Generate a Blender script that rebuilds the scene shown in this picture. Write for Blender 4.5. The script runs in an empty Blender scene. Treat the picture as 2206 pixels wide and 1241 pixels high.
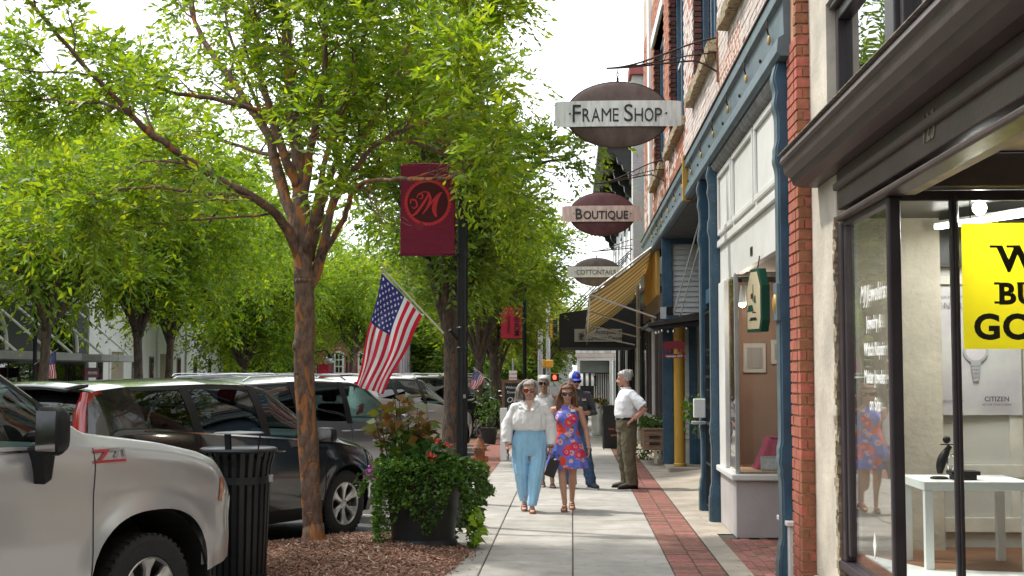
import bpy, bmesh, math, random
import numpy as np
from mathutils import Vector, Matrix, Quaternion
R = math.radians
SC = bpy.context.scene
COL = SC.collection
rng = random.Random(7)

# ---------------------------------------------------------------- camera
cam_d = bpy.data.cameras.new('camera')
cam = bpy.data.objects.new('camera', cam_d); COL.objects.link(cam)
cam.location = (0, 0, 1.75)
cam.rotation_euler = (R(90 + 3.66), 0, R(2.61))
cam_d.sensor_width = 36; cam_d.lens = 36 * 2850 / 2206
cam_d.clip_start = 0.05; cam_d.clip_end = 3000
SC.camera = cam

# ---------------------------------------------------------------- sky and sun
SUN_EL = R(57)
SUN_H = Vector((0.91, -0.41, 0)).normalized()          # way the light travels along the ground
w = bpy.data.worlds.new('World'); SC.world = w; w.use_nodes = True
nt = w.node_tree; nt.nodes.clear()
wo = nt.nodes.new('ShaderNodeOutputWorld'); bg = nt.nodes.new('ShaderNodeBackground')
sky = nt.nodes.new('ShaderNodeTexSky'); sky.sky_type = 'NISHITA'; sky.sun_disc = False
sky.sun_elevation = SUN_EL; sky.sun_rotation = math.atan2(-SUN_H.x, -SUN_H.y)
sky.air_density = 1.0; sky.dust_density = 2.5
tc = nt.nodes.new('ShaderNodeTexCoord')
mp = nt.nodes.new('ShaderNodeMapping'); mp.inputs['Scale'].default_value = (1.0, 1.0, 2.2)
nz = nt.nodes.new('ShaderNodeTexNoise'); nz.inputs['Scale'].default_value = 1.7
nz.inputs['Detail'].default_value = 7; nz.inputs['Roughness'].default_value = 0.55
cr = nt.nodes.new('ShaderNodeValToRGB')
cr.color_ramp.elements[0].position = 0.30; cr.color_ramp.elements[0].color = (0.62, 0.62, 0.62, 1)
cr.color_ramp.elements[1].position = 0.62; cr.color_ramp.elements[1].color = (0.97, 0.97, 0.97, 1)
mx = nt.nodes.new('ShaderNodeMix'); mx.data_type = 'RGBA'
mx.inputs[7].default_value = (9.6, 10.0, 10.5, 1)       # thin bright cloud
nt.links.new(tc.outputs['Generated'], mp.inputs['Vector']); nt.links.new(mp.outputs['Vector'], nz.inputs['Vector'])
nt.links.new(nz.outputs['Fac'], cr.inputs['Fac']); nt.links.new(cr.outputs['Color'], mx.inputs[0])
nt.links.new(sky.outputs['Color'], mx.inputs[6]); nt.links.new(mx.outputs[2], bg.inputs['Color'])
bg.inputs['Strength'].default_value = 0.15
nt.links.new(bg.outputs['Background'], wo.inputs['Surface'])

sun_d = bpy.data.lights.new('sun', 'SUN'); sun_d.energy = 2.7; sun_d.angle = R(2.2); sun_d.color = (1.0, 0.955, 0.88)
sun = bpy.data.objects.new('sun', sun_d); COL.objects.link(sun)
sd = Vector((SUN_H.x * math.cos(SUN_EL), SUN_H.y * math.cos(SUN_EL), -math.sin(SUN_EL)))
sun.rotation_euler = sd.to_track_quat('-Z', 'Y').to_euler(); sun.location = (-30, 20, 40)

SC.view_settings.view_transform = 'Standard'; SC.view_settings.look = 'None'
SC.view_settings.exposure = 0.66; SC.view_settings.gamma = 1.0
SC.render.engine = 'CYCLES'
cy = SC.cycles
cy.use_denoising = True
cy.max_bounces = 8; cy.diffuse_bounces = 3; cy.glossy_bounces = 4; cy.transmission_bounces = 6; cy.transparent_max_bounces = 12
cy.caustics_reflective = False; cy.caustics_refractive = False; cy.sample_clamp_indirect = 6.0

# ---------------------------------------------------------------- helpers
def tag(o, label=None, cat=None, group=None, kind=None):
    if label: o['label'] = label
    if cat: o['category'] = cat
    if group: o['group'] = group
    if kind: o['kind'] = kind
    return o

def thing(name, label, cat, loc=(0, 0, 0), rz=0.0, group=None):
    o = bpy.data.objects.new(name, None); COL.objects.link(o)
    o.location = loc; o.rotation_euler = (0, 0, rz); o.empty_display_size = 0.2
    return tag(o, label, cat, group)

def root_off(p):
    v = Vector((0, 0, 0))
    while p is not None:
        v += p.location; p = p.parent
    return v

def copy_tree(o, parent=None):
    c = o.copy(); COL.objects.link(c); c.parent = parent
    for ch in list(o.children): copy_tree(ch, c)
    return c

def link_mesh(name, me, mats=None, parent=None):
    if mats is not None and len(me.materials) == 0:
        for m in (mats if isinstance(mats, (list, tuple)) else [mats]): me.materials.append(m)
    o = bpy.data.objects.new(name, me); COL.objects.link(o); o.parent = parent
    return o

class MB:
    """collects shapes, build() links them as ONE mesh object"""
    def __init__(s): s.v = []; s.f = []; s.m = []; s.mi = 0
    def add(s, vs, fs):
        b = len(s.v); s.v += [tuple(p) for p in vs]
        for f in fs: s.f.append(tuple(b + i for i in f)); s.m.append(s.mi)
        return s
    def box(s, x0, x1, y0, y1, z0, z1):
        return s.add([(x0,y0,z0),(x1,y0,z0),(x1,y1,z0),(x0,y1,z0),(x0,y0,z1),(x1,y0,z1),(x1,y1,z1),(x0,y1,z1)],
                     [(0,3,2,1),(4,5,6,7),(0,1,5,4),(1,2,6,5),(2,3,7,6),(3,0,4,7)])
    def obox(s, c, size, M=None):
        c = Vector(c); hx, hy, hz = (k / 2 for k in size); M = M or Matrix.Identity(3)
        vs = [c + M @ Vector(p) for p in ((-hx,-hy,-hz),(hx,-hy,-hz),(hx,hy,-hz),(-hx,hy,-hz),(-hx,-hy,hz),(hx,-hy,hz),(hx,hy,hz),(-hx,hy,hz))]
        return s.add(vs, [(0,3,2,1),(4,5,6,7),(0,1,5,4),(1,2,6,5),(2,3,7,6),(3,0,4,7)])
    def bar(s, a, b, wd, ht, up=(0, 0, 1)):
        a, b = Vector(a), Vector(b); d = (b - a); L = d.length; d.normalize()
        u = Vector(up); x = d.cross(u)
        if x.length < 1e-4: x = d.cross(Vector((1, 0, 0)))
        x.normalize(); z = x.cross(d)
        M = Matrix((x, d, z)).transposed()
        return s.obox((a + b) / 2, (wd, L, ht), M)
    def tube(s, pts, rad, n=8, cap=True, sq=1.0):
        pts = [Vector(p) for p in pts]; k = len(pts)
        if not isinstance(rad, (list, tuple)): rad = [rad] * k
        prev = None; rings = []
        for i, p in enumerate(pts):
            t = (pts[min(i + 1, k - 1)] - pts[max(i - 1, 0)])
            if t.length < 1e-9: t = Vector((0, 0, 1))
            t.normalize()
            if prev is None:
                a = Vector((1, 0, 0)) if abs(t.x) < 0.8 else Vector((0, 1, 0))
                u = t.cross(a).normalized()
            else:
                u = prev - t * prev.dot(t)
                u = u.normalized() if u.length > 1e-6 else t.orthogonal().normalized()
            prev = u; v = t.cross(u)
            rings.append([p + (u * math.cos(2 * math.pi * j / n) + v * math.sin(2 * math.pi * j / n) * sq) * rad[i] for j in range(n)])
        vs = [q for r in rings for q in r]; fs = []
        for i in range(k - 1):
            for j in range(n):
                fs.append((i * n + j, i * n + (j + 1) % n, (i + 1) * n + (j + 1) % n, (i + 1) * n + j))
        if cap:
            fs.append(tuple(reversed(range(n)))); fs.append(tuple((k - 1) * n + j for j in range(n)))
        return s.add(vs, fs)
    def cyl(s, a, b, r0, r1=None, n=12): return s.tube([a, b], [r0, r0 if r1 is None else r1], n)
    def rings(s, rings, cap0=True, cap1=True, closed=True):
        n = len(rings[0]); k = len(rings); vs = [q for r in rings for q in r]; fs = []
        for i in range(k - 1):
            for j in range(n if closed else n - 1):
                fs.append((i * n + j, i * n + (j + 1) % n, (i + 1) * n + (j + 1) % n, (i + 1) * n + j))
        if cap0: fs.append(tuple(reversed(range(n))))
        if cap1: fs.append(tuple((k - 1) * n + j for j in range(n)))
        return s.add(vs, fs)
    def lathe(s, prof, c=(0, 0, 0), n=24, axis='z', cap=True):
        rs = []
        for r, h in prof:
            ring = []
            for j in range(n):
                a = 2 * math.pi * j / n; p = (r * math.cos(a), r * math.sin(a), h)
                if axis == 'y': p = (p[0], h, p[1])
                if axis == 'x': p = (h, p[0], p[1])
                ring.append((p[0] + c[0], p[1] + c[1], p[2] + c[2]))
            rs.append(ring)
        return s.rings(rs, cap, cap)
    def prism(s, poly, lo, hi, axis='y'):
        """poly: 2-D outline; axis y: poly is (x,z); axis x: (y,z); axis z: (x,y)"""
        def P(a, b, h): return {'y': (a, h, b), 'x': (h, a, b), 'z': (a, b, h)}[axis]
        n = len(poly)
        vs = [P(a, b, lo) for a, b in poly] + [P(a, b, hi) for a, b in poly]
        fs = [tuple(range(n)), tuple(reversed(range(n, 2 * n)))] + [(i, i + n, (i + 1) % n + n, (i + 1) % n) for i in range(n)]
        return s.add(vs, fs)
    def ell(s, c, r, n=16, m=10, M=None):
        vs = []; fs = []; c = Vector(c); M = M or Matrix.Identity(3)
        for i in range(m + 1):
            th = math.pi * i / m
            for j in range(n):
                ph = 2 * math.pi * j / n
                vs.append(c + M @ Vector((r[0] * math.sin(th) * math.cos(ph), r[1] * math.sin(th) * math.sin(ph), r[2] * math.cos(th))))
        for i in range(m):
            for j in range(n):
                fs.append((i * n + j, (i + 1) * n + j, (i + 1) * n + (j + 1) % n, i * n + (j + 1) % n))
        return s.add(vs, fs)
    def grid(s, fn, nu, nv):
        vs = [fn(i / nu, j / nv) for j in range(nv + 1) for i in range(nu + 1)]
        fs = [(j * (nu + 1) + i, j * (nu + 1) + i + 1, (j + 1) * (nu + 1) + i + 1, (j + 1) * (nu + 1) + i) for j in range(nv) for i in range(nu)]
        return s.add(vs, fs)
    def mesh(s, name, mats, smooth=False, angle=40, fix=True):
        me = bpy.data.meshes.new(name)
        me.from_pydata(s.v, [], s.f)
        for m in (mats if isinstance(mats, (list, tuple)) else [mats]): me.materials.append(m)
        if any(s.m): me.polygons.foreach_set('material_index', s.m)
        if fix:
            bm = bmesh.new(); bm.from_mesh(me); bmesh.ops.remove_doubles(bm, verts=bm.verts, dist=1e-6)
            bmesh.ops.recalc_face_normals(bm, faces=bm.faces); bm.to_mesh(me); bm.free()
        if smooth:
            me.polygons.foreach_set('use_smooth', [True] * len(me.polygons))
            if angle: me.set_sharp_from_angle(angle=R(angle))
        me.update()
        return me
    def build(s, name, mats, parent=None, smooth=False, angle=40, bevel=0.0, local=False, fix=True):
        me = s.mesh(name, mats, smooth, angle, fix)
        if parent is not None and not local:
            me.transform(Matrix.Translation(-root_off(parent)))
        o = link_mesh(name, me, None, parent)
        if bevel:
            b = o.modifiers.new('b', 'BEVEL'); b.width = bevel; b.segments = 2; b.limit_method = 'ANGLE'; b.angle_limit = R(35)
        return o

def box(name, mats, parent, x0, x1, y0, y1, z0, z1, bevel=0.0, local=False):
    return MB().box(x0, x1, y0, y1, z0, z1).build(name, mats, parent, bevel=bevel, local=local)

def text(name, body, size, mat, parent, origin, xdir, zdir, extrude=0.002, bold=0.0, align='CENTER', sx=1.0, local=False, shear=0.0, sp=1.0, fit=None):
    """flat lettering: origin is a point of the baseline, xdir the reading direction, zdir up"""
    c = bpy.data.curves.new(name, 'FONT'); c.body = body; c.size = size; c.extrude = extrude; c.offset = bold
    c.align_x = align; c.resolution_u = 4; c.shear = shear; c.space_character = sp; c.fill_mode = 'BOTH'
    c.materials.append(mat)
    o = bpy.data.objects.new(name, c); COL.objects.link(o); o.parent = parent
    x = Vector(xdir).normalized(); y = Vector(zdir).normalized(); z = x.cross(y)
    M = Matrix((x, y, z)).transposed().to_4x4() @ Matrix.Diagonal((sx, 1, 1, 1))
    loc = Vector(origin)
    if parent is not None and not local: loc = loc - root_off(parent)
    o.matrix_local = Matrix.Translation(loc) @ M
    FONTS.append((o, fit, align))
    return o
FONTS = []

# ---------------------------------------------------------------- materials
_M = {}
def N(t, k, **kw):
    n = t.nodes.new(k)
    for a, v in kw.items():
        if a.startswith('i_'): n.inputs[a[2:].replace('_', ' ')].default_value = v
        else: setattr(n, a, v)
    return n

def pm(name, col, rough=0.6, metal=0.0, var=0.12, scale=6.0, bump=0.05, bscale=60.0, coat=0.0, spec=0.5, col2=None, fac=(0.35, 0.7), obj_rand=0.0, chips=None, stretch=None, bdist=0.01):
    if name in _M: return _M[name]
    m = bpy.data.materials.new(name); m.use_nodes = True; t = m.node_tree; b = t.nodes['Principled BSDF']
    b.inputs['Roughness'].default_value = rough; b.inputs['Metallic'].default_value = metal
    b.inputs['Coat Weight'].default_value = coat; b.inputs['Coat Roughness'].default_value = 0.04
    b.inputs['Specular IOR Level'].default_value = spec
    tcn = N(t, 'ShaderNodeTexCoord'); vec = tcn.outputs['Object']
    if stretch:
        mpn = N(t, 'ShaderNodeMapping'); mpn.inputs['Scale'].default_value = stretch
        t.links.new(vec, mpn.inputs['Vector']); vec = mpn.outputs['Vector']
    if obj_rand:
        oi = N(t, 'ShaderNodeObjectInfo'); ad = N(t, 'ShaderNodeVectorMath', operation='ADD'); sc_ = N(t, 'ShaderNodeVectorMath', operation='SCALE')
        cb = N(t, 'ShaderNodeCombineXYZ'); t.links.new(oi.outputs['Random'], cb.inputs[0]); t.links.new(oi.outputs['Random'], cb.inputs[1])
        t.links.new(cb.outputs[0], sc_.inputs[0]); sc_.inputs['Scale'].default_value = 37.0
        t.links.new(vec, ad.inputs[0]); t.links.new(sc_.outputs[0], ad.inputs[1]); vec = ad.outputs[0]
    nz = N(t, 'ShaderNodeTexNoise'); nz.inputs['Scale'].default_value = scale; nz.inputs['Detail'].default_value = 6; nz.inputs['Roughness'].default_value = 0.6
    t.links.new(vec, nz.inputs['Vector'])
    rp = N(t, 'ShaderNodeValToRGB'); e = rp.color_ramp.elements
    e[0].position, e[1].position = fac
    c = Vector(col[:3])
    if col2 is None: a0, a1 = c * (1 - var), c * (1 + var)
    else: a0, a1 = c, Vector(col2[:3])
    e[0].color = (*a0, 1); e[1].color = (*a1, 1)
    t.links.new(nz.outputs['Fac'], rp.inputs['Fac']); out = rp.outputs['Color']
    if obj_rand:
        hs = N(t, 'ShaderNodeHueSaturation'); mr = N(t, 'ShaderNodeMapRange')
        mr.inputs['To Min'].default_value = 1 - obj_rand; mr.inputs['To Max'].default_value = 1 + obj_rand
        t.links.new(oi.outputs['Random'], mr.inputs['Value']); t.links.new(mr.outputs['Result'], hs.inputs['Value'])
        mr2 = N(t, 'ShaderNodeMapRange'); mr2.inputs['To Min'].default_value = 0.5 + obj_rand * 0.06; mr2.inputs['To Max'].default_value = 0.5 - obj_rand * 0.06
        t.links.new(oi.outputs['Random'], mr2.inputs['Value']); t.links.new(mr2.outputs['Result'], hs.inputs['Hue'])
        t.links.new(out, hs.inputs['Color']); out = hs.outputs['Color']
    for sc2, lo2, hi2, ccol in (chips or ()):
        n3 = N(t, 'ShaderNodeTexNoise'); n3.inputs['Scale'].default_value = sc2; n3.inputs['Detail'].default_value = 8; n3.inputs['Roughness'].default_value = .7
        t.links.new(vec, n3.inputs['Vector']); m3 = N(t, 'ShaderNodeMapRange'); m3.inputs['From Min'].default_value = lo2; m3.inputs['From Max'].default_value = hi2
        t.links.new(n3.outputs['Fac'], m3.inputs['Value']); x3 = N(t, 'ShaderNodeMix', data_type='RGBA'); x3.inputs[7].default_value = (*ccol, 1)
        t.links.new(m3.outputs['Result'], x3.inputs[0]); t.links.new(out, x3.inputs[6]); out = x3.outputs[2]
    t.links.new(out, b.inputs['Base Color'])
    if bump:
        nb = N(t, 'ShaderNodeTexNoise'); nb.inputs['Scale'].default_value = bscale; nb.inputs['Detail'].default_value = 5
        t.links.new(vec, nb.inputs['Vector'])
        bp = N(t, 'ShaderNodeBump'); bp.inputs['Strength'].default_value = min(1.0, bump * 4); bp.inputs['Distance'].default_value = bdist
        t.links.new(nb.outputs['Fac'], bp.inputs['Height']); t.links.new(bp.outputs['Normal'], b.inputs['Normal'])
    if rough > 0.15:
        mr3 = N(t, 'ShaderNodeMapRange'); mr3.inputs['To Min'].default_value = rough * 0.85; mr3.inputs['To Max'].default_value = min(1, rough * 1.15)
        t.links.new(nz.outputs['Fac'], mr3.inputs['Value']); t.links.new(mr3.outputs['Result'], b.inputs['Roughness'])
    _M[name] = m
    return m

def glass(name, tint=(0.97, 0.985, 0.98), dark=0.0, f0=0.045, rough=0.0, refl=1.0, dcol=(0.01, 0.012, 0.012)):
    """thin pane: facing-angle reflection over a tinted see-through"""
    if name in _M: return _M[name]
    m = bpy.data.materials.new(name); m.use_nodes = True; t = m.node_tree
    for n in list(t.nodes):
        if n.type != 'OUTPUT_MATERIAL': t.nodes.remove(n)
    o = [n for n in t.nodes if n.type == 'OUTPUT_MATERIAL'][0]
    tr = N(t, 'ShaderNodeBsdfTransparent'); tr.inputs['Color'].default_value = (*tint, 1)
    gl = N(t, 'ShaderNodeBsdfGlossy'); gl.inputs['Roughness'].default_value = rough; gl.inputs['Color'].default_value = (refl, refl, refl, 1)
    lw = N(t, 'ShaderNodeLayerWeight'); lw.inputs['Blend'].default_value = 0.5
    pw = N(t, 'ShaderNodeMath', operation='POWER'); pw.inputs[1].default_value = 5.0
    ma = N(t, 'ShaderNodeMath', operation='MULTIPLY_ADD'); ma.inputs[1].default_value = 1 - f0; ma.inputs[2].default_value = f0
    tcn = N(t, 'ShaderNodeTexCoord'); nb = N(t, 'ShaderNodeTexNoise'); nb.inputs['Scale'].default_value = 1.3; nb.inputs['Detail'].default_value = 1
    bp = N(t, 'ShaderNodeBump'); bp.inputs['Strength'].default_value = 0.05; bp.inputs['Distance'].default_value = 0.05
    t.links.new(tcn.outputs['Object'], nb.inputs['Vector']); t.links.new(nb.outputs['Fac'], bp.inputs['Height'])
    t.links.new(bp.outputs['Normal'], gl.inputs['Normal'])
    t.links.new(lw.outputs['Facing'], pw.inputs[0]); t.links.new(pw.outputs[0], ma.inputs[0])
    ms = N(t, 'ShaderNodeMixShader'); t.links.new(ma.outputs[0], ms.inputs['Fac'])
    base = tr
    if dark:
        df = N(t, 'ShaderNodeBsdfDiffuse'); df.inputs['Color'].default_value = (*dcol, 1)
        m2 = N(t, 'ShaderNodeMixShader'); m2.inputs['Fac'].default_value = dark
        t.links.new(tr.outputs[0], m2.inputs[1]); t.links.new(df.outputs[0], m2.inputs[2]); base = m2
    t.links.new(base.outputs[0], ms.inputs[1]); t.links.new(gl.outputs[0], ms.inputs[2]); t.links.new(ms.outputs[0], o.inputs['Surface'])
    _M[name] = m
    return m

def emis(name, col, strength):
    if name in _M: return _M[name]
    m = bpy.data.materials.new(name); m.use_nodes = True; b = m.node_tree.nodes['Principled BSDF']
    b.inputs['Base Color'].default_value = (*col, 1); b.inputs['Emission Color'].default_value = (*col, 1); b.inputs['Emission Strength'].default_value = strength
    _M[name] = m; return m

def leafmat(name, trans=0.45, rough=0.45, gain=1.0):
    """leaf: per-leaf colour attribute, diffuse + translucent + a little gloss"""
    if name in _M: return _M[name]
    m = bpy.data.materials.new(name); m.use_nodes = True; t = m.node_tree; b = t.nodes['Principled BSDF']
    o = [n for n in t.nodes if n.type == 'OUTPUT_MATERIAL'][0]
    at = N(t, 'ShaderNodeAttribute', attribute_name='Col')
    t.links.new(at.outputs['Color'], b.inputs['Base Color']); b.inputs['Roughness'].default_value = rough; b.inputs['Specular IOR Level'].default_value = 0.35
    tr = N(t, 'ShaderNodeBsdfTranslucent')
    ga = N(t, 'ShaderNodeMix', data_type='RGBA', blend_type='MULTIPLY'); ga.inputs[0].default_value = 1.0
    ga.inputs[7].default_value = (1.85 * gain, 1.55 * gain, 0.5 * gain, 1); t.links.new(at.outputs['Color'], ga.inputs[6]); t.links.new(ga.outputs[2], tr.inputs['Color'])
    ms = N(t, 'ShaderNodeMixShader'); ms.inputs['Fac'].default_value = trans
    t.links.new(b.outputs[0], ms.inputs[1]); t.links.new(tr.outputs[0], ms.inputs[2]); t.links.new(ms.outputs[0], o.inputs['Surface'])
    _M[name] = m; return m

def attrmat(name, rough=0.7, attr='Col', trans=0.0, bump=0.0, bscale=200):
    if name in _M: return _M[name]
    m = bpy.data.materials.new(name); m.use_nodes = True; t = m.node_tree; b = t.nodes['Principled BSDF']
    o = [n for n in t.nodes if n.type == 'OUTPUT_MATERIAL'][0]
    at = N(t, 'ShaderNodeAttribute', attribute_name=attr); t.links.new(at.outputs['Color'], b.inputs['Base Color']); b.inputs['Roughness'].default_value = rough
    if bump:
        nb = N(t, 'ShaderNodeTexNoise'); nb.inputs['Scale'].default_value = bscale; bp = N(t, 'ShaderNodeBump'); bp.inputs['Strength'].default_value = bump; bp.inputs['Distance'].default_value = 0.01
        t.links.new(nb.outputs['Fac'], bp.inputs['Height']); t.links.new(bp.outputs['Normal'], b.inputs['Normal'])
    if trans:
        tr = N(t, 'ShaderNodeBsdfTranslucent'); t.links.new(at.outputs['Color'], tr.inputs['Color'])
        ms = N(t, 'ShaderNodeMixShader'); ms.inputs['Fac'].default_value = trans
        t.links.new(b.outputs[0], ms.inputs[1]); t.links.new(tr.outputs[0], ms.inputs[2]); t.links.new(ms.outputs[0], o.inputs['Surface'])
    _M[name] = m; return m

# the palette
CONC = pm('concrete', (0.375, 0.352, 0.315), 0.85, var=0.20, scale=2.2, bump=0.06, bscale=90, obj_rand=0.10, bdist=0.004, chips=((130, .55, .75, (.20, .19, .17)), (5.5, .57, .78, (.18, .165, .14)), (16, .685, .71, (.12, .11, .10)), (1.6, .55, .75, (.24, .225, .195))))
CONC_L = pm('concrete_light', (0.37, 0.32, 0.255), 0.85, var=0.28, scale=1.9, bump=0.07, bscale=60, bdist=0.006, chips=((120, .55, .75, (.25, .22, .17)), (3.5, .58, .8, (.24, .2, .15))))
JOINT = pm('joint_dirt', (0.055, 0.05, 0.042), 0.95, bump=0.0)
KERB = pm('kerb_concrete', (0.36, 0.35, 0.32), 0.85, var=0.2, scale=5, bump=0.06)
ASPH = pm('asphalt', (0.062, 0.062, 0.064), 0.9, var=0.3, scale=1.2, bump=0.10, bscale=160)
PAVER = pm('paving_brick', (0.25, 0.105, 0.078), 0.8, var=0.32, scale=16, bump=0.08, bscale=120, obj_rand=0.32, bdist=0.004)
BRICK = pm('wall_brick', (0.34, 0.115, 0.065), 0.85, var=0.22, scale=18, bump=0.10, bscale=90, obj_rand=0.25, bdist=0.006)
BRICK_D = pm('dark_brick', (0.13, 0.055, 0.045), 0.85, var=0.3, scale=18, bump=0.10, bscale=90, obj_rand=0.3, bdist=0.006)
BRICK_W = pm('worn_painted_brick', (0.44, 0.16, 0.09), 0.85, scale=1.6, bump=0.10, bscale=80, col2=(0.72, 0.66, 0.60), fac=(0.42, 0.60), bdist=0.006)
MORTAR = pm('mortar', (0.45, 0.36, 0.28), 0.9, var=0.2, scale=9, bump=0.08)
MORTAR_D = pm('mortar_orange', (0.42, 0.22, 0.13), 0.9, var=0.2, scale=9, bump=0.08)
WHITEP = pm('white_paint', (0.70, 0.69, 0.66), 0.5, var=0.07, scale=2.2, bump=0.03, bscale=30, chips=((4, .58, .85, (.52, .50, .46)), (40, .70, .73, (.40, .37, .33))))
WHITEB = pm('white_painted_brick', (0.72, 0.72, 0.70), 0.6, var=0.1, scale=3, bump=0.05)
STUCCO = pm('cream_stucco', (0.52, 0.47, 0.39), 0.85, var=0.22, scale=2.2, bump=0.12, bscale=26, bdist=0.012, chips=((7, .60, .75, (.42, .36, .27)),))
PINKST = pm('grey_stucco', (0.46, 0.43, 0.42), 0.8, var=0.08, scale=3, bump=0.06, bscale=70)
BLUEP = pm('blue_paint', (0.030, 0.080, 0.130), 0.42, var=0.25, scale=5, bump=0.07, bscale=45, bdist=0.006, chips=((34, .63, .66, (.20, .23, .25)), (6, .55, .80, (.045, .05, .055)), (90, .66, .70, (.012, .02, .03))))
BLUEP_L = pm('faded_blue_paint', (0.095, 0.135, 0.155), 0.5, var=0.25, scale=4, bump=0.05, bscale=40, chips=((28, .64, .70, (.30, .31, .31)), (5, .58, .8, (.06, .06, .06))))
BROWNP = pm('dark_brown_paint', (0.066, 0.046, 0.043), 0.45, var=0.25, scale=6, bump=0.05, bscale=40)
PURPLEP = pm('purple_brown_frame', (0.040, 0.030, 0.035), 0.35, var=0.2, scale=5, bump=0.02)
BLACKP = pm('black_paint', (0.012, 0.012, 0.013), 0.35, var=0.3, scale=6, bump=0.02)
BLACKM = pm('black_metal', (0.016, 0.017, 0.019), 0.38, 0.3, var=0.3, scale=8, bump=0.02)
IRON = pm('rusty_iron', (0.045, 0.026, 0.020), 0.7, 0.4, var=0.5, scale=14, bump=0.06)
GOLDP = pm('gold_paint', (0.50, 0.31, 0.09), 0.4, 0.3, var=0.2, scale=12)
MUSTARD = pm('mustard_paint', (0.46, 0.26, 0.035), 0.45, var=0.08, scale=3)
STEEL = pm('galvanised_steel', (0.55, 0.57, 0.58), 0.4, 0.75, var=0.12, scale=9, bump=0.02)
CHROME = pm('chrome', (0.75, 0.75, 0.76), 0.12, 1.0, var=0.03, bump=0)
STONE = pm('rough_stone', (0.42, 0.33, 0.20), 0.9, scale=22, bump=0.25, bscale=22, col2=(0.10, 0.08, 0.06), fac=(0.48, 0.66), bdist=0.03)
WOOD = pm('brown_wood', (0.20, 0.115, 0.065), 0.65, var=0.3, scale=7, bump=0.08, bscale=30, stretch=(1, 1, 6))
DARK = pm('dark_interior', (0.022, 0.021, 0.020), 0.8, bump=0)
GLASS = glass('shop_glass', (0.955, 0.975, 0.965), f0=.035)
GLASS_R = glass('upper_window_glass', (0.5, 0.55, 0.55), dark=0.6, f0=.42)
GLASS_B = glass('far_window_glass', (0.4, 0.45, 0.45), dark=0.75, f0=.12)
WHITEPL = pm('white_plastic', (0.78, 0.78, 0.76), 0.4, var=0.02, bump=0)
BLACKPL = pm('black_plastic', (0.014, 0.014, 0.015), 0.42, var=0.1, bump=0.02, spec=0.22)
REDP = pm('red_paint', (0.17, 0.010, 0.018), 0.5, var=0.1)
# ================================================================ ground, road, sidewalk
def sheet(name, mat, x0, x1, y0, y1, z, kind='structure', n=1):
    m = MB().grid(lambda u, v: (x0 + (x1 - x0) * u, y0 + (y1 - y0) * v, z), n, n)
    return tag(m.build(name, mat), kind=kind)
sheet('ground', pm('far_ground', (0.10, 0.12, 0.06), 0.95, var=0.3, scale=0.2), -900, 900, -300, 1800, -0.13)
sheet('road', ASPH, -17.0, 2.5, -60, 130, -0.10)
sheet('cross_road', ASPH, -90, 60, 62, 74, -0.096)
# stall lines painted on the asphalt
WLINE = pm('road_paint', (0.62, 0.62, 0.58), 0.7, var=0.2, scale=12)

KPTS = [(-2.05, -30.0)]
for Y0 in (10.05, 16.05, 22.4, 30.9, 36.5, 43.0, 49.0):
    KPTS += [(-2.05, Y0), (-3.40, Y0 + .7), (-3.56, Y0 + 1.5), (-3.3, Y0 + 2.4), (-2.28, Y0 + 4.6), (-2.0, Y0 + 5.1)]
KPTS += [(-2.05, 61.0)]
sw = MB().prism([(x + .15, y) for x, y in KPTS] + [(1.98, 61.0), (1.98, -30.0)], -0.30, -0.010, 'z')
sidewalk = tag(sw.build('sidewalk', JOINT), kind='structure')
kb = MB()
for (xa, ya), (xb, yb) in zip(KPTS[:-1], KPTS[1:]):
    kb.add([(xa, ya, -.3), (xb, yb, -.3), (xb, yb, -.015), (xa, ya, -.015), (xa + .015, ya, .004), (xb + .015, yb, .004), (xb + .15, yb, .004), (xa + .15, ya, .004)],
           [(0, 1, 2, 3), (3, 2, 5, 4), (4, 5, 6, 7)])
tag(kb.build('kerb', KERB), kind='structure')

# concrete slabs, each its own piece, laid either side of the long joint
def slab_mesh(wd, ln):
    m = MB(); b = .006
    m.add([(-wd/2, -ln/2, -.08), (wd/2, -ln/2, -.08), (wd/2, ln/2, -.08), (-wd/2, ln/2, -.08),
           (-wd/2, -ln/2, -b), (wd/2, -ln/2, -b), (wd/2, ln/2, -b), (-wd/2, ln/2, -b),
           (-wd/2 + b, -ln/2 + b, 0), (wd/2 - b, -ln/2 + b, 0), (wd/2 - b, ln/2 - b, 0), (-wd/2 + b, ln/2 - b, 0)],
          [(0, 1, 5, 4), (1, 2, 6, 5), (2, 3, 7, 6), (3, 0, 4, 7), (4, 5, 9, 8), (5, 6, 10, 9), (6, 7, 11, 10), (7, 4, 8, 11), (8, 9, 10, 11)])
    return m.mesh('paving_slab', CONC, smooth=False)
COLS = [(-2.0, -.82, .9), (-.82, 0.0, .87), (0.0, .888, .87)]
for x0, x1, ln in COLS:
    me = slab_mesh(x1 - x0 - .012, ln - .006)
    k = 0; y = 12.4 - ln * 10
    while y < 60:
        o = link_mesh('paving_slab', me, None, sidewalk); o.location = ((x0 + x1) / 2, y + ln / 2, rng.uniform(-.0018, .0012))
        o.rotation_euler = (rng.uniform(-.0012, .0012), rng.uniform(-.0012, .0012), rng.choice((0, math.pi)))
        y += ln

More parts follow.
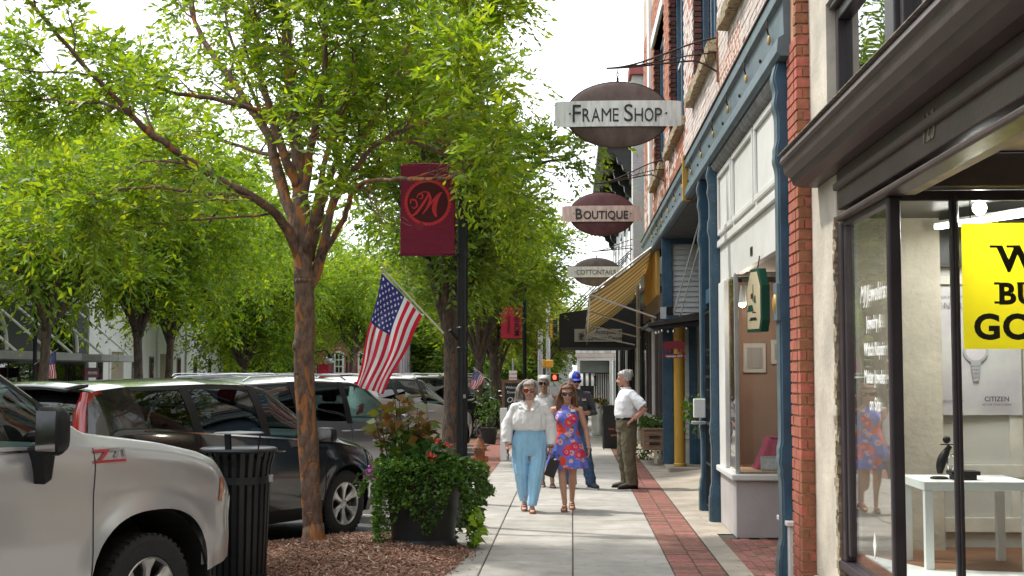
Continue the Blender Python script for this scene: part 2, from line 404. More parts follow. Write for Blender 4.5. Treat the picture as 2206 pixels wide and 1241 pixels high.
# brick band: two bricks across, laid flat in rows
def brick_mesh(name, a, b, c, mat, bev=.004):
    m = MB(); m.box(-a/2, a/2, -b/2, b/2, -c, 0); me = m.mesh(name, mat)
    bm = bmesh.new(); bm.from_mesh(me)
    bmesh.ops.bevel(bm, geom=[e for e in bm.edges if e.verts[0].co.z > -1e-4 and e.verts[1].co.z > -1e-4], offset=bev, segments=1, affect='EDGES')
    bm.to_mesh(me); bm.free(); return me
pbm = brick_mesh('brick', .216, .092, .06, PAVER)
far_b = MB(); nb = 0
y = 8.2
while y < 59:
    for cx in (1.0, 1.228):
        jx, jz, jr = rng.uniform(-.003, .003), rng.uniform(-.003, .003), rng.uniform(-.02, .02)
        if y > 11.0 and nb < 298:
            o = link_mesh('brick', pbm, None, sidewalk); o.location = (cx + jx, y, jz); o.rotation_euler = (0, 0, jr); nb += 1
        else:
            far_b.box(cx - .108, cx + .108, y - .046, y + .046, -.04, jz)
    y += .1
fb = far_b.build('brick_band_far', PAVER, sidewalk); fb['kind'] = 'stuff'

# concrete strip and the sloping apron beside the shop fronts
m = MB().grid(lambda u, v: (1.346 + (1.56 - 1.346) * u, 6 + 8.6 * v, .002 + .004 * u), 2, 14)
tag(m.build('concrete_strip', CONC_L), kind='structure')
def apron(u, v):
    y = 14.6 + 46 * v; rise = max(0, min(1, (y - 15.5) / 3))
    return (1.346 + (2.30 - 1.346) * u, y, .002 + .09 * u * u * rise)
tag(MB().grid(apron, 6, 60).build('concrete_apron', CONC_L, smooth=True), kind='structure')
# brick floor of the recessed entry
ent = MB().box(1.56, 3.3, 6.5, 14.25, -.2, -.006); entry = tag(ent.build('entry_floor', JOINT), kind='structure')
k = 0
ebm = brick_mesh('brick', .094, .208, .05, PAVER)
efar = MB()
for i in range(10):
    y = 10.9 + (.11 if i % 2 else 0)
    x = 1.61 + i * .10
    while y < 14.15:
        if k < 240 and y > 11.5:
            o = link_mesh('brick', ebm, None, entry); o.location = (x, y, rng.uniform(-.003, .003)); o.rotation_euler = (0, 0, rng.uniform(-.01, .01)); k += 1
        else: efar.box(x - .047, x + .047, y - .104, y + .104, -.04, 0)
        y += .216
e2 = efar.build('brick_floor_near', PAVER, entry); e2['kind'] = 'stuff'

# brick edging strip along the kerb farther on
def bricktex(name, c1, c2, mort, scale, bw=.5, rh=.25, ms=.02, rough=.85, off=0.5, bump=0.4):
    if name in _M: return _M[name]
    m = bpy.data.materials.new(name); m.use_nodes = True; t = m.node_tree; b = t.nodes['Principled BSDF']; b.inputs['Roughness'].default_value = rough
    tcn = N(t, 'ShaderNodeTexCoord'); br = N(t, 'ShaderNodeTexBrick'); br.offset = off
    br.inputs['Color1'].default_value = (*c1, 1); br.inputs['Color2'].default_value = (*c2, 1); br.inputs['Mortar'].default_value = (*mort, 1)
    br.inputs['Scale'].default_value = scale; br.inputs['Brick Width'].default_value = bw; br.inputs['Row Height'].default_value = rh; br.inputs['Mortar Size'].default_value = ms
    t.links.new(tcn.outputs['UV'], br.inputs['Vector'])
    nz = N(t, 'ShaderNodeTexNoise'); nz.inputs['Scale'].default_value = 3; nz.inputs['Detail'].default_value = 6; t.links.new(tcn.outputs['UV'], nz.inputs['Vector'])
    mxn = N(t, 'ShaderNodeMix', data_type='RGBA', blend_type='MULTIPLY'); mxn.inputs[0].default_value = .5
    t.links.new(br.outputs['Color'], mxn.inputs[6]); t.links.new(nz.outputs['Color'], mxn.inputs[7]); t.links.new(mxn.outputs[2], b.inputs['Base Color'])
    bp = N(t, 'ShaderNodeBump'); bp.inputs['Strength'].default_value = bump; bp.inputs['Distance'].default_value = .01; bp.invert = True
    t.links.new(br.outputs['Fac'], bp.inputs['Height']); t.links.new(bp.outputs['Normal'], b.inputs['Normal'])
    _M[name] = m; return m
def planar_uv(o, ax=(0, 1)):
    me = o.data; uv = me.uv_layers.new(name='UVMap')
    co = np.empty(len(me.vertices) * 3); me.vertices.foreach_get('co', co); co = co.reshape(-1, 3)
    li = np.empty(len(me.loops), dtype=np.int32); me.loops.foreach_get('vertex_index', li)
    uv.data.foreach_set('uv', co[li][:, list(ax)].ravel().astype(np.float32)); return o
o = sheet('brick_edging', bricktex('edging_brick', (.42, .15, .1), (.3, .1, .08), (.12, .1, .08), 5.0), -2.0, -1.42, 22.0, 60, .005); planar_uv(o)

# mulch beds on the kerb bulbs
MULCH = pm('mulch_bark', (0.13, 0.062, 0.038), 0.9, scale=40, bump=0.3, bscale=70, col2=(0.30, 0.17, 0.11), bdist=0.02)
MCHIP = attrmat('mulch_chip', 0.85)
def mulch_bed(poly_c, rx, ry, name, h=.07, chips=0):
    cx, cy_ = poly_c; m = MB()
    def f(u, v):
        a = 2 * math.pi * u; r = v * (1 + .07 * math.sin(3 * a + cx) + .05 * math.sin(5 * a))
        z = h * (1 - v * v) + .006 + (.012 * math.sin(cx + 9 * r * math.cos(a)) * math.sin(7 * r * math.sin(a)) * (1 - v))
        return (cx + rx * r * math.cos(a), cy_ + ry * r * math.sin(a), z)
    m.grid(f, 40, 12)
    bed = tag(m.build(name, MULCH, smooth=True), 'brown bark mulch mounded round the foot of the street tree', None, None, 'stuff')
    if chips:
        rs = np.random.RandomState(5); nv = []; nf = []; cols = []
        for i in range(chips):
            u, v = rs.rand(), math.sqrt(rs.rand()) * 1.03
            p = Vector(f(u, min(v, 1.0))) + Vector((0, 0, .008))
            if v > 1: p += Vector((rs.randn() * .05, rs.randn() * .05, 0))
            L, W_ = rs.uniform(.02, .07), rs.uniform(.008, .02)
            q = Quaternion((0, 0, 1), rs.uniform(0, 6.28)) @ Quaternion((0, 1, 0), rs.normal(0, .45)) @ Quaternion((1, 0, 0), rs.normal(0, .5))
            b = len(nv)
            for (a_, b_, c_) in ((-1, -1, 0), (1, -.6, 0), (1, .8, 0), (-1, 1, 0), (-.9, -.8, 1), (.9, -.5, 1), (.9, .6, 1), (-.9, .8, 1)):
                nv.append(p + q @ Vector((a_ * L / 2, b_ * W_ / 2, c_ * .006)))
            nf += [(b, b + 3, b + 2, b + 1), (b + 4, b + 5, b + 6, b + 7), (b, b + 1, b + 5, b + 4), (b + 1, b + 2, b + 6, b + 5), (b + 2, b + 3, b + 7, b + 6), (b + 3, b, b + 4, b + 7)]
            t_ = rs.rand(); c = np.array((.10, .045, .028)) * (1 - t_) + np.array((.36, .20, .135)) * t_
            if rs.rand() < .08: c = np.array((.45, .36, .28))
            cols += [(*c, 1)] * 8
        me = bpy.data.meshes.new('bark_chips'); me.from_pydata(nv, [], nf); me.materials.append(MCHIP)
        ca = me.color_attributes.new('Col', 'FLOAT_COLOR', 'POINT'); ca.data.foreach_set('color', np.array(cols, dtype=np.float32).ravel())
        o = link_mesh('bark_chips', me, None, bed); o['kind'] = 'stuff'
    return bed
mulch_bed((-2.22, 12.55), 1.28, 1.75, 'mulch', .085, 6500)
for y in (24.9, 33.4, 39.0, 45.5):
    mulch_bed((-2.6, y), .75, 1.6, 'mulch', .06, 500 if y < 30 else 0)['label'] = {24.9: 'bark mulch round the second street tree behind the lamp post', 33.4: 'bark mulch under the third street tree', 39.0: 'bark mulch under the fourth street tree', 45.5: 'bark mulch at the farthest kerb bulb'}[y]

# far side of the street
tag(MB().box(-21, -17.0, -40, 110, -.3, .0).build('far_sidewalk', KERB), kind='structure')
# ================================================================ the jeweller's shop at the right edge
J = thing('jewelry_shop', 'cream stucco shop with dark brown cornice and recessed glass show window', 'shop', (2.2, 8, 0))
XJ = 1.80
st = MB()
st.box(XJ, 2.5, 9.08, 9.99, 0.26, 3.33)                      # pilaster
wl = st.build('pilaster', STUCCO, J, bevel=.012)
box('pilaster_base', pm('base_cement', (.55, .53, .49), .85, var=.12, scale=4, bump=.06), J, XJ - .025, 2.5, 9.075, 9.985, 0, .258, .01)
# broken edge of the stucco beside the window
eg = MB(); r_ = random.Random(3)
for k in range(60):
    z = .3 + k * .042
    eg.obox((XJ + .01, 9.065, z), (.05 + r_.uniform(0, .03), .05 + r_.uniform(-.02, .02), .055), Matrix.Rotation(r_.uniform(-.3, .3), 3, 'Z'))
eg.build('ragged_stucco_edge', pm('old_stucco', (.30, .24, .16), .9, var=.4, scale=20, bump=.2, bscale=40), J)
wu = MB()
wu.box(XJ, 2.4, 3.0, 9.99, 4.35, 9.5); wu.box(XJ, 2.4, 9.32, 9.99, 3.33, 4.35); wu.box(XJ + .02, 2.4, 3.0, 9.08, 3.10, 3.32)
wu.build('wall', STUCCO, J)
# upper window: frame bars and panes
for k, (ya, yb) in enumerate(((9.30, 7.74), (7.48, 6.1), (5.84, 4.5))):
    f = MB()
    f.box(XJ + .06, XJ + .15, yb, yb + .07, 3.32, 4.30); f.box(XJ + .06, XJ + .15, ya - .07, ya, 3.32, 4.30)
    f.box(XJ + .065, XJ + .145, yb + .07, ya - .07, 4.22, 4.30); f.box(XJ + .065, XJ + .145, yb + .07, ya - .07, 3.33, 3.40)
    fo = f.build('upper_window', PURPLEP, J, bevel=.008)
    MB().box(XJ + .115, XJ + .12, yb + .07, ya - .07, 3.40, 4.22).build('pane', GLASS_R, fo)
box('window_mullion', PURPLEP, J, XJ + .03, XJ + .16, 7.50, 7.72, 3.33, 4.30, .01)
box('window_mullion', PURPLEP, J, XJ + .03, XJ + .16, 5.86, 6.08, 3.33, 4.30, .01)
box('window_head', PURPLEP, J, XJ + .02, XJ + .16, 3.4, 9.31, 4.305, 4.345, .008)
box('window_backing', pm('grey_blind', (.22, .23, .22), .8), J, XJ + .45, XJ + .47, 3.2, 9.2, 3.3, 3.75)
# cornice: moulded profile run along the street
prof = [(XJ + .02, 3.34), (1.60, 3.34), (1.535, 3.325), (1.52, 3.28), (1.545, 3.27), (1.555, 3.20), (1.60, 3.17), (1.62, 3.12), (1.70, 3.10), (XJ + .02, 3.10)]
MB().prism(prof, 3.0, 9.72, 'y').build('cornice', BROWNP, J, bevel=.004)
pf2 = [(1.515, 3.345), (1.60, 3.352), (XJ + .03, 3.40), (XJ + .03, 3.362), (1.60, 3.342), (1.515, 3.339)]
MB().prism(pf2, 2.9, 9.74, 'y').build('cornice_flashing', pm('weathered_capping', (.20, .17, .14), .85, var=.5, scale=20, bump=.15), J)
fr = MB(); fr.box(XJ - .02, XJ + .12, 3.0, 8.93, 2.84, 3.098)
fr.build('fascia', BROWNP, J, bevel=.006)
for zz, xo, h in ((3.015, .05, .05), (2.80, .035, .04)):
    MB().box(XJ - xo, XJ + .10, 3.0, 8.925, zz - h, zz + .0).build('fascia_moulding', BROWNP, J, bevel=.012)
text('house_number', '125', .20, pm('tarnished_number', (.20, .17, .13), .5, .3), J, (XJ - .022, 6.62, 2.905), (0, -1, 0), (0, 0, 1), .004, .002, sx=.8)
# soffit of the recessed entry and the transom bar
box('entry_beam', pm('tan_paint', (.42, .33, .20), .7, var=.2, scale=5), J, XJ + .0, XJ + .16, 3.0, 7.60, 2.762, 2.798, .004)
box('entry_ceiling', pm('cream_ceiling', (.60, .50, .38), .8), J, XJ + .165, 4.2, 3.0, 7.42, 2.985, 3.02)
box('transom', BROWNP, J, XJ + .10, 4.2, 7.45, 7.60, 2.79, 2.98, .006)
# show window frames. street-side pane, corner mullion, then panes square to the street
ZB, ZT = .50, 2.76
YC = 7.60
fm = MB()
fm.box(XJ + .0, XJ + .09, 8.92, 9.05, ZB, ZT)
jm = fm.build('window_jamb', PURPLEP, J, bevel=.012)
MB().box(XJ + .015, XJ + .07, 8.84, 8.917, ZB + .04, ZT - .03).build('window_jamb', PURPLEP, J, bevel=.01)
MB().box(XJ + .0, XJ + .075, YC, YC + .06, ZB, ZT).build('corner_mullion', PURPLEP, J, bevel=.014)
MB().box(XJ + .355, XJ + .402, YC + .0, YC + .055, ZB, ZT).build('mullion', PURPLEP, J, bevel=.012)
MB().box(XJ + .373, XJ + .387, YC - .02, YC + .0, ZB, ZT).build('mullion_bead', PURPLEP, J, bevel=.004)
MB().box(XJ + .01, XJ + .07, YC + .06, 8.92, ZT - .035, ZT).build('window_head', PURPLEP, J, bevel=.008)
MB().box(XJ + .075, 4.0, YC + .01, YC + .05, ZT - .03, ZT + .03).build('window_head', PURPLEP, J, bevel=.008)
MB().box(XJ - .02, XJ + .09, YC - .02, 9.05, ZB - .06, ZB).build('window_sill', PURPLEP, J, bevel=.01)
MB().box(XJ + .09, 4.0, YC - .02, YC + .07, ZB - .06, ZB).build('window_sill', PURPLEP, J, bevel=.01)
MB().box(XJ + .02, XJ + .06, YC + .03, 9.05, 0, ZB - .06).build('stall_riser', BROWNP, J)
MB().box(XJ + .06, 4.0, YC + .02, YC + .06, 0, ZB - .06).build('stall_riser', BROWNP, J)
MB().box(XJ + .038, XJ + .044, YC + .05, 8.86, ZB, ZT - .03).build('pane', GLASS, J)
MB().box(XJ + .07, XJ + .36, YC + .025, YC + .031, ZB, ZT - .03).build('pane', GLASS, J)
MB().box(XJ + .40, 3.6, YC + .025, YC + .031, ZB, ZT - .03).build('pane', GLASS, J)
MB().box(XJ + .99, XJ + 1.03, YC, YC + .05, ZB, 3.0).build('mullion', PURPLEP, J, bevel=.01)
# inside of the show window
IW = pm('interior_wall_paint', (.60, .59, .55), .7, var=.06, scale=2)
box('back_wall', IW, J, XJ + .10, 4.2, 9.30, 9.40, .3, 3.05)
for xx in (2.02, 2.46, 3.0):
    box('wall_batten', pm('batten_paint', (.70, .67, .60), .6), J, xx, xx + .09, 9.27, 9.298, .75, 2.2, .004)
for zz, h in ((1.03, .09), (.66, .10), (2.20, .10), (2.36, .06)):
    box('wall_rail', pm('batten_paint', (.70, .67, .60), .6), J, XJ + .12, 4.2, 9.265, 9.297, zz, zz + h, .004)
box('side_wall', IW, J, XJ + .09, XJ + .14, 9.05, 9.27, .3, 3.05)
box('unseen_entry_wall', pm('entry_tan', (.33, .26, .19), .8), J, XJ + .03, 4.2, 3.55, 3.7, 0, 3.0)  # unseen wall added to keep sky reflections off the sign glass
box('far_side_wall', IW, J, 4.0, 4.2, 3.0, 9.3, .0, 3.05)
box('display_floor', pm('brown_display_floor', (.24, .11, .055), .5, var=.25, scale=4, bump=.02), J, XJ + .08, 4.0, YC + .08, 9.26, ZB - .02, ZB + .06)
MB().prism([(XJ + .09, 8.75), (XJ + .35, 8.12), (3.0, 7.95), (3.9, 7.9), (3.9, YC + .10), (XJ + .09, YC + .10)], ZB + .063, ZB + .075, 'z').build('display_board', WHITEPL, J)
box('display_ceiling', BLACKP, J, XJ + .10, 4.2, YC + .08, 9.26, 2.80, 2.86)
box('dark_frieze', BLACKP, J, XJ + .14, 4.0, 9.22, 9.26, 2.48, 2.79)
text('window_lettering', 'MJ Jewelers', .15, WHITEPL, J, (XJ + .032, 8.17, 2.19), (0, -1, 0), (0, 0, 1), .001, .001, sx=.95, shear=.35)
for s_, z_, wsc in (('Jewelry &', 2.02, .9), ('Watch Repair', 1.855, .85), ('Master Jeweler', 1.685, .8), ('on Site', 1.52, .9)):
    text('window_lettering', s_, .115, WHITEPL, J, (XJ + .032, 8.14, z_), (0, -1, 0), (0, 0, 1), .001, .0015, sx=wsc)
MB().prism([(8.21, .62), (8.17, .70), (8.21, .78), (8.25, .70)], XJ + .030, XJ + .034, 'x').build('window_sticker', WHITEPL, J)

# ---- things standing or hanging in the show window
YEL = pm('yellow_board', (.90, .74, .015), .4, var=.02, bump=0)
_t = YEL.node_tree; _b = _t.nodes['Principled BSDF']; _o = [n for n in _t.nodes if n.type == 'OUTPUT_MATERIAL'][0]; _tr = N(_t, 'ShaderNodeBsdfTranslucent'); _tr.inputs['Color'].default_value = (.92, .78, .02, 1)
_ms = N(_t, 'ShaderNodeMixShader'); _ms.inputs['Fac'].default_value = .5; _t.links.new(_b.outputs[0], _ms.inputs[1]); _t.links.new(_tr.outputs[0], _ms.inputs[2]); _t.links.new(_ms.outputs[0], _o.inputs['Surface'])
INK = pm('black_ink', (.018, .018, .017), .5, var=.05, bump=0)
ys = thing('gold_buying_sign', 'bright yellow board with black slab letters hanging in the show window', 'sign', (2.62, 7.72, 1.9))
MB().add([(2.245, 7.715, 1.885), (2.98, 7.715, 1.885), (2.98, 7.715, 2.612), (2.245, 7.715, 2.612)], [(0, 1, 2, 3)]).build('board', YEL, ys)
def slab_text(body, size, cx, z, par):
    text('lettering', body, size, INK, par, (cx, 7.7125, z), (1, 0, 0), (0, 0, 1), .0008, size * .035, sx=1.05, sp=1.08)
slab_text('WE', .205, 2.62, 2.335, ys); slab_text('BUY', .17, 2.62, 2.145, ys); slab_text('GOLD', .20, 2.61, 1.945, ys)
# slab serifs on the letters that show
for (x0, x1, z) in ((2.405, 2.475, 2.468), (2.50, 2.57, 2.468), (2.425, 2.46, 2.145), (2.425, 2.455, 2.255), (2.555, 2.61, 2.255)):
    MB().box(x0, x1, 7.7115, 7.7135, z, z + .014).build('serif', INK, ys)
for x in (2.3, 2.92): MB().cyl((x, 7.72, 2.612), (x, 7.72, 2.80), .0025, n=6).build('cord', BLACKPL, ys)

pt = thing('watch_poster', 'pale lilac poster of a steel wristwatch pinned to the back wall', 'poster', (2.75, 9.25, 1.5))
PAPER = pm('poster_paper', (.50, .47, .52), .45, scale=2.2, bump=0, col2=(.62, .62, .60), fac=(.4, .62))
MB().grid(lambda u, v: (2.38 + .70 * u, 9.245 - .012 * math.sin(3.1 * u) * v - .01 * (1 - v) * math.sin(6 * u), 1.46 + .88 * v), 14, 6).build('sheet', PAPER, pt, smooth=True)
GREYI = pm('grey_ink', (.20, .20, .22), .5); SILV = pm('printed_silver', (.40, .40, .43), .4)
wt = MB(); wt.lathe([(.085, 9.2255), (.085, 9.2275)], (2.765, 0, 1.90), 28, 'y'); wt.build('printed_watch_case', SILV, pt)
wt = MB(); wt.lathe([(.068, 9.2235), (.068, 9.2250)], (2.765, 0, 1.90), 28, 'y'); wt.build('printed_watch_dial', pm('dial', (.62, .58, .62), .4), pt)
for k in range(5):
    for sgn in (-1, 1):
        MB().box(2.73 + .004 * k, 2.80 - .004 * k, 9.2240, 9.2262, 1.90 + sgn * (.092 + k * .026) - .011, 1.90 + sgn * (.092 + k * .026) + .011).build('printed_watch_link', SILV, pt)
text('lettering', 'CITIZEN', .045, INK, pt, (2.90, 9.2215, 1.555), (1, 0, 0), (0, 0, 1), .0005, .0005)
text('lettering', 'BETTER STARTS NOW', .016, INK, pt, (2.90, 9.2225, 1.525), (1, 0, 0), (0, 0, 1), .0004, 0, sp=1.3)
text('lettering', 'Special as Spectacular', .028, GREYI, pt, (2.62, 9.222, 2.265), (1, 0, 0), (0, 0, 1), .0004, 0)
text('lettering', 'ENDLESS', .06, GREYI, pt, (2.66, 9.222, 2.19), (1, 0, 0), (0, 0, 1), .0004, 0, sp=1.3)
text('lettering', 'Eco-Drive Beautiful Power', .022, GREYI, pt, (2.56, 9.226, 1.55), (1, 0, 0), (0, 0, 1), .0004, 0, shear=.2)

tb = thing('side_table', 'square white side table with chunky legs in the show window', 'table', (2.42, 8.35, ZB + .06))
box('tabletop', WHITEPL, tb, 2.10, 2.74, 8.08, 8.64, 1.045, 1.098, .003)
for (x, y) in ((2.105, 8.085), (2.685, 8.085), (2.105, 8.585), (2.685, 8.585)):
    z0 = ZB + (.076 if y < 8.1 else .06)
    box('leg', WHITEPL, tb, x, x + .05, y, y + .05, z0 if y > 8.3 else ZB + .06, 1.044, .003)
ws = thing('watch_stand', 'black curved figure-shaped stand with round head on the white table', 'watch stand', (2.27, 8.3, 1.098))
MB().lathe([(.0, 1.099), (.055, 1.099), (.055, 1.108), (.04, 1.113), (.0, 1.115)], (2.25, 8.3, 0), 20).build('foot', BLACKPL, ws, smooth=True)
bp_ = []
for k in range(11):
    t = k / 10; bp_.append(((2.25 + .005 + .065 * t * t, 8.3, 1.13 + .17 * t), (.012 + .014 * math.sin(math.pi * min(1, t * 1.1)) + .004)))
MB().tube([p for p, r in bp_], [r for p, r in bp_], 10).build('body', BLACKPL, ws, smooth=True)
MB().ell((2.300, 8.3, 1.338), (.024, .024, .024)).build('head', BLACKPL, ws, smooth=True)
MB().box(2.262, 2.345, 8.292, 8.308, 1.306, 1.312).build('arm_bar', BLACKPL, ws)
wl_ = MB().tube([(2.325 + .022 * math.cos(a), 8.3, 1.20 + .05 * math.sin(a)) for a in [i * math.pi / 8 for i in range(17)]], .006, 6); wl_.build('hanging_wristwatch', CHROME, ws, smooth=True)
bx_ = thing('display_block', 'low black stepped block beside the watch stand on the white table', 'display block', (2.37, 8.25, 1.098))
box('block_base', BLACKPL, bx_, 2.31, 2.45, 8.2, 8.3, 1.099, 1.128, .003); box('block_top', BLACKPL, bx_, 2.295, 2.47, 8.19, 8.31, 1.1285, 1.152, .003)

lb = thing('light_bulb', 'lit round bulb in a holder under the show window ceiling', 'light bulb', (2.42, 8.0, 2.6))
MB().ell((2.44, 8.0, 2.735), (.042, .042, .042)).build('globe', emis('bulb_glow', (1, .96, .88), 14), lb, smooth=True)
MB().cyl((2.44, 8.0, 2.77), (2.44, 8.0, 2.80), .022).build('holder', WHITEPL, lb)
tl = thing('tube_light', 'lit linear tube lamp slanting across the show window ceiling', 'lamp', (2.6, 8.3, 2.6))
MB().bar((2.42, 8.85, 2.715), (2.85, 7.95, 2.715), .05, .03).build('tube', emis('tube_glow', (1, .97, .9), 9), tl)
MB().bar((2.42, 8.85, 2.74), (2.85, 7.95, 2.74), .07, .018).build('batten', WHITEPL, tl)

def lamp(name, kind, loc, power, size=.1, parent=None, col=(1, .94, .84), sy=None):
    d = bpy.data.lights.new(name, kind); d.energy = power; d.color = col
    if kind == 'AREA':
        d.size = size
        if sy: d.shape = 'RECTANGLE'; d.size_y = sy
    else: d.shadow_soft_size = size
    o = bpy.data.objects.new(name, d); COL.objects.link(o); o.parent = parent
    o.location = Vector(loc) - root_off(parent); return o
lamp('bulb_light', 'POINT', (2.44, 8.0, 2.66), 6, .04, lb, (1, .97, .93))
o = lamp('tube_lamp_light', 'AREA', (2.63, 8.4, 2.69), 13, .06, tl, (1, .98, .95), 1.0); o.rotation_euler = (0, 0, R(-25))
# ================================================================ the two-storey brick building
B = thing('brick_shop_building', 'two-storey brick shop row with blue iron posts and rough stone sills', 'building', (1.9, 19, 0))
XF = 1.70
WIN = [(11.0, 14.2), (15.35, 18.4), (19.9, 23.0), (24.2, 27.3)]
ZS, ZH = 5.62, 8.5
core = MB()
ylast = 9.99
for (a, b_) in WIN:
    core.box(XF + .012, 2.2, ylast, a, 4.79, 10.5); core.box(XF + .012, 2.2, a, b_, 4.79, ZS); core.box(XF + .012, 2.2, a, b_, ZH, 10.5); ylast = b_
core.box(XF + .012, 2.2, ylast, 31.2, 4.79, 10.5)
core.build('wall', MORTAR, B)
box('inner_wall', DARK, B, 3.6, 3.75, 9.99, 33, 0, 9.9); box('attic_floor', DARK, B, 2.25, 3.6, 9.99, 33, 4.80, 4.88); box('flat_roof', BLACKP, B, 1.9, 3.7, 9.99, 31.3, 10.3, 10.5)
# bricks: fields joined, the largest ones single
BRK_A = attrmat('facade_brick', .85, bump=.5, bscale=60)
bm_f = brick_mesh('brick', .075, .2, .075, BRICK)     # header seen on the pier return
rs = np.random.RandomState(11)
from mathutils import noise as mnoise
bv = []; bf = []; bc = []
def addbrick(x0, x1, y0, y1, z0, z1, col):
    b = len(bv)
    bv.extend([(x0,y0,z0),(x1,y0,z0),(x1,y1,z0),(x0,y1,z0),(x0,y0,z1),(x1,y0,z1),(x1,y1,z1),(x0,y1,z1)])
    bf.extend([(b,b+3,b+2,b+1),(b+4,b+5,b+6,b+7),(b,b+1,b+5,b+4),(b+2,b+3,b+7,b+6),(b+3,b,b+4,b+7)])
    bc.extend([(*col, 1)] * 8)
nf = 0
z = 4.815; row = 0
fb_me = MB().box(-.0, .03, -.1, .1, -.0325, .0325).mesh('brick', BRICK_W)
while z < 9.4:
    y = 10.0 + (.105 if row % 2 else 0)
    while y < 31:
        inwin = any(a - .02 < y < b_ + .02 for a, b_ in WIN) and ZS - .05 < z + .03 < ZH
        if not inwin:
            wf = mnoise.noise(Vector((y * .55, z * .9, 1.3))) + .45 * mnoise.noise(Vector((y * 3.1, z * 5, 7.7))) + (0.55 if y < 20 else -.05) - abs(z - 5.3) * .28
            c = np.array((.40, .15, .085)) * rs.uniform(.75, 1.2)
            if rs.rand() < .5 + wf: c = c * .25 + np.array((.70, .66, .61)) * .75 * rs.uniform(.8, 1.05)
            dx = rs.uniform(-.003, .004)
            if nf < 45 and 4.9 < z < 5.5 and 13.2 < y < 15.3:
                o = link_mesh('brick', fb_me, None, B); o.location = Vector((XF + dx, y, z + .0325)) - root_off(B); nf += 1
            else: addbrick(XF + dx, XF + .03, y - .1, y + .1, z, z + .065, c)
        y += .21
    z += .076; row += 1
me = bpy.data.meshes.new('brickwork'); me.from_pydata(bv, [], bf); me.materials.append(BRK_A)
ca = me.color_attributes.new('Col', 'FLOAT_COLOR', 'POINT'); ca.data.foreach_set('color', np.array(bc, dtype=np.float32).ravel())
me.transform(Matrix.Translation(-root_off(B))); o = link_mesh('brickwork', me, None, B); o['kind'] = 'stuff'
# far jambs of the windows: dark bricks that face us
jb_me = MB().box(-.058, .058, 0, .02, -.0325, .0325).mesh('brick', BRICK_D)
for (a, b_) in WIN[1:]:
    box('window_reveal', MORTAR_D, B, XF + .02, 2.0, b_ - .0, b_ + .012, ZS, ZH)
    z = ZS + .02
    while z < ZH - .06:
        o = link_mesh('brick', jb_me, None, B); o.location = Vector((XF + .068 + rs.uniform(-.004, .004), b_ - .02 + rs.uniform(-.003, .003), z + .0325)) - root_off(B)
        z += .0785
# windows
for i, (a, b_) in enumerate(WIN):
    f = MB()
    X0, X1 = XF + .135, XF + .30
    f.box(X0, X1, a, a + .12, ZS, ZH); f.box(X0, X1, b_ - .12, b_, ZS, ZH); f.box(X0, X1, a + .12, b_ - .12, ZH - .14, ZH); f.box(X0, X1, a + .12, b_ - .12, ZS, ZS + .12)
    f.box(X0, X1, (a + b_) / 2 - .08, (a + b_) / 2 + .08, ZS + .12, ZH - .14)
    wo_ = f.build('window', BLUEP, B, bevel=.01)
    for k in range(2):
        y0 = a + .12 if k == 0 else (a + b_) / 2 + .08; y1 = (a + b_) / 2 - .08 if k == 0 else b_ - .12
        MB().box(X0 + .04, X0 + .045, y0, y1, ZS + .12, ZH - .14).build('pane', GLASS_R, wo_)
        MB().box(X0 + .02, X0 + .06, y0, y1, 7.0, 7.06).build('sash_rail', WHITEP, wo_)
        MB().box(X0 - .03, X0 + .0, y0 - .02, y0 + .05, ZS + .05, ZH - .1).build('blue_stop', BLUEP, wo_)
    # rough stone sill
    s = MB(); nseg = 22; r_ = random.Random(i)
    rg = []
    for k in range(nseg + 1):
        y = a - .12 + (b_ - a + .24) * k / nseg
        j = lambda q=.014: r_.uniform(-q, q)
        rg.append([(XF - .11 + j(), y, ZS - .15 + j()), (XF + .10, y, ZS - .16), (XF + .10, y, ZS + .0), (XF + .0, y, ZS - .0 + j(.006)), (XF - .12 + j(), y, ZS - .03 + j())])
    s.rings(rg); s.build('stone_sill', STONE, B)
    # lintel
    box('lintel', WHITEP if i == 3 else STONE, B, XF - .04, XF + .2, a - .15, b_ + .15, ZH, ZH + .22, .01)
# the next, white boarded, end of the facade
box('end_pilaster', WHITEP, B, XF - .06, 2.2, 27.9, 28.5, 4.88, 10.4)
# pier return: bricks that face the camera beside the stucco
box('pier', MORTAR_D, B, XF + .012, 2.3, 10.0, 10.42, 0, 4.38)
hd = MB().box(-.048, .048, -.012, .1, -.0325, .0325).mesh('brick', BRICK); hf = MB().box(-.021, .021, -.012, .1, -.0325, .0325).mesh('brick', BRICK)
z = .03; row = 0
while z < 5.7:
    for (cx, me_) in (((XF + .048, hd), (XF + .127, hf)) if row % 2 else ((XF + .021, hf), (XF + .10, hd))):
        o = link_mesh('brick', me_, None, B); o.location = Vector((cx + rs.uniform(-.003, .003), 10.0 + rs.uniform(-.003, .003), z + .0325)) - root_off(B)
    z += .0825; row += 1
pb2 = MB(); z = .03; row = 0
while z < 4.3:
    for a_, b_2 in (((10.115, 10.20), (10.21, 10.41)) if row % 2 else ((10.115, 10.305), (10.315, 10.41))): pb2.box(XF - .001 + rs.uniform(-.003, .003), XF + .02, a_, b_2, z, z + .065)
    z += .0825; row += 1
o = pb2.build('pier_brickwork', BRICK, B); o['kind'] = 'stuff'
box('pier_upper', MORTAR_D, B, XF + .013, 2.3, 10.004, 10.30, 4.38, 9.5)

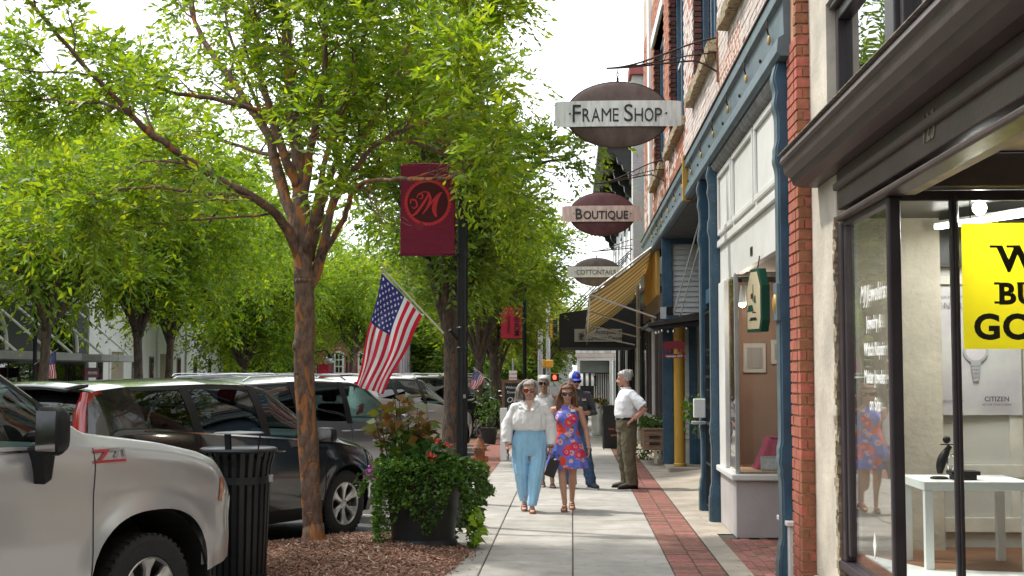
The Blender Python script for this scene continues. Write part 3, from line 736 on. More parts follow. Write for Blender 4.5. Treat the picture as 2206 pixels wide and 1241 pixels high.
# cast-iron posts: moulded silhouette on a square shaft
def post(y0, y1, top, name='iron_post', base_z=.0):
    def prof(z):
        d = .0
        for zc, h, a in ((.30, .06, .02), (.38, .04, .014), (1.05, .05, .02), (1.14, .04, .014), (.95, .03, .01), (3.45, .06, .022), (3.54, .04, .014), (3.90, .07, .022), (4.10, .09, .03)):
            d += a * math.exp(-((z - zc) / h) ** 2)
        if z < .3: d = max(d, .03)
        return d
    zs = [base_z + (top - base_z) * k / 150 for k in range(151)]
    poly = [(XF - .05 - prof(z), z) for z in zs] + [(XF + .045, top), (XF + .045, base_z)]
    MB().prism(poly, y0, y1, 'y').build(name, BLUEP, B)
    poly2 = [(XF - .062 - prof(z), z) for z in zs] + [(XF - .03, top), (XF - .03, base_z)]
    MB().prism(poly2, y0 + .05, y1 - .05, 'y').build('post_moulding', BLUEP_L, B)
post(10.50, 10.76, 4.22); post(15.72, 15.95, 4.22); post(16.95, 17.2, 4.22)
for (y, z) in ((10.48, 2.30),):
    MB().ell((XF - .085, y + .14, z), (.022, .05, .075)).build('gold_rosette', GOLDP, B, smooth=True)
    box('rosette_plate', BLUEP_L, B, XF - .085, XF - .05, y + .05, y + .23, z - .14, z + .16, .006)
# beam with moulding, gold drops and bolts
for (ya, yb) in ((10.30, 18.9), (18.95, 31.0)):
    MB().prism([(XF - .01, 4.79), (XF - .085, 4.79), (XF - .085, 4.68), (XF - .045, 4.66), (XF - .04, 4.40), (XF - .085, 4.37), (XF - .095, 4.26), (XF - .07, 4.225), (XF + .2, 4.225), (XF + .2, 4.79)], ya, yb, 'y').build('beam', BLUEP_L, B, bevel=.004)
    MB().box(XF - .10, XF - .02, ya, yb, 4.792, 4.812).build('beam_capping', IRON, B)
box('beam_end_block', MUSTARD, B, XF - .12, XF + .1, 18.86, 18.96, 4.20, 4.86, .006)
y = 10.9
while y < 27.5:
    MB().ell((XF - .065, y, 4.50), (.016, .022, .045), 8, 6).build('gold_drop', GOLDP, B, smooth=True)
    MB().tube([(XF - .065, y, 4.53), (XF - .085, y - .02, 4.60), (XF - .075, y + .01, 4.67)], .008, 5).build('hook', IRON, B)
    MB().cyl((XF - .042, y + .62, 4.47), (XF - .06, y + .62, 4.47), .017, n=8).build('bolt', IRON, B)
    y += 1.45
MB().prism([(XF - .02, 4.222), (XF - .05, 4.20), (XF - .02, 4.14), (XF + .04, 4.11), (XF + .1, 4.11), (XF + .1, 4.222)], 10.78, 15.72, 'y').build('grey_moulding', pm('grey_weathered', (.20, .20, .20), .8, var=.4, scale=7, bump=.15, bscale=30), B)
# white panelled fascia over the entry
box('fascia_board', WHITEP, B, XF + .05, XF + .12, 10.78, 15.72, 2.80, 4.13)
for (a, b_) in ((10.82, 12.55), (12.65, 14.3), (14.4, 15.7)):
    for (z0, z1) in ((3.36, 3.42), (4.04, 4.10)): box('panel_moulding', WHITEP, B, XF + .02, XF + .049, a, b_, z0, z1, .008)
    for (y0, y1) in ((a, a + .06), (b_ - .06, b_)): box('panel_moulding', WHITEP, B, XF + .021, XF + .048, y0, y1, 3.421, 4.039, .008)
box('fascia_ledge', WHITEP, B, XF + .015, XF + .049, 10.78, 15.72, 3.22, 3.30, .008)
text('house_number', '123', .12, INK, B, (XF + .046, 12.95, 2.89), (0, -1, 0), (0, 0, 1), .003, .003)
# white strip and plinth between post and pier
box('white_board', WHITEP, B, XF + .046, XF + .16, 10.66, 10.74, .6, 4.22); box('white_plinth', WHITEP, B, XF - .03, XF + .16, 10.43, 10.90, .005, .56, .008)
box('plinth_cap', WHITEP, B, XF - .05, XF + .17, 10.40, 10.92, .562, .60, .008)
for z0, z1 in ((2.05, 4.2),):
    box('strip_panel', WHITEP, B, XF + .05, XF + .065, 10.645, 10.659, z0, z1); box('strip_panel', WHITEP, B, XF + .10, XF + .115, 10.645, 10.659, z0, z1)
# show window bay
SILLZ = .62
box('bay_base', PINKST, B, XF + .03, 3.4, 14.22, 15.70, .004, SILLZ - .01, .006)
box('bay_sill', WHITEP, B, XF - .02, 3.4, 14.15, 15.71, SILLZ - .008, SILLZ + .055, .012)
GREYF = pm('grey_alloy', (.42, .43, .42), .4, .3)
box('bay_corner', GREYF, B, XF + .03, XF + .075, 14.22, 14.265, SILLZ + .057, 2.80, .004)
for (y0, y1) in ((15.10, 15.38), (15.39, 15.71)): box('bay_board', WHITEP, B, XF + .025, XF + .07, y0, y1, SILLZ + .057, 2.80, .006)
MB().box(XF + .05, XF + .055, 14.265, 15.1, SILLZ + .057, 2.78).build('pane', GLASS, B)
MB().box(XF + .075, 3.3, 14.24, 14.245, SILLZ + .057, 2.78).build('pane', glass('bay_glass', (.93, .95, .94), f0=.10), B)
box('bay_head', GREYF, B, XF + .035, 3.3, 14.225, 14.262, 2.78, 2.815)
CL = pm('ceiling_boards', (.50, .42, .38), .7, var=.1, scale=4)
for k in range(13):
    y = 10.95 + k * .25
    box('ceiling_board', CL, B, XF + .12, 3.5, y + .006, y + .244, 2.825, 2.845)
box('ceiling_void', DARK, B, XF + .12, 3.5, 10.8, 15.7, 2.86, 2.88)
BRWN = pm('brown_reflection_tone', (.42, .27, .20), .8, var=.10, scale=2)  # panel colour imitates the brown street reflection in the bay glass
box('bay_reflection_panel', BRWN, B, XF + .1, 3.4, 15.5, 15.55, SILLZ + .057, 2.80); box('bay_floor', pm('tan_board', (.45, .28, .18), .7), B, XF + .08, 3.4, 14.27, 15.5, SILLZ + .06, SILLZ + .075)
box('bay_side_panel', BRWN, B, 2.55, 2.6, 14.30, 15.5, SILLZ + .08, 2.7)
for xq, zq, wq, hq in ((1.98, 1.75, .26, .34), (2.30, 1.85, .22, .28)): box('wall_picture', WHITEP, B, xq, xq + wq, 15.46, 15.495, zq, zq + hq, .006); box('wall_print', PINKST, B, xq + .04, xq + wq - .04, 15.45, 15.459, zq + .05, zq + hq - .05)
box('entry_door', BROWNP, B, 3.28, 3.34, 10.9, 14.2, 0, 2.7)
# iron gate and the narrow door behind it
box('stair_door', BLUEP, B, XF + .28, XF + .34, 15.96, 16.94, 0, 2.9); box('door_head', BLUEP, B, XF - .0, XF + .2, 15.955, 16.945, 2.62, 2.80, .008)
box('door_transom_panel', BLUEP, B, XF + .06, XF + .1, 15.955, 16.945, 2.80, 4.38)
gt = MB()
for k in range(8): gt.cyl((XF - .01, 16.02 + k * .125, .06), (XF - .01, 16.02 + k * .125, 2.55), .009, n=6)
for z in (.1, .62, 1.12, 1.7, 2.5): gt.box(XF - .02, XF + .0, 15.97, 16.93, z - .015, z + .015)
for k in range(6):
    gt.tube([(XF - .012, 16.2 + .25 * (k % 3) + .07 * math.cos(a), 1.42 + .5 * (k // 3) + .12 * math.sin(a)) for a in [i * .7 for i in range(9)]], .006, 5)
go = gt.build('iron_gate', BLACKM, B); go['kind'] = 'stuff'
box('letter_box', WHITEPL, B, XF - .17, XF - .02, 16.86, 16.95, 1.18, 1.42, .01); box('gate_latch', STEEL, B, XF - .20, XF - .02, 16.83, 16.90, 1.10, 1.14, .008)

# ---- second bay: open porch, mustard column, boarded end wall
box('porch_ceiling', pm('dark_boards', (.07, .075, .075), .8, var=.3, scale=5), B, XF - .0, 3.6, 17.2, 24.3, 4.20, 4.223)
CLAP = pm('grey_white_clapboard', (.55, .55, .54), .6, var=.06, scale=3)
Yw = 24.3
box('end_wall', CLAP, B, XF + .06, 3.4, Yw + .03, Yw + .12, .09, 4.38)
k = 0; z = .55
while z < 4.3:
    o = MB(); o.add([(XF + .12, Yw + .03, z + .095), (3.3, Yw + .03, z + .095), (3.3, Yw + .005, z), (XF + .12, Yw + .005, z), (XF + .12, Yw + .03, z), (3.3, Yw + .03, z)], [(0, 1, 2, 3), (3, 2, 5, 4)])
    o.build('clapboard', CLAP, B); z += .096
for (x0, x1, z0, z1) in ((XF - .06, XF + .13, .1, 4.38), (XF + .13, 3.3, 2.62, 2.80), (XF + .42, XF + .56, .1, 2.62), (XF + .13, 3.3, 4.1, 4.38), (XF + .56, 3.3, .1, .55)):
    box('blue_frame', BLUEP, B, x0, x1, Yw - .045, Yw + .0, z0, z1, .008)
col = MB(); col.lathe([(.115, .1), (.115, .14), (.098, .16), (.098, 2.60), (.112, 2.63), (.112, 2.70)], (XF + .20, 23.7, 0), 24); col.build('mustard_column', MUSTARD, B, smooth=True)
box('porch_step', CONC_L, B, XF - .02, 3.4, 23.3, 24.6, .0, .095, .01)
# shop glazing beyond the porch, plank base below
WG = pm('weathered_planks', (.36, .33, .29), .8, var=.25, scale=6, bump=.1)
for k in range(6): box('plank', WG, B, XF + .03 + .004 * (k % 2), XF + .1, 24.62, 32.6, .06 + k * .125, .178 + k * .125, .004)
box('corner_board', WHITEP, B, XF - .0, XF + .1, 24.42, 24.62, .06, .82, .006)
GLASS_S = glass('street_glass', (.5, .55, .5), dark=.5, f0=.30)
for k in range(7):
    y0 = 24.65 + k * 1.13
    MB().box(XF + .08, XF + .085, y0 + .05, y0 + 1.08, .83, 3.2).build('pane', GLASS_S, B)
    box('glazing_bar', WHITEP if k in (0, 4) else BROWNP, B, XF + .04, XF + .12, y0 - .05, y0 + .05, .82, 3.3, .006)
box('glazing_head', BROWNP, B, XF + .03, XF + .13, 24.6, 32.6, 2.95, 3.3, .006)
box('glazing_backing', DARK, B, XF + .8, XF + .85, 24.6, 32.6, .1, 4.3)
box('sign_band', pm('mustard_boarding', (.50, .30, .07), .7, var=.12, scale=4), B, XF - .01, XF + .06, 26.6, 31.0, 3.3, 4.38)
for k in range(9): box('boarding_batten', MUSTARD, B, XF - .025, XF - .012, 26.7 + k * .5, 26.75 + k * .5, 3.3, 4.38)

# ---- mustard canvas awning on pipes
A = thing('striped_awning', 'mustard striped canvas awning on pale pipe arms over the walk', 'awning', (1.6, 29, 3.3))
def awn_mat():
    m = bpy.data.materials.new('awning_canvas'); m.use_nodes = True; t = m.node_tree; b = t.nodes['Principled BSDF']; b.inputs['Roughness'].default_value = .8
    o = [n for n in t.nodes if n.type == 'OUTPUT_MATERIAL'][0]
    g = N(t, 'ShaderNodeTexCoord'); sp = N(t, 'ShaderNodeSeparateXYZ'); t.links.new(g.outputs['Object'], sp.inputs[0])
    a = N(t, 'ShaderNodeMath', operation='MULTIPLY'); a.inputs[1].default_value = 1.15; t.links.new(sp.outputs['Y'], a.inputs[0])
    f = N(t, 'ShaderNodeMath', operation='FRACT'); t.links.new(a.outputs[0], f.inputs[0])
    c = N(t, 'ShaderNodeValToRGB'); c.color_ramp.interpolation = 'CONSTANT'; e = c.color_ramp.elements
    e[0].color = (.78, .66, .40, 1); e[1].position = .62; e[1].color = (.36, .25, .11, 1)
    t.links.new(f.outputs[0], c.inputs['Fac']); t.links.new(c.outputs['Color'], b.inputs['Base Color'])
    tr = N(t, 'ShaderNodeBsdfTranslucent'); t.links.new(c.outputs['Color'], tr.inputs['Color']); ms = N(t, 'ShaderNodeMixShader'); ms.inputs['Fac'].default_value = .35
    t.links.new(b.outputs[0], ms.inputs[1]); t.links.new(tr.outputs[0], ms.inputs[2]); t.links.new(ms.outputs[0], o.inputs['Surface']); return m
YA, YB = 26.9, 36.2
cv = MB().grid(lambda u, v: (.36 + (1.66 - .36) * v, YA + (YB - YA) * u, 3.32 + (4.30 - 3.32) * v - .55 * u - .05 * math.sin(math.pi * v) - .012 * math.sin(8 * math.pi * u) * math.sin(math.pi * v)), 40, 10)
AW = awn_mat()
o = cv.build('canvas', AW, A, smooth=True); sm = o.modifiers.new('s', 'SOLIDIFY'); sm.thickness = .004
vl = MB().grid(lambda u, v: (.36 - .012 * math.sin(30 * u) * v - .03 * v, YA + (YB - YA) * u, 3.32 - .55 * u - .10 * v - .03 * abs(math.sin(20 * u)) * v), 40, 4)
o = vl.build('valance', AW, A, smooth=True); sm = o.modifiers.new('s', 'SOLIDIFY'); sm.thickness = .004
MB().grid(lambda u, v: (.34 - .05 * v + .03 * u * (1 - v), YA - .01 - .02 * math.sin(7 * v), 3.33 - .95 * v - .1 * u), 3, 8).build('loose_canvas_end', pm('pale_canvas', (.55, .52, .45), .8), A, smooth=True)
PIPE = pm('pale_pipe', (.52, .50, .45), .4, .4)
MB().cyl((.36, YA, 3.32), (.36, YB, 2.77), .022).build('front_pipe', PIPE, A)
MB().cyl((.36, YA - .0, 3.34), (1.66, YA - .0, 4.32), .022).build('rafter_pipe', PIPE, A)
for (yy, z0, z1) in ((YA, 3.33, 2.86), (YA + 3.1, 3.14, 2.72), (YA + 6.2, 2.95, 2.62), (YB, 2.78, 2.5)):
    MB().cyl((.37, yy, z0), (1.70, yy, z1), .02).build('arm', PIPE, A)
MB().cyl((1.62, 32.75, 0.1), (1.62, 32.75, 4.3), .045).build('support_post', PIPE, A)

# ---- small porch canopy hung on rods, spotlights, pig sign
C_ = thing('porch_canopy', 'small dark metal canopy hung on pale rods above the mustard column', 'canopy', (1.8, 23.4, 2.6))
MB().prism([(1.30, 2.54), (2.5, 2.70), (2.5, 2.86), (1.30, 2.60)], 22.9, 25.0, 'y').build('roof', pm('dark_tin', (.045, .04, .038), .6, .3, var=.4, scale=5), C_, bevel=.004)
MB().prism([(1.32, 2.53), (2.5, 2.69), (2.5, 2.62), (1.40, 2.49)], 22.95, 24.2, 'y').build('soffit', BLACKP, C_)
for (x, dx) in ((1.74, .28), (1.86, .26)): MB().cyl((x, 22.98, 2.72), (x + dx + .1, 21.6, 4.36), .013).build('rod', STEEL, C_)
box('floodlight', BLACKPL, C_, 1.62, 1.74, 22.92, 23.05, 2.74, 2.90, .02); box('floodlight_panel', STEEL, C_, 1.52, 1.62, 22.9, 22.94, 2.68, 2.88)
for k, (x, z) in enumerate(((1.45, 2.44), (1.50, 2.46), (1.55, 2.48), (1.66, 2.47), (1.75, 2.47), (1.98, 2.52))):
    MB().ell((x, 22.98 + .03 * (k % 2), z), (.026, .03, .03), 10, 6).build('spotlight', CHROME, C_, smooth=True)
pg = thing('pig_sign', 'dark red pig-shaped sign with a small ribbon sign below', 'sign', (1.75, 22.92, 2.2))
pig = [(0,.10),(.02,.15),(.05,.17),(.06,.20),(.09,.175),(.14,.19),(.22,.20),(.30,.195),(.36,.18),(.39,.15),(.41,.16),(.40,.13),(.39,.09),(.375,.06),(.375,.0),(.345,.0),(.335,.05),(.30,.06),(.30,.0),(.27,.0),(.265,.06),(.15,.055),(.14,.0),(.11,.0),(.105,.055),(.08,.06),(.075,.0),(.05,.0),(.045,.075),(.02,.075)]
MB().prism([(1.545 + x, 2.10 + z) for x, z in pig], 22.91, 22.925, 'y').build('pig', REDP, pg)
MB().prism([(1.56, 2.0), (1.57, 2.03), (1.56, 2.07), (1.94, 2.07), (1.92, 2.035), (1.94, 2.0)], 22.91, 22.922, 'y').build('ribbon', REDP, pg)
text('lettering', 'cupcakes EAT', .05, WHITEPL, pg, (1.75, 22.908, 2.018), (1, 0, 0), (0, 0, 1), .0005, .0005)
for x in (1.65, 1.85): MB().cyl((x, 22.918, 2.07), (x, 22.918, 2.5), .003, n=5).build('chain', BLACKM, pg)

# ---- oval hanging signs
SIGN_R = pm('rusted_sign_plate', (.085, .055, .047), .5, .35, scale=5, bump=.05, bscale=40, col2=(.165, .115, .10), fac=(.35, .7), stretch=(1, 1, .6))
SIGN_R2 = pm('maroon_sign_plate', (.085, .028, .028), .5, .3, scale=5, bump=.04, col2=(.13, .05, .045))
SIGN_R3 = pm('grey_sign_plate', (.085, .072, .064), .55, .35, scale=6, bump=.05, col2=(.15, .12, .10))
BAND1 = pm('brushed_steel_band', (.68, .69, .66), .40, .45, scale=4, bump=.03, bscale=60, col2=(.46, .46, .43), fac=(.42, .75), stretch=(6, 1, 1))
BAND2 = pm('copper_band', (.66, .49, .41), .42, .3, scale=4, bump=.03, col2=(.42, .29, .24), stretch=(5, 1, 1))
def hang_sign(y, cx, zc, W, H, words, plate, band, label, size, bh, mount_z, bold=.004, ink=INK):
    s = thing('hanging_sign', label, 'sign', (cx, y, zc), 0, 'oval shop signs hung over the sidewalk')
    n = 48
    MB().ell((cx, y, zc), (W / 2 * .83, .065, H / 2), n, 20).build('oval_plate', plate, s, True, None); MB().prism([(cx + W / 2 * .834 * math.cos(2 * math.pi * k / n), zc + H / 2 * 1.006 * math.sin(2 * math.pi * k / n)) for k in range(n)], y - .012, y + .012, 'y').build('oval_rim', IRON, s)
    # bowed band across the plate with curved ends
    def bow(u): return y - .045 - .035 * (1 - (2 * u - 1) ** 2)
    rg = []
    for k in range(25):
        u = k / 24; x = cx + W * (u - .5); e = bh / 2 - .018 * max(0, abs(2 * u - 1) - .9) * 10 * .5; yy = bow(u)
        rg.append([(x, yy, zc - e), (x, yy, zc + e), (x, yy - .006, zc + e), (x, yy - .006, zc - e)])
    MB().rings(rg).build('band', band, s, smooth=True)
    xx = -sum(wd for _, wd, _ in words) / 2
    for ch, wd, sz in words:
        
        if ch != ' ': text('lettering', ch, sz, ink, s, (cx + xx, y - .0895, zc - size * .35), (1, 0, 0), (0, 0, 1), .004, bold, 'LEFT', fit=wd - .018)
        xx += wd
    for sx in (-1, 1): MB().ell((cx + sx * (xx + .03), y - .086, zc), (.012, .006, .012), 8, 6).build('rivet', ink, s)
    MB().tube([(cx, y, zc + H / 2 - .01), (cx, y, zc + H / 2 + .05)], .014, 8).build('eye', IRON, s)
    for k in range(3):
        c0 = zc + H / 2 + .05 + k * .035
        MB().tube([(cx + (.014 * math.cos(a) if k % 2 else 0), y + (0 if k % 2 else .014 * math.cos(a)), c0 + .022 * math.sin(a)) for a in [i * math.pi / 5 for i in range(11)]], .005, 5).build('chain_link', IRON, s)
    # wrought truss bracket sweeping out from the wall
    br = thing('sign_bracket', label.split(' sign')[0] + ' sign: its swept iron bracket on the brick wall', 'bracket', (XF, y, mount_z), 0, 'wrought iron sign brackets')
    z_tip = zc + H / 2 + .16
    def arc(t, off):       # t 0 tip .. 1 wall
        x = cx - .13 + (XF - cx + .13) * t
        z = z_tip + (mount_z - z_tip) * (3 * t * t - 2 * t ** 3) * .92 + off * (.02 + .98 * t) * math.sin(min(1, t * 1.1) * math.pi * .5)
        return (x, y, z)
    top = [arc(k / 20, .20) for k in range(21)]; mid = [arc(k / 20, .02) for k in range(21)]; low = [arc(k / 20, -.07 - .16 * max(0, k / 20 - .8) * 5 * .9) for k in range(21)]
    MB().tube(top, .011, 6).build('top_rod', IRON, br); MB().tube(mid, .008, 6).build('middle_rod', IRON, br); MB().tube(low, .011, 6).build('lower_rod', IRON, br)
    for k in range(2, 20, 2):
        MB().tube([low[k], top[min(20, k + 1)], low[min(20, k + 2)]], .005, 5).build('lacing', IRON, br)
    box('wall_plate', pm('rust_orange', (.30, .12, .06), .8, var=.3), br, XF - .02, XF + .0, y - .03, y + .03, mount_z - .33, mount_z + .25)
    return s
hang_sign(15.25, .535, 4.74, 1.46, .775, [('F', .115, .29), ('R', .105, .225), ('A', .115, .225), ('M', .13, .225), ('E', .085, .225), (' ', .045, .2), ('S', .12, .29), ('H', .115, .225), ('O', .12, .225), ('P', .10, .225)], SIGN_R, BAND1, 'large oval FRAME SHOP sign, rust-brown plate with a brushed steel band', .27, .30, 5.45, .0)
hang_sign(24.0, .55, 4.63, 1.46, .80, [('B', .14, .27), ('OUTIQUE', .83, .205)], SIGN_R2, BAND2, 'middle oval BOUTIQUE sign, maroon plate with a coppery band', .27, .29, 5.45, .004)
hang_sign(33.2, .61, 4.27, 1.46, .72, [('COTTONTAILS', 1.0, .17)], SIGN_R3, BAND1, 'smallest oval COTTONTAILS sign, grey-brown plate with a pale band', .19, .27, 4.95, .0)

# ---- things in and around the show window bay
hs = thing('green_shop_sign', 'cream sign in a pointed dark green frame hung in the entry', 'sign', (1.9, 12.6, 2.35))
GRN = pm('dark_green_paint', (.012, .075, .045), .4, var=.1); CRM = pm('cream_sign_paint', (.66, .56, .36), .55, var=.06, scale=8)
yq = 12.2
sil = [(-.0, .0), (.30, .0), (.335, .10), (.335, .42), (.25, .58), (.085, .58), (.0, .42), (.0, .1)]
MS = Matrix.Rotation(R(-74), 3, 'Z')
def place(pts, lo, hi, name, mat, par):
    m = MB(); n = len(pts); c0 = Vector((1.70, yq, 2.12))
    vs = [c0 + MS @ Vector((a - .16, lo, b)) for a, b in pts] + [c0 + MS @ Vector((a - .16, hi, b)) for a, b in pts]
    m.add(vs, [tuple(range(n)), tuple(reversed(range(n, 2 * n)))] + [(i, i + n, (i + 1) % n + n, (i + 1) % n) for i in range(n)])
    return m.build(name, mat, par, bevel=.003)
place(sil, -.04, .04, 'frame', GRN, hs)
c_ = Vector((.1675, .27)); ins = [((a - c_.x) * .86 + c_.x, (b - c_.y) * .90 + c_.y) for a, b in sil]
place(ins, -.046, -.041, 'face', CRM, hs); place(ins, .041, .046, 'face', CRM, hs)
for (a, b, w_, h_, mt) in ((.16, .36, .02, .16, GRN), (.13, .33, .05, .05, REDP), (.20, .30, .04, .07, GRN), (.10, .22, .14, .06, GRN), (.18, .18, .10, .012, REDP), (.16, .12, .18, .03, INK)):
    place([(a - w_ / 2, b - h_ / 2), (a + w_ / 2, b - h_ / 2), (a + w_ / 2 * .6, b + h_ / 2), (a - w_ / 2 * .7, b + h_ / 2 * .9)], -.0485, -.0465, 'painted_motif', mt, hs)
MB().tube([(1.70, yq, 2.69), (1.72, yq, 2.82)], .006, 6).build('hook', IRON, hs)
cl = thing('draped_cloth', 'wine red cloth draped over a block in the bay window', 'cloth', (2.25, 14.7, SILLZ))
CLM = pm('wine_cloth', (.26, .015, .06), .75, var=.15, scale=10, bump=.1)
def drape(u, v):
    a = 2 * math.pi * u; r = .13 + .13 * v ** 1.6 + .02 * math.sin(9 * a) * v
    return (2.30 + r * math.cos(a) * 1.2, 14.75 + r * math.sin(a), SILLZ + .08 + (.34 if v < .3 else .34 * (1 - (v - .3) / .7) + 0) + .005)
MB().grid(drape, 48, 12).build('cloth', CLM, cl, smooth=True); MB().lathe([(.0, .425 + SILLZ), (.17, .425 + SILLZ), (.15, .41 + SILLZ)], (2.30, 14.75, 0), 24).build('cloth_top', CLM, cl)
pf = thing('picture_frame', 'small silver picture frame leaning in the bay window', 'picture frame', (2.13, 14.4, SILLZ))
Mx = Matrix.Rotation(R(-14), 3, 'X')
MB().obox((2.13, 14.42, SILLZ + .155), (.22, .02, .16), Mx).build('frame', STEEL, pf, bevel=.004); MB().obox((2.13, 14.408, SILLZ + .153), (.17, .004, .11), Mx).build('picture', pm('sketch_paper', (.62, .66, .66), .6, scale=30, var=.2), pf)
lm = thing('window_spotlight', 'small lit spotlight at the top of the bay window', 'lamp', (1.86, 14.6, 2.4))
MB().cyl((1.88, 14.6, 2.70), (1.86, 14.55, 2.50), .035, .045).build('holder', WHITEPL, lm); MB().ell((1.855, 14.54, 2.49), (.04, .04, .03), 10, 6).build('lit_lens', emis('spot_glow', (1, .75, .4), 8), lm, smooth=True); lamp('spot_light', 'POINT', (1.9, 14.5, 2.40), 12, .05, lm, (1, .86, .7))

# planter box on the planks
pb = thing('planter_box', 'wooden planter box of green herbs fixed to the plank wall', 'planter', (1.6, 25.2, .3))
for k in range(3): box('board', WOOD, pb, 1.34, 1.72, 25.0, 25.03, .30 + k * .125, .42 + k * .125, .004)
for k in range(3): box('board', WOOD, pb, 1.34, 1.365, 25.032, 26.4, .30 + k * .125, .42 + k * .125, .004)
box('rim', WOOD, pb, 1.32, 1.72, 24.98, 26.42, .672, .70, .004); box('soil', MULCH, pb, 1.37, 1.69, 25.04, 26.4, .5, .66)
for z in (.40, .52): box('slot', BLACKP, pb, 1.43, 1.63, 24.985, 24.998, z, z + .05)
box('prop', pm('pale_wood', (.45, .38, .28), .7), pb, 1.52, 1.58, 25.0, 25.05, .05, .298)

# ================================================================ white building with black bracketed eaves
Wb = thing('white_corniced_building', 'white painted brick building with black bracketed eaves beyond the brick shops', 'building', (2, 45, 0))
WBT = bricktex('white_brick_far', (.74, .74, .73), (.66, .66, .66), (.52, .52, .52), 4.0, .5, .16, .015)
o = box('chimney_pier', WBT, Wb, 1.52, 2.3, 32.9, 33.6, 4.2, 9.2); planar_uv(o, (0, 2))
box('pier_cap', pm('red_cap', (.34, .10, .09), .8), Wb, 1.44, 2.3, 32.8, 33.7, 9.2, 9.45, .02)
box('wall', WHITEB, Wb, 1.74, 2.6, 33.6, 57, 3.9, 9.0)
for k in range(16): box('siding_board', WHITEP, Wb, 1.715, 1.738, 33.6, 57, 4.0 + k * .3, 4.285 + k * .3)
box('eave', BLACKP, Wb, .80, 2.4, 34.6, 56, 7.72, 7.86, .02); box('gutter', pm('gutter_grey', (.10, .10, .11), .5), Wb, .70, .82, 34.6, 56, 7.68, 7.9, .02)
box('frieze', BLACKP, Wb, 1.62, 1.714, 34.6, 56, 7.0, 7.72)
for k in range(8):
    y = 34.8 + k * 2.7
    pr = [(1.70, 7.70), (.92, 7.70), (.90, 7.60), (1.0, 7.52), (1.05, 7.56), (1.18, 7.46), (1.22, 7.30), (1.32, 7.26), (1.36, 7.12), (1.48, 7.06), (1.50, 6.9), (1.60, 6.78), (1.70, 6.72)]
    MB().prism(pr, y, y + .3, 'y').build('eave_bracket', BLACKP, Wb, bevel=.01)
for k in range(6):
    y = 35.2 + k * 3.4
    f = box('window', BLACKP, Wb, 1.70, 1.72, y, y + 1.2, 4.6, 6.5); 
    box('pane', GLASS_B, f, 1.695, 1.70, y + .08, y + 1.12, 4.7, 6.4)
box('shopfront_wall', BLACKP, Wb, 1.86, 2.6, 33.0, 57, 0, 3.9)
for k in range(14):
    y = 33.2 + k * 1.7
    box('shop_pane', GLASS_B, Wb, 1.84, 1.855, y + .12, y + 1.58, .5, 3.0); box('shop_mullion', WHITEP if k % 4 == 3 else BLACKP, Wb, 1.80, 1.856, y - .06, y + .06, .1, 3.4)
box('shop_fascia', pm('grey_fascia', (.35, .36, .36), .6), Wb, 1.78, 1.858, 40, 57, 3.0, 3.9)
# black box canopy with its name board
Cn = thing('antiques_canopy', 'black fabric box canopy with a pale antiques shop name board', 'canopy', (.8, 40, 2.4))
BLKC = pm('black_canvas', (.022, .021, .020), .8, var=.3, scale=4, bump=.05)
MB().prism([(-.36, 2.46), (-.38, 3.20), (-.36, 3.42), (1.85, 3.75), (1.85, 2.46)], 37.5, 42.5, 'y').build('canopy_cover', BLKC, Cn, bevel=.01)
for k in range(20): MB().ell((-.38, 37.6 + .25 * k, 2.46), (.02, .1, .05), 6, 4).build('scallop', BLKC, Cn)
SB = pm('tan_sign_board', (.36, .33, .27), .6, var=.06)
box('name_board', SB, Cn, .06, 1.40, 37.44, 37.496, 2.62, 2.98, .004)
text('lettering', 'Antiques &', .17, INK, Cn, (1.02, 37.43, 2.84), (1, 0, 0), (0, 0, 1), .001, .001, sx=1.0); text('lettering', 'Home Decor', .17, INK, Cn, (1.0, 37.43, 2.67), (1, 0, 0), (0, 0, 1), .001, .001, sx=.95)
for k in range(7):
    a = R(100 + k * 22); MB().tube([(.33, 37.436, 2.78), (.33 + .1 * math.cos(a), 37.436, 2.78 + .1 * math.sin(a)), (.33 + .19 * math.cos(a), 37.436, 2.78 + .17 * math.sin(a))], [.004, .02, .004], 6, sq=.3).build('emblem_ray', INK, Cn)
text('lettering', 'East Fork', .10, INK, Cn, (.38, 37.43, 2.66), (1, 0, 0), (0, 0, 1), .001, .001, shear=.3)
for k in range(4): MB().cyl((-.2 + .06 * k, 38 + k * 1.2, 3.45), (1.72, 38 + k * 1.2, 5.3), .018, n=6).build('tie_rod', BLACKM, Cn)

# ================================================================ farther shops
Fb = thing('porch_shop', 'pale grey shop with a shingled porch roof over the far sidewalk', 'shop', (1, 58, 0))
GW = pm('pale_grey_wall', (.50, .53, .52), .7, var=.06)
box('wall', GW, Fb, 1.86, 6, 57.1, 62, 0, 6.0)
box('porch_gable', GW, Fb, .28, 1.86, 58.6, 60.6, 2.62, 3.5)
r = 0
for k in range(5):
    z = 2.62 + k * .12
    for j in range(7):
        x0 = .14 + j * .26 + (.13 if k % 2 else 0) + k * .05
        if x0 < 1.75: MB().obox((x0 + .12, 58.35 + k * .06, z + .05), (.24, .03, .15), Matrix.Rotation(R(-30), 3, 'X')).build('shingle', pm('grey_shingle', (.30, .31, .31), .8, obj_rand=.25), Fb)
box('porch_beam', pm('pinkish_trim', (.60, .50, .45), .6), Fb, .14, 1.84, 58.25, 58.5, 2.42, 2.60); box('porch_frieze', WHITEP, Fb, .2, 1.84, 58.28, 58.48, 2.28, 2.42)
box('porch_post', WHITEP, Fb, .24, .34, 58.3, 58.42, 0, 2.28, .01); box('porch_post', WHITEP, Fb, 1.62, 1.74, 58.3, 58.42, 0, 2.28, .01)
box('porch_panel', pm('grey_green', (.17, .20, .19), .5), Fb, .36, 1.60, 58.7, 58.8, 1.75, 2.26)
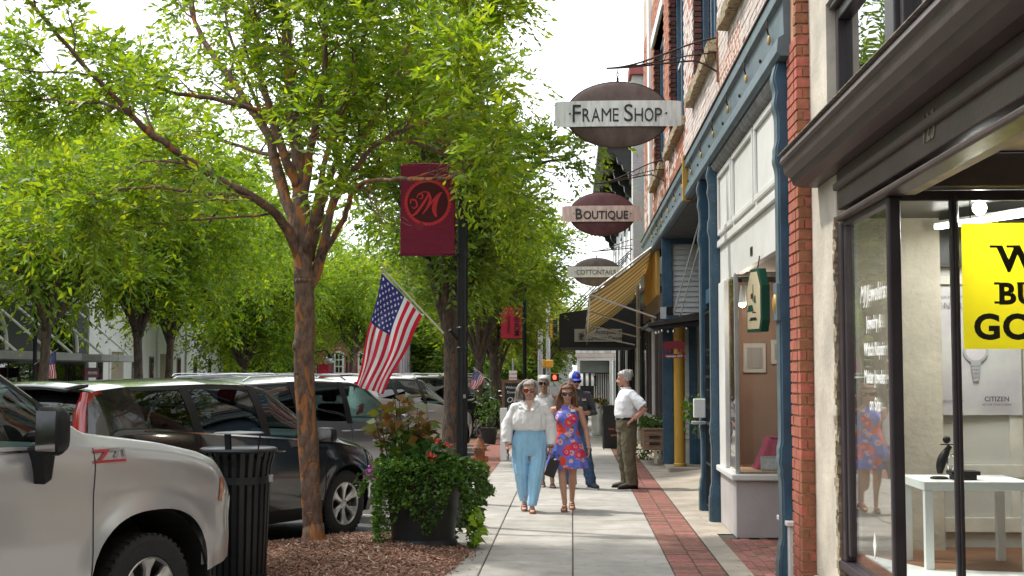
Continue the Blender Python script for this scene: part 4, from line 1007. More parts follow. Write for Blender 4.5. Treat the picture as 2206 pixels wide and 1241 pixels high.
for k in range(6):
    x0 = .35 + k * .12
    MB().grid(lambda u, v, x0=x0: (x0 + .12 * u, 59.3 - .5 * math.sin(v * math.pi / 2), 1.72 - .55 * (1 - math.cos(v * math.pi / 2))), 1, 8).build('awning_stripe', WHITEP if k % 2 == 0 else BLACKP, Fb)
box('dark_front', DARK, Fb, .3, 1.8, 60.4, 60.5, 0, 2.6)
for k in range(7): box('slat', GW, Fb, .95 + k * .1, 1.0 + k * .1, 59.0, 59.04, .2, 1.7)
# ================================================================ trees
def bark(name, c1, c2, c3, scale=9):
    m = bpy.data.materials.new(name); m.use_nodes = True; t = m.node_tree; b = t.nodes['Principled BSDF']; b.inputs['Roughness'].default_value = .85
    tcn = N(t, 'ShaderNodeTexCoord'); mpn = N(t, 'ShaderNodeMapping'); mpn.inputs['Scale'].default_value = (1, 1, .45); t.links.new(tcn.outputs['Object'], mpn.inputs[0])
    nz = N(t, 'ShaderNodeTexNoise'); nz.inputs['Scale'].default_value = scale * 2.2; nz.inputs['Detail'].default_value = 7; nz.inputs['Roughness'].default_value = .65; t.links.new(mpn.outputs[0], nz.inputs['Vector'])
    n2 = N(t, 'ShaderNodeTexNoise'); n2.inputs['Scale'].default_value = scale; n2.inputs['Detail'].default_value = 5; n2.inputs['Distortion'].default_value = .6; t.links.new(mpn.outputs[0], n2.inputs['Vector'])
    r1 = N(t, 'ShaderNodeValToRGB'); e = r1.color_ramp.elements; e[0].position = .38; e[0].color = (*c1, 1); e[1].position = .62; e[1].color = (*c2, 1); t.links.new(nz.outputs['Fac'], r1.inputs['Fac'])
    r2 = N(t, 'ShaderNodeValToRGB'); r2.color_ramp.elements[0].position = .525; r2.color_ramp.elements[1].position = .60; t.links.new(n2.outputs['Fac'], r2.inputs['Fac'])
    mxn = N(t, 'ShaderNodeMix', data_type='RGBA'); mxn.inputs[7].default_value = (*c3, 1)
    t.links.new(r2.outputs['Color'], mxn.inputs[0]); t.links.new(r1.outputs['Color'], mxn.inputs[6]); t.links.new(mxn.outputs[2], b.inputs['Base Color'])
    ad = N(t, 'ShaderNodeMath', operation='SUBTRACT'); t.links.new(nz.outputs['Fac'], ad.inputs[0]); t.links.new(r2.outputs['Color'], ad.inputs[1])
    bp = N(t, 'ShaderNodeBump'); bp.inputs['Strength'].default_value = .9; bp.inputs['Distance'].default_value = .012; t.links.new(ad.outputs[0], bp.inputs['Height']); t.links.new(bp.outputs['Normal'], b.inputs['Normal'])
    return m
BARK1 = bark('peeling_bark', (.085, .050, .035), (.20, .125, .088), (.34, .135, .042))
BARK2 = bark('brown_bark', (.045, .033, .026), (.12, .092, .072), (.15, .09, .05))
LEAF1 = leafmat('elm_leaf', .56, .42, 1.15)
LEAF2 = leafmat('far_leaf', .52, .5, 1.15)

def unit(v): return v / np.maximum(np.linalg.norm(v, axis=-1, keepdims=True), 1e-9)

class Tree:
    def __init__(s, seed): s.rs = np.random.RandomState(seed); s.mb = MB(); s.tw = []      # twigs: (p0, dir, length)
    def limb(s, pts, r0, r1, n=9, wob=.0):
        """smooth polyline through pts; returns dense points, radii"""
        P = np.array(pts, float); k = len(P); t = np.arange(k)
        tt = np.linspace(0, k - 1, (k - 1) * 5 + 1); out = []
        for a in tt:                                        # Catmull-Rom
            i = min(int(a), k - 2); f = a - i
            p0, p1, p2, p3 = P[max(i - 1, 0)], P[i], P[i + 1], P[min(i + 2, k - 1)]
            out.append(.5 * ((2 * p1) + (-p0 + p2) * f + (2 * p0 - 5 * p1 + 4 * p2 - p3) * f * f + (-p0 + 3 * p1 - 3 * p2 + p3) * f ** 3))
        out = np.array(out); rad = r0 + (r1 - r0) * np.linspace(0, 1, len(out)) ** .85
        if wob: out[1:-1] += s.rs.normal(0, wob, out[1:-1].shape); rad = rad * (1 + s.rs.normal(0, .04, len(rad)))
        s.mb.tube([tuple(p) for p in out], [float(r) for r in rad], n)
        return out, rad
    def sprout(s, pts, rad, count, lo, hi, length, up=.25, level=2, droop=.0, center=None, twigs=9, tl=(.3, .6)):
        L = len(pts)
        for c in range(count):
            f = lo + (hi - lo) * (c + s.rs.rand()) / count
            i = min(int(f * (L - 1)), L - 2); p = pts[i] + (pts[i + 1] - pts[i]) * s.rs.rand(); d = unit(pts[min(i + 1, L - 1)] - pts[max(i - 1, 0)])
            q = unit(s.rs.normal(size=3)); side = unit(q - d * q.dot(d)); a = s.rs.uniform(.55, 1.05)
            nd = d * math.cos(a) + side * math.sin(a) + np.array((0, 0, up))
            if center is not None: nd = nd + unit(p - center) * .35
            nd = unit(nd); ln = length * s.rs.uniform(.55, 1.15) * (1 - .35 * f)
            k = 6; path = [p]; dd = nd.copy()
            for j in range(k):
                dd = unit(dd + s.rs.normal(0, .16, 3) + np.array((0, 0, (.10 if j < 2 else -droop))))
                path.append(path[-1] + dd * ln / k)
            path = np.array(path); r = max(.003, min(rad[i] * .5, .012 + ln * .012))
            rr = np.linspace(r, .0025, k + 1)
            s.mb.tube([tuple(x) for x in path], [float(x) for x in rr], 5, cap=False)
            if level > 1: s.sprout(path, rr, max(3, int(twigs)), .15, 1.0, ln * .55, up * .6, level - 1, droop + .03, center, twigs, tl)
            else:
                for tq in range(int(twigs)):
                    fi = s.rs.uniform(.1, 1); ii = min(int(fi * k), k - 1); pp = path[ii] + (path[ii + 1] - path[ii]) * s.rs.rand()
                    d0 = unit(path[ii + 1] - path[ii]); q = unit(s.rs.normal(size=3)); sd_ = unit(q - d0 * q.dot(d0))
                    s.tw.append((pp, unit(d0 * .7 + sd_ * .8 + np.array((0, 0, -.05))), s.rs.uniform(*tl)))
                s.tw.append((path[-1], unit(path[-1] - path[-2]), tl[1]))
    def leaves(s, size, gap, pal, width=.36, jit=.5, keep=None):
        """alternate narrow leaves along each twig -> arrays"""
        P, D, L = (np.array([t[k] for t in s.tw]) for k in range(3))
        rs = s.rs; n = np.maximum(3, (L / gap).astype(int)); idx = np.repeat(np.arange(len(P)), n)
        f = np.concatenate([(np.arange(k) + .5) / k for k in n])
        alt = np.concatenate([np.where(np.arange(k) % 2, 1.0, -1.0) for k in n])
        d = D[idx]; sag = np.zeros_like(d); sag[:, 2] = -.22 * f * f * L[idx]
        p = P[idx] + d * (f * L[idx])[:, None] + sag
        upv = np.array((0, 0, 1.0)); side = unit(np.cross(d, upv) + 1e-4)
        ld = unit(d * .75 + side * (alt * .75)[:, None] + rs.normal(0, .28, d.shape) + np.array((0, 0, -.18)))
        nn = unit(np.cross(ld, unit(rs.normal(0, jit, d.shape) + side)) + np.array((0, 0, .3)))
        wv = unit(np.cross(nn, ld)); nn = np.cross(ld, wv)
        ln = size * rs.uniform(.5, 1.4, len(p))[:, None]; wd = ln * width * rs.uniform(.8, 1.2, len(p))[:, None] * .5
        if keep is not None:
            k = keep(p); p, ld, nn, wv, ln, wd, idx = p[k], ld[k], nn[k], wv[k], ln[k], wd[k], idx[k]
        v0 = p; v1 = p + ld * ln * .42 + wv * wd + nn * ln * .05; v2 = p + ld * ln - nn * ln * .10; v3 = p + ld * ln * .42 - wv * wd + nn * ln * .05
        V = np.stack([v0, v1, v2, v3], 1).reshape(-1, 3); m = len(p)
        F = (np.arange(m) * 4)[:, None] + np.array((0, 1, 2, 3))
        pal = np.array(pal); tw_t = rs.rand(len(P))[idx]; t = np.clip(.55 * tw_t + .45 * rs.rand(m), 0, .999) * (len(pal) - 1)
        i0 = t.astype(int); fr = (t - i0)[:, None]; c = (pal[i0] * (1 - fr) + pal[np.minimum(i0 + 1, len(pal) - 1)] * fr) * rs.uniform(.85, 1.15, (m, 1))
        C = np.concatenate([np.repeat(c, 4, 0), np.ones((m * 4, 1))], 1)
        return V, F, C

def leaf_mesh(name, V, F, C, mat):
    me = bpy.data.meshes.new(name); n = len(F)
    me.vertices.add(len(V)); me.vertices.foreach_set('co', V.astype(np.float32).ravel())
    me.loops.add(n * 4); me.loops.foreach_set('vertex_index', F.astype(np.int32).ravel())
    me.polygons.add(n); me.polygons.foreach_set('loop_start', (np.arange(n) * 4).astype(np.int32)); me.polygons.foreach_set('loop_total', np.full(n, 4, np.int32))
    me.update(); me.validate()
    ca = me.color_attributes.new('Col', 'FLOAT_COLOR', 'POINT'); ca.data.foreach_set('color', C.astype(np.float32).ravel())
    me.materials.append(mat); return me

PAL1 = [(.050, .115, .016), (.095, .19, .018), (.15, .25, .020), (.20, .30, .022), (.28, .34, .028)]
PAL2 = [(.060, .125, .024), (.095, .175, .026), (.135, .22, .028), (.18, .26, .03)]
PAL3 = [(.075, .120, .016), (.11, .155, .018), (.15, .19, .022), (.20, .22, .025)]

def at(px, py, Y):
    """photo pixel at depth Y -> world point"""
    p, q = R(3.66), R(2.61); x = (px - 1103) / 2850; z = (620.5 - py) / 2850
    d = Vector((x, 1, z)); d = Matrix.Rotation(p, 3, 'X') @ d; d = Matrix.Rotation(q, 3, 'Z') @ d
    return Vector((0, 0, 1.75)) + d * (Y / d.y)

# ---- the near street tree with peeling orange bark
T1 = Vector((-2.60, 13.2, 0))
tr = Tree(42)
def W(px, py, dy): v = at(px, py, 13.2 + dy); return (v.x, v.y, v.z)
Lb = []
trunk = [(T1.x + .02, T1.y, -.02), W(672, 1100, 0), W(664, 950, 0), W(655, 800, 0), W(657, 690, 0), W(655, 600, 0)]
tr.limb(trunk, .100, .103, 16, .003)
MBk = MB()
tr.mb.lathe([(.18, -.05), (.14, .05), (.115, .14), (.104, .25)], (T1.x + .02, T1.y, 0), 16)
tr.mb.ell(W(640, 745, -.05), (.05, .05, .06), 10, 8)
def L_(pts, r0, r1, n=10): a = tr.limb([W(*p) for p in pts], r0 * .84, r1, n, .006); Lb.append(a); return a
L_([(655, 610, 0), (650, 480, 0), (640, 330, .05), (625, 180, .1), (612, 0, .2), (600, -180, .3), (590, -380, .4)], .122, .018, 14)
L_([(648, 560, 0), (610, 480, -.2), (560, 435, -.5), (470, 385, -.9), (400, 340, -1.2), (320, 285, -1.5), (270, 235, -1.7), (170, 130, -2.0), (60, 0, -2.3), (-60, -120, -2.6)], .066, .012)
L_([(640, 500, 0), (600, 380, .3), (575, 290, .5), (500, 175, .8), (430, 70, 1.1), (400, -40, 1.4), (380, -170, 1.6)], .08, .012)
L_([(664, 620, 0), (690, 560, .1), (720, 430, .2), (760, 330, .3), (850, 180, .4), (890, 60, .5), (905, -90, .6)], .075, .012)
L_([(668, 560, .1), (700, 420, .5), (735, 300, .9), (740, 150, 1.2), (765, -20, 1.5), (790, -200, 1.7)], .06, .01)
L_([(652, 450, 0), (668, 330, -.3), (690, 220, -.5), (700, 100, -.7), (700, -60, -.9), (705, -220, -1.0)], .06, .01)
L_([(640, 400, 0), (600, 300, -.1), (560, 160, .0), (545, 30, .1), (535, -120, .2), (530, -300, .3)], .065, .01)
L_([(648, 540, .1), (615, 400, .6), (560, 240, 1.0), (500, 90, 1.3), (470, -60, 1.5)], .05, .01)
L_([(660, 540, -.1), (690, 390, -.5), (730, 240, -.8), (780, 90, -1.0), (810, -70, -1.1)], .05, .01)
L_([(560, 435, -.5), (500, 420, -.9), (420, 415, -1.3), (330, 405, -1.6), (250, 410, -1.8), (160, 430, -2.0), (80, 460, -2.2)], .026, .006)
L_([(400, 340, -1.2), (330, 290, -1.0), (250, 230, -.8), (170, 222, -.6), (90, 215, -.4), (-20, 222, -.3)], .034, .008)
L_([(590, 250, .4), (470, 215, .2), (380, 200, 0), (290, 175, -.2), (200, 160, -.4), (110, 155, -.5), (10, 150, -.6)], .034, .007)
L_([(690, 560, .1), (740, 470, -.4), (770, 400, -.9), (860, 385, -1.3), (960, 385, -1.6), (1025, 350, -1.9), (1075, 310, -2.1)], .040, .007)
L_([(720, 430, .2), (790, 330, -.3), (870, 280, -.8), (960, 250, -1.2), (1010, 205, -1.5), (1060, 160, -1.8)], .036, .006)
L_([(850, 180, .4), (930, 120, .3), (1010, 70, .2), (1060, 10, 0), (1090, -80, -.1)], .036, .007)
L_([(760, 330, .3), (850, 300, .8), (950, 330, 1.2), (1030, 375, 1.5), (1080, 410, 1.7)], .034, .006)
L_([(740, 150, 1.2), (840, 90, 1.6), (960, 40, 2.0), (1050, 20, 2.4)], .03, .006)
L_([(640, 330, .05), (560, 330, .9), (470, 300, 1.6), (380, 290, 2.2), (300, 300, 2.7)], .035, .006)
L_([(600, 460, -.2), (500, 468, -.6), (380, 478, -.9), (240, 500, -1.2), (90, 520, -1.4), (-40, 530, -1.6)], .016, .005)
L_([(560, 435, -.5), (470, 430, .1), (360, 440, .6), (240, 430, 1.0), (120, 400, 1.4), (0, 380, 1.7)], .016, .005)
for i, (p, r) in enumerate(Lb):
    far = i >= 9; thin = i in (1, 2, 7, 9, 10, 11, 17)
    tr.sprout(p, r, (7 if thin else 12) if not far else (7 if thin else 10), .22 if far else .30, 1.0, 1.05 if not far else .85, .12, 2, .05, None, 5, (.22, .42))
def prune(p):      # the town keeps the banner, the walk and the shop signs clear of twigs
    x, y, z = p[:, 0], p[:, 1], p[:, 2]
    return ~((x > -1.98) & (x < -1.0) & (y < 15.2) & (z < 3.86)) & ~((z < 3.0) & (x > -3.4)) & (x < -.20 + .10 * np.sin(3.2 * z) + .05 * np.sin(11 * z))
V, F, C = tr.leaves(.092, .031, PAL1, .34, .6, prune)
print('near tree leaves', len(F))
tree1 = thing('street_tree', 'near street tree with peeling orange-brown bark in the mulch bed', 'tree', T1)
o = tr.mb.build('trunk', BARK1, tree1, smooth=True, angle=None, fix=False)
me = leaf_mesh('crown', V - np.array(T1), F, C, LEAF1); link_mesh('crown', me, None, tree1)

# ---- generic trees, a few kinds, used again with another turn and size
def make_tree(seed, h0, limbs, spread, rise, r0, leaf, gap, pal, twigs=5, sub=9, ln2=1.3, lvl=2, low=.25):
    t = Tree(seed); rs = t.rs
    a = t.limb([(0, 0, -.05), (rs.normal(0, .03), rs.normal(0, .03), h0 * .5), (rs.normal(0, .06), rs.normal(0, .06), h0)], r0, r0 * .85, 12, .004)
    t.mb.lathe([(r0 * 1.5, -.05), (r0 * 1.18, .1), (r0, .28)], (0, 0, 0), 12)
    base = np.array(a[0][-1])
    for k in range(limbs):
        ang = 2 * math.pi * (k + rs.rand() * .6) / limbs; s_ = spread * rs.uniform(.7, 1.1) * (.45 if k % 4 == 0 else 1); z_ = rise * rs.uniform(.75, 1.1) * (1.15 if k % 4 == 0 else 1) 
        dx, dy = math.cos(ang), math.sin(ang)
        pts = [base - np.array((0, 0, .15 * h0 * rs.rand()))]
        for f in (.2, .45, .72, 1.0): pts.append(base + np.array((dx * s_ * f ** .9, dy * s_ * f ** .9, z_ * (f ** 1.1 if k % 4 == 0 else f ** .75 * (1.0 - .25 * f)))) + rs.normal(0, .12 * f * spread / 3, 3))
        p, r = t.limb(pts, r0 * .6, .012, 7, .01)
        t.sprout(p, r, sub, low, 1.0, ln2, .10, lvl, .05, None, twigs, (leaf * 3.5, leaf * 7))
    V, F, C = t.leaves(leaf, gap, pal, .38, .6)
    return t.mb.mesh('trunk', BARK2, True, None, False), leaf_mesh('crown', V, F, C, LEAF2), len(F)
K = []
K.append(make_tree(3, 2.15, 10, 2.4, 4.9, .175, .13, .048, PAL2, 5, 10, 1.3, 2, .10))
K.append(make_tree(9, 2.2, 8, 2.5, 4.6, .125, .14, .055, PAL1, 5, 8, 1.35))
K.append(make_tree(17, 2.0, 8, 2.5, 5.2, .16, .17, .066, PAL3, 5, 8, 1.4))
K.append(make_tree(23, 1.2, 9, 3.6, 5.6, .18, .24, .085, PAL2, 5, 8, 1.9))
K.append(make_tree(31, 1.55, 10, 2.7, 3.1, .105, .125, .05, PAL1, 5, 9, 1.35, 2, .12))
K.append(make_tree(37, .5, 10, 2.6, 2.6, .10, .22, .09, PAL2, 5, 8, 1.6, 2, .05))
K.append(make_tree(41, .95, 11, 2.9, 3.9, .10, .14, .054, PAL1, 5, 9, 1.4, 2, .08))
print('tree kinds', [k[2] for k in K])
def tree(kind, x, y, s, rz, label, group, sz=None, name='street_tree'):
    t = thing(name, label, 'tree', (x, y, 0), rz, group); t.scale = (s, s, sz or s)
    link_mesh('trunk', K[kind][0], None, t); link_mesh('crown', K[kind][1], None, t); return t
G1 = 'street trees along the near kerb'; G2 = 'street trees on the far side'; G3 = 'trees closing the end of the street'
tree(0, -2.52, 27.0, 1.0, .4, 'second street tree, its brown trunk just behind the black lamp post', G1, 1.18)
tree(1, -2.6, 36.6, 1.0, 2.0, 'third street tree, standing behind the far red banner post', G1, 1.0)
tree(0, -2.5, 43.0, .95, 3.6, 'fourth street tree along the near kerb, partly hidden by the third', G1, 1.1)
tree(2, -2.9, 52.0, .85, 1.0, 'fifth street tree, yellow-green, near the traffic signals', G1)
tree(4, -15.8, 39.0, 1.56, .9, 'far-side street tree with its leaves hanging before the canopy shop', G2, 1.97)
tree(4, -16.2, 52.5, 1.63, 2.2, 'far-side street tree with forked trunk before the white building', G2, 2.05)
tree(6, -16.4, 66.0, 1.63, 4.4, 'far-side street tree, dense, covering the end of the white building', G2, 2.05)
tree(4, -14.9, 45.0, 1.63, 5.1, 'far-side street tree, bright green, between the two forked ones', G2, 2.05)
tree(6, -18.5, 80.0, 1.70, 1.7, 'far-side street tree beside the pink brick building', G2, 2.14)
tree(4, -11.9, 71.0, 1.45, .5, 'far-side street tree standing before the pink brick building', G2, 1.7)
tree(3, -20.0, 88.0, 1.3, 1.1, 'broad dark tree left of the pink brick building', G3, name='park_tree')
tree(3, -26.0, 98.0, 1.6, 2.9, 'tall dark tree behind the white building', G3, name='park_tree')
tree(2, -9.0, 96.0, 1.3, 3.3, 'rounded light green tree right of the pink brick building', G3, name='park_tree')
tree(3, -5.5, 104.0, 1.3, .6, 'round tree at the end of the street behind the parked cars', G3, name='park_tree')
tree(2, -1.8, 78.0, 1.15, 4.0, 'tall yellow-green tree beyond the traffic signal poles', G3, .85, name='park_tree')
tree(2, 2.2, 96.0, 1.35, 5.3, 'pale yellow-green tree showing under the smallest oval sign', G3, .92, name='park_tree')
tree(3, -1.5, 128.0, 1.6, 2.0, 'farthest green tree in the gap beside the signal pole', G3, 1.0, name='park_tree')
tree(2, 7.0, 120.0, 1.5, .3, 'far light green tree behind the porch roof', G3, 1.0, name='park_tree')
tree(3, -36.0, 110.0, 1.9, .7, 'broad far tree at the left behind the white building', G3, name='park_tree')
tree(3, -14.0, 118.0, 1.6, 4.2, 'far tree behind the pink brick building', G3, name='park_tree')
GB = 'bushes at the end of the street'
for x, y, s_, rz, lab in ((-27.0, 92.0, 1.3, .4, 'broad bush at the end of the street beyond the white building corner'), (-22.5, 90.0, 1.35, 1.4, 'broad bush just left of the pink brick building'), (-18.9, 93.0, 1.2, 2.2, 'low bush touching the left side of the pink brick building'),
                          (-8.6, 92.0, 1.3, 3.0, 'broad bush right of the pink brick building behind the cars'), (-5.0, 97.0, 1.3, 4.0, 'bush at the street end behind the second tree trunk'), (-12.0, 110.0, 1.5, 5.0, 'far bush seen between the flag and the second tree'), (-32.0, 97.0, 1.5, 5.6, 'bush far left behind the white building')):
    tree(5, x, y, s_, rz, lab, GB, None, 'bush')
# ================================================================ parked vehicles
def paint(name, col, metal=.4, rough=.32, flake=.0):
    if name in _M: return _M[name]
    m = bpy.data.materials.new(name); m.use_nodes = True; t = m.node_tree; b = t.nodes['Principled BSDF']
    b.inputs['Base Color'].default_value = (*col, 1); b.inputs['Metallic'].default_value = metal; b.inputs['Roughness'].default_value = rough; b.inputs['Coat Weight'].default_value = 1.0
    tcn = N(t, 'ShaderNodeTexCoord'); nz = N(t, 'ShaderNodeTexNoise'); nz.inputs['Scale'].default_value = 1.1; nz.inputs['Detail'].default_value = 1; t.links.new(tcn.outputs['Object'], nz.inputs['Vector'])
    mr = N(t, 'ShaderNodeMapRange'); mr.inputs['To Min'].default_value = .03; mr.inputs['To Max'].default_value = .08; t.links.new(nz.outputs['Fac'], mr.inputs['Value']); t.links.new(mr.outputs['Result'], b.inputs['Coat Roughness'])
    _M[name] = m; return m
TYRE = pm('tyre_rubber', (.016, .016, .016), .85, var=.25, scale=20, bump=.15, bscale=60)
ALLOY = pm('alloy_rim', (.50, .49, .47), .32, .8, var=.06, scale=10)
CARGL = glass('car_glass', (.46, .60, .57), f0=.07)
CARGLD = glass('privacy_glass', (.10, .115, .115), f0=.07)
SEATM = pm('car_seat', (.045, .045, .047), .8); CABIN = pm('car_cabin', (.02, .02, .021), .85, bump=0)
REDL = pm('tail_lens', (.32, .006, .008), .15, var=.15, scale=14, bump=0, coat=1.0)
LENS = glass('lamp_lens', (.85, .86, .86), dark=.25, f0=.12, dcol=(.45, .45, .45)); AMBER = pm('amber_lens', (.42, .10, .01), .2, bump=0, coat=.8)
SEAM = pm('shut_line', (.006, .006, .006), .9, bump=0)

def wheel_parts(r, rim_r, wd, spokes, style):
    """wheel centred at origin, outer face at -y"""
    ty = MB(); h = wd / 2
    ty.lathe([(rim_r * .96, h * .9), (rim_r * 1.03, h), (r * .90, h * 1.02), (r * .97, h * .88), (r, h * .6), (r, -h * .6), (r * .97, -h * .88), (r * .90, -h * 1.02), (rim_r * 1.03, -h), (rim_r * .96, -h * .9)], n=48, axis='y', cap=False)
    for k in range(44):
        a = 2 * math.pi * k / 44
        for s_ in (-1, 1):
            M = Matrix.Rotation(-a, 3, 'Y'); c = M @ Vector((r * .985, s_ * h * .62, 0))
            ty.obox(c, (r * .05, h * .5, r * .075), M)
    tyre = ty.mesh('tyre', TYRE, True, 35)
    rm = MB()
    rm.lathe([(rim_r * 1.0, -h * .93), (rim_r * .97, -h * .98), (rim_r * .90, -h * .90), (rim_r * .88, -h * .5), (rim_r * .86, h * .7)], n=40, axis='y', cap=False)
    hub = rim_r * .24
    rm.lathe([(0, -h * .74), (hub * .5, -h * .74), (hub, -h * .70), (hub * 1.05, -h * .4), (0, -h * .4)], n=24, axis='y', cap=False)
    for k in range(spokes):
        a = 2 * math.pi * (k + .5) / spokes
        M = Matrix.Rotation(-a, 3, 'Y')
        def sp(u, wv, d): return M @ Vector((hub * .8 + (rim_r * .93 - hub * .8) * u, d, wv))
        rg = []
        for u, wv, d in ((0, .30 * hub, -.72), (.3, .26 * rim_r * .5, -.76), (.6, .30 * rim_r * .5, -.83), (.85, .50 * rim_r * .5, -.90), (1.0, .66 * rim_r * .5, -.92)):
            if style == 'thin': wv *= .55
            rg.append([sp(u, -wv, d * h + .006), sp(u, -wv * .6, d * h - .006), sp(u, wv * .6, d * h - .006), sp(u, wv, d * h + .006), sp(u, wv, d * h + .03), sp(u, -wv, d * h + .03)])
        rm.rings(rg)
    for k in range(5):
        a = 2 * math.pi * k / 5; rm.cyl((hub * .62 * math.cos(a), -h * .78, hub * .62 * math.sin(a)), (hub * .62 * math.cos(a), -h * .6, hub * .62 * math.sin(a)), hub * .12, n=8)
    rim = rm.mesh('rim', ALLOY, True, 30)
    bk = MB().lathe([(0, h * .1), (rim_r * .85, h * .1), (rim_r * .85, h * .3), (0, h * .3)], n=24, axis='y', cap=False).mesh('brake_disc', pm('brake_dark', (.03, .03, .032), .6, .5), True, 40)
    return tyre, rim, bk

def car(name, label, group, sp, mat, loc, rz):
    root = thing(name, label, sp.get('cat', 'car'), loc, rz, group)
    I = lambda tab, x: float(np.interp(x, [p[0] for p in tab], [p[1] for p in tab]))
    x0, x1 = sp['x0'], sp['x1']; xs = set(np.round(np.linspace(x0, x1, sp.get('n', 96)), 4))
    for (xc, ra) in sp['arch']:
        for k in range(17): xs.add(round(xc - ra * math.cos(math.pi * k / 16), 4))
        xs.add(round(xc - ra - .004, 4)); xs.add(round(xc + ra + .004, 4))
    for a, b, _ in sp['win']: xs.add(a); xs.add(b)
    for k in ('ws', 'rw'): xs.add(sp[k][0]); xs.add(sp[k][1])
    for tb in ('zt', 'belt', 'wb', 'wt'):
        for p in sp[tb]: xs.add(round(p[0], 4))
    xs = np.array(sorted(x for x in xs if x0 - 1e-6 <= x <= x1 + 1e-6)); xs = xs[np.concatenate([[True], np.diff(xs) > .0025])]
    def sm(tab, wd=.10):
        d = np.linspace(x0 - .3, x1 + .3, 900); v = np.array([I(tab, q) for q in d]); k = max(1, int(wd / (d[1] - d[0]))); ker = np.hanning(2 * k + 3); ker /= ker.sum()
        v2 = np.convolve(np.pad(v, k + 1, mode='edge'), ker, 'valid'); return lambda x: float(np.interp(x, d, v2))
    zt, belt, wb, wt, cr_ = sm(sp['zt'], sp.get('ztsm', .07)), sm(sp['belt'], .15), sm(sp['wb'], .16), sm(sp['wt'], .10), sm(sp['crown'], .15)
    sill = sm(sp['sill'], .08); rw_ = sp['tyre'][0]
    def zbot(x):
        z = sill(x)
        for (xc, ra) in sp['arch']:
            d = abs(x - xc)
            if d <= ra: z = max(z, rw_ + (ra ** sp.get('pw', 2) - d ** sp.get('pw', 2)) ** (1 / sp.get('pw', 2)))
        return z
    def ylow(x, z):
        b = belt(x); s0 = .28; t = (z - s0) / (b - s0); t = max(0, min(1.05, t))
        f = np.interp(t, [0, .08, .25, .5, .72, .80, .92, 1.0, 1.05], sp.get('side', [.935, .955, .975, .992, 1.0, .992, .978, .962, .95]))
        y = wb(x) * f
        for (xc, ra) in sp['arch']:
            d = math.hypot(x - xc, z - rw_)
            if ra * .9 < d < ra + sp.get('flw', .10): y += sp.get('flare', .018) * (.5 + .5 * math.cos(math.pi * (d - ra) / sp.get('flw', .10)))
        return y
    NL, NC = 14, 7; up_t = [0, .05, .30, .65, .93, 1.0]
    rows = []
    for x in xs:
        r = []; zb, b = zbot(x), belt(x)
        for k in range(NL + 1):
            z = zb + (b - zb) * (k / NL); r.append((ylow(x, z), z))
        yb, ztp, wtp = r[-1][0], max(zt(x), b + .01), min(wt(x), r[-1][0] - .004)
        for t in up_t[1:]:
            bulge = .022 * math.sin(math.pi * t) * min(1, (ztp - b) / .3)
            r.append((yb + (wtp - yb) * t + bulge, b + (ztp - b) * t))
        for k in range(1, NC + 1):
            s_ = k / NC; r.append((wtp * (1 - s_), ztp + cr_(x) * (1 - (1 - s_) ** 2.2)))
        rows.append(r)
    nr = len(rows[0]); G = {'body': MB(), 'cladding': MB()}
    iu, ic = NL, NL + len(up_t) - 1
    def grp(i, k):
        xm = (xs[i] + xs[i + 1]) / 2
        if iu + 1 <= k < ic - 1:
            for a, b, nm in sp['win']:
                if a <= xm <= b and rows[i][ic][1] - rows[i][iu][1] > .10: return nm
        if k >= ic + 1:
            if sp['ws'][0] <= xm <= sp['ws'][1]: return 'windshield'
            if sp['rw'][0] <= xm <= sp['rw'][1]: return 'rear_window'
        if sp.get('clad') and k < NL:
            z = (rows[i][k][1] + rows[i][k + 1][1]) / 2
            if z < sp['clad']: return 'cladding'
        return 'body'
    for sgn in (-1, 1):
        for i in range(len(xs) - 1):
            for k in range(nr - 1):
                g = grp(i, k); m = G.setdefault(g if g in ('body', 'cladding', 'windshield', 'rear_window') else (g, sgn), MB())
                q = [(xs[i], sgn * rows[i][k][0], rows[i][k][1]), (xs[i + 1], sgn * rows[i + 1][k][0], rows[i + 1][k][1]), (xs[i + 1], sgn * rows[i + 1][k + 1][0], rows[i + 1][k + 1][1]), (xs[i], sgn * rows[i][k + 1][0], rows[i][k + 1][1])]
                m.add(q, [(0, 1, 2, 3) if sgn < 0 else (3, 2, 1, 0)])
    for i in (0, len(xs) - 1):
        for k in range(nr - 2):
            a, b = rows[i][k], rows[i][k + 1]; G['body'].add([(xs[i], -a[0], a[1]), (xs[i], a[0], a[1]), (xs[i], b[0], b[1]), (xs[i], -b[0], b[1])], [(0, 1, 2, 3)])
    for g, m in G.items():
        if not m.f: continue
        if g == 'body': m.build('body', mat, root, True, 38, local=True)
        elif g == 'cladding':
            cuts = [-9] + sorted(xc for xc, _ in sp['arch']) + [9]
            for sg_, (ca_, cb_) in [(s_, c_) for s_ in (-1, 1) for c_ in zip(cuts[:-1], cuts[1:])]:
                h = MB()
                for f in m.f:
                    if m.v[f[0]][1] * sg_ > 0 and ca_ < (m.v[f[0]][0] + m.v[f[1]][0]) / 2 < cb_: h.add([m.v[i] for i in f], [(0, 1, 2, 3)])
                if h.f: h.build('lower_cladding', BLACKPL, root, True, 38, local=True)
        elif g == 'windshield': m.build('windshield', CARGL, root, True, 60, local=True)
        elif g == 'rear_window': m.build('rear_window', CARGLD, root, True, 60, local=True)
        else: m.build('side_window', CARGLD if 'dark' in g[0] else CARGL, root, True, 60, local=True)
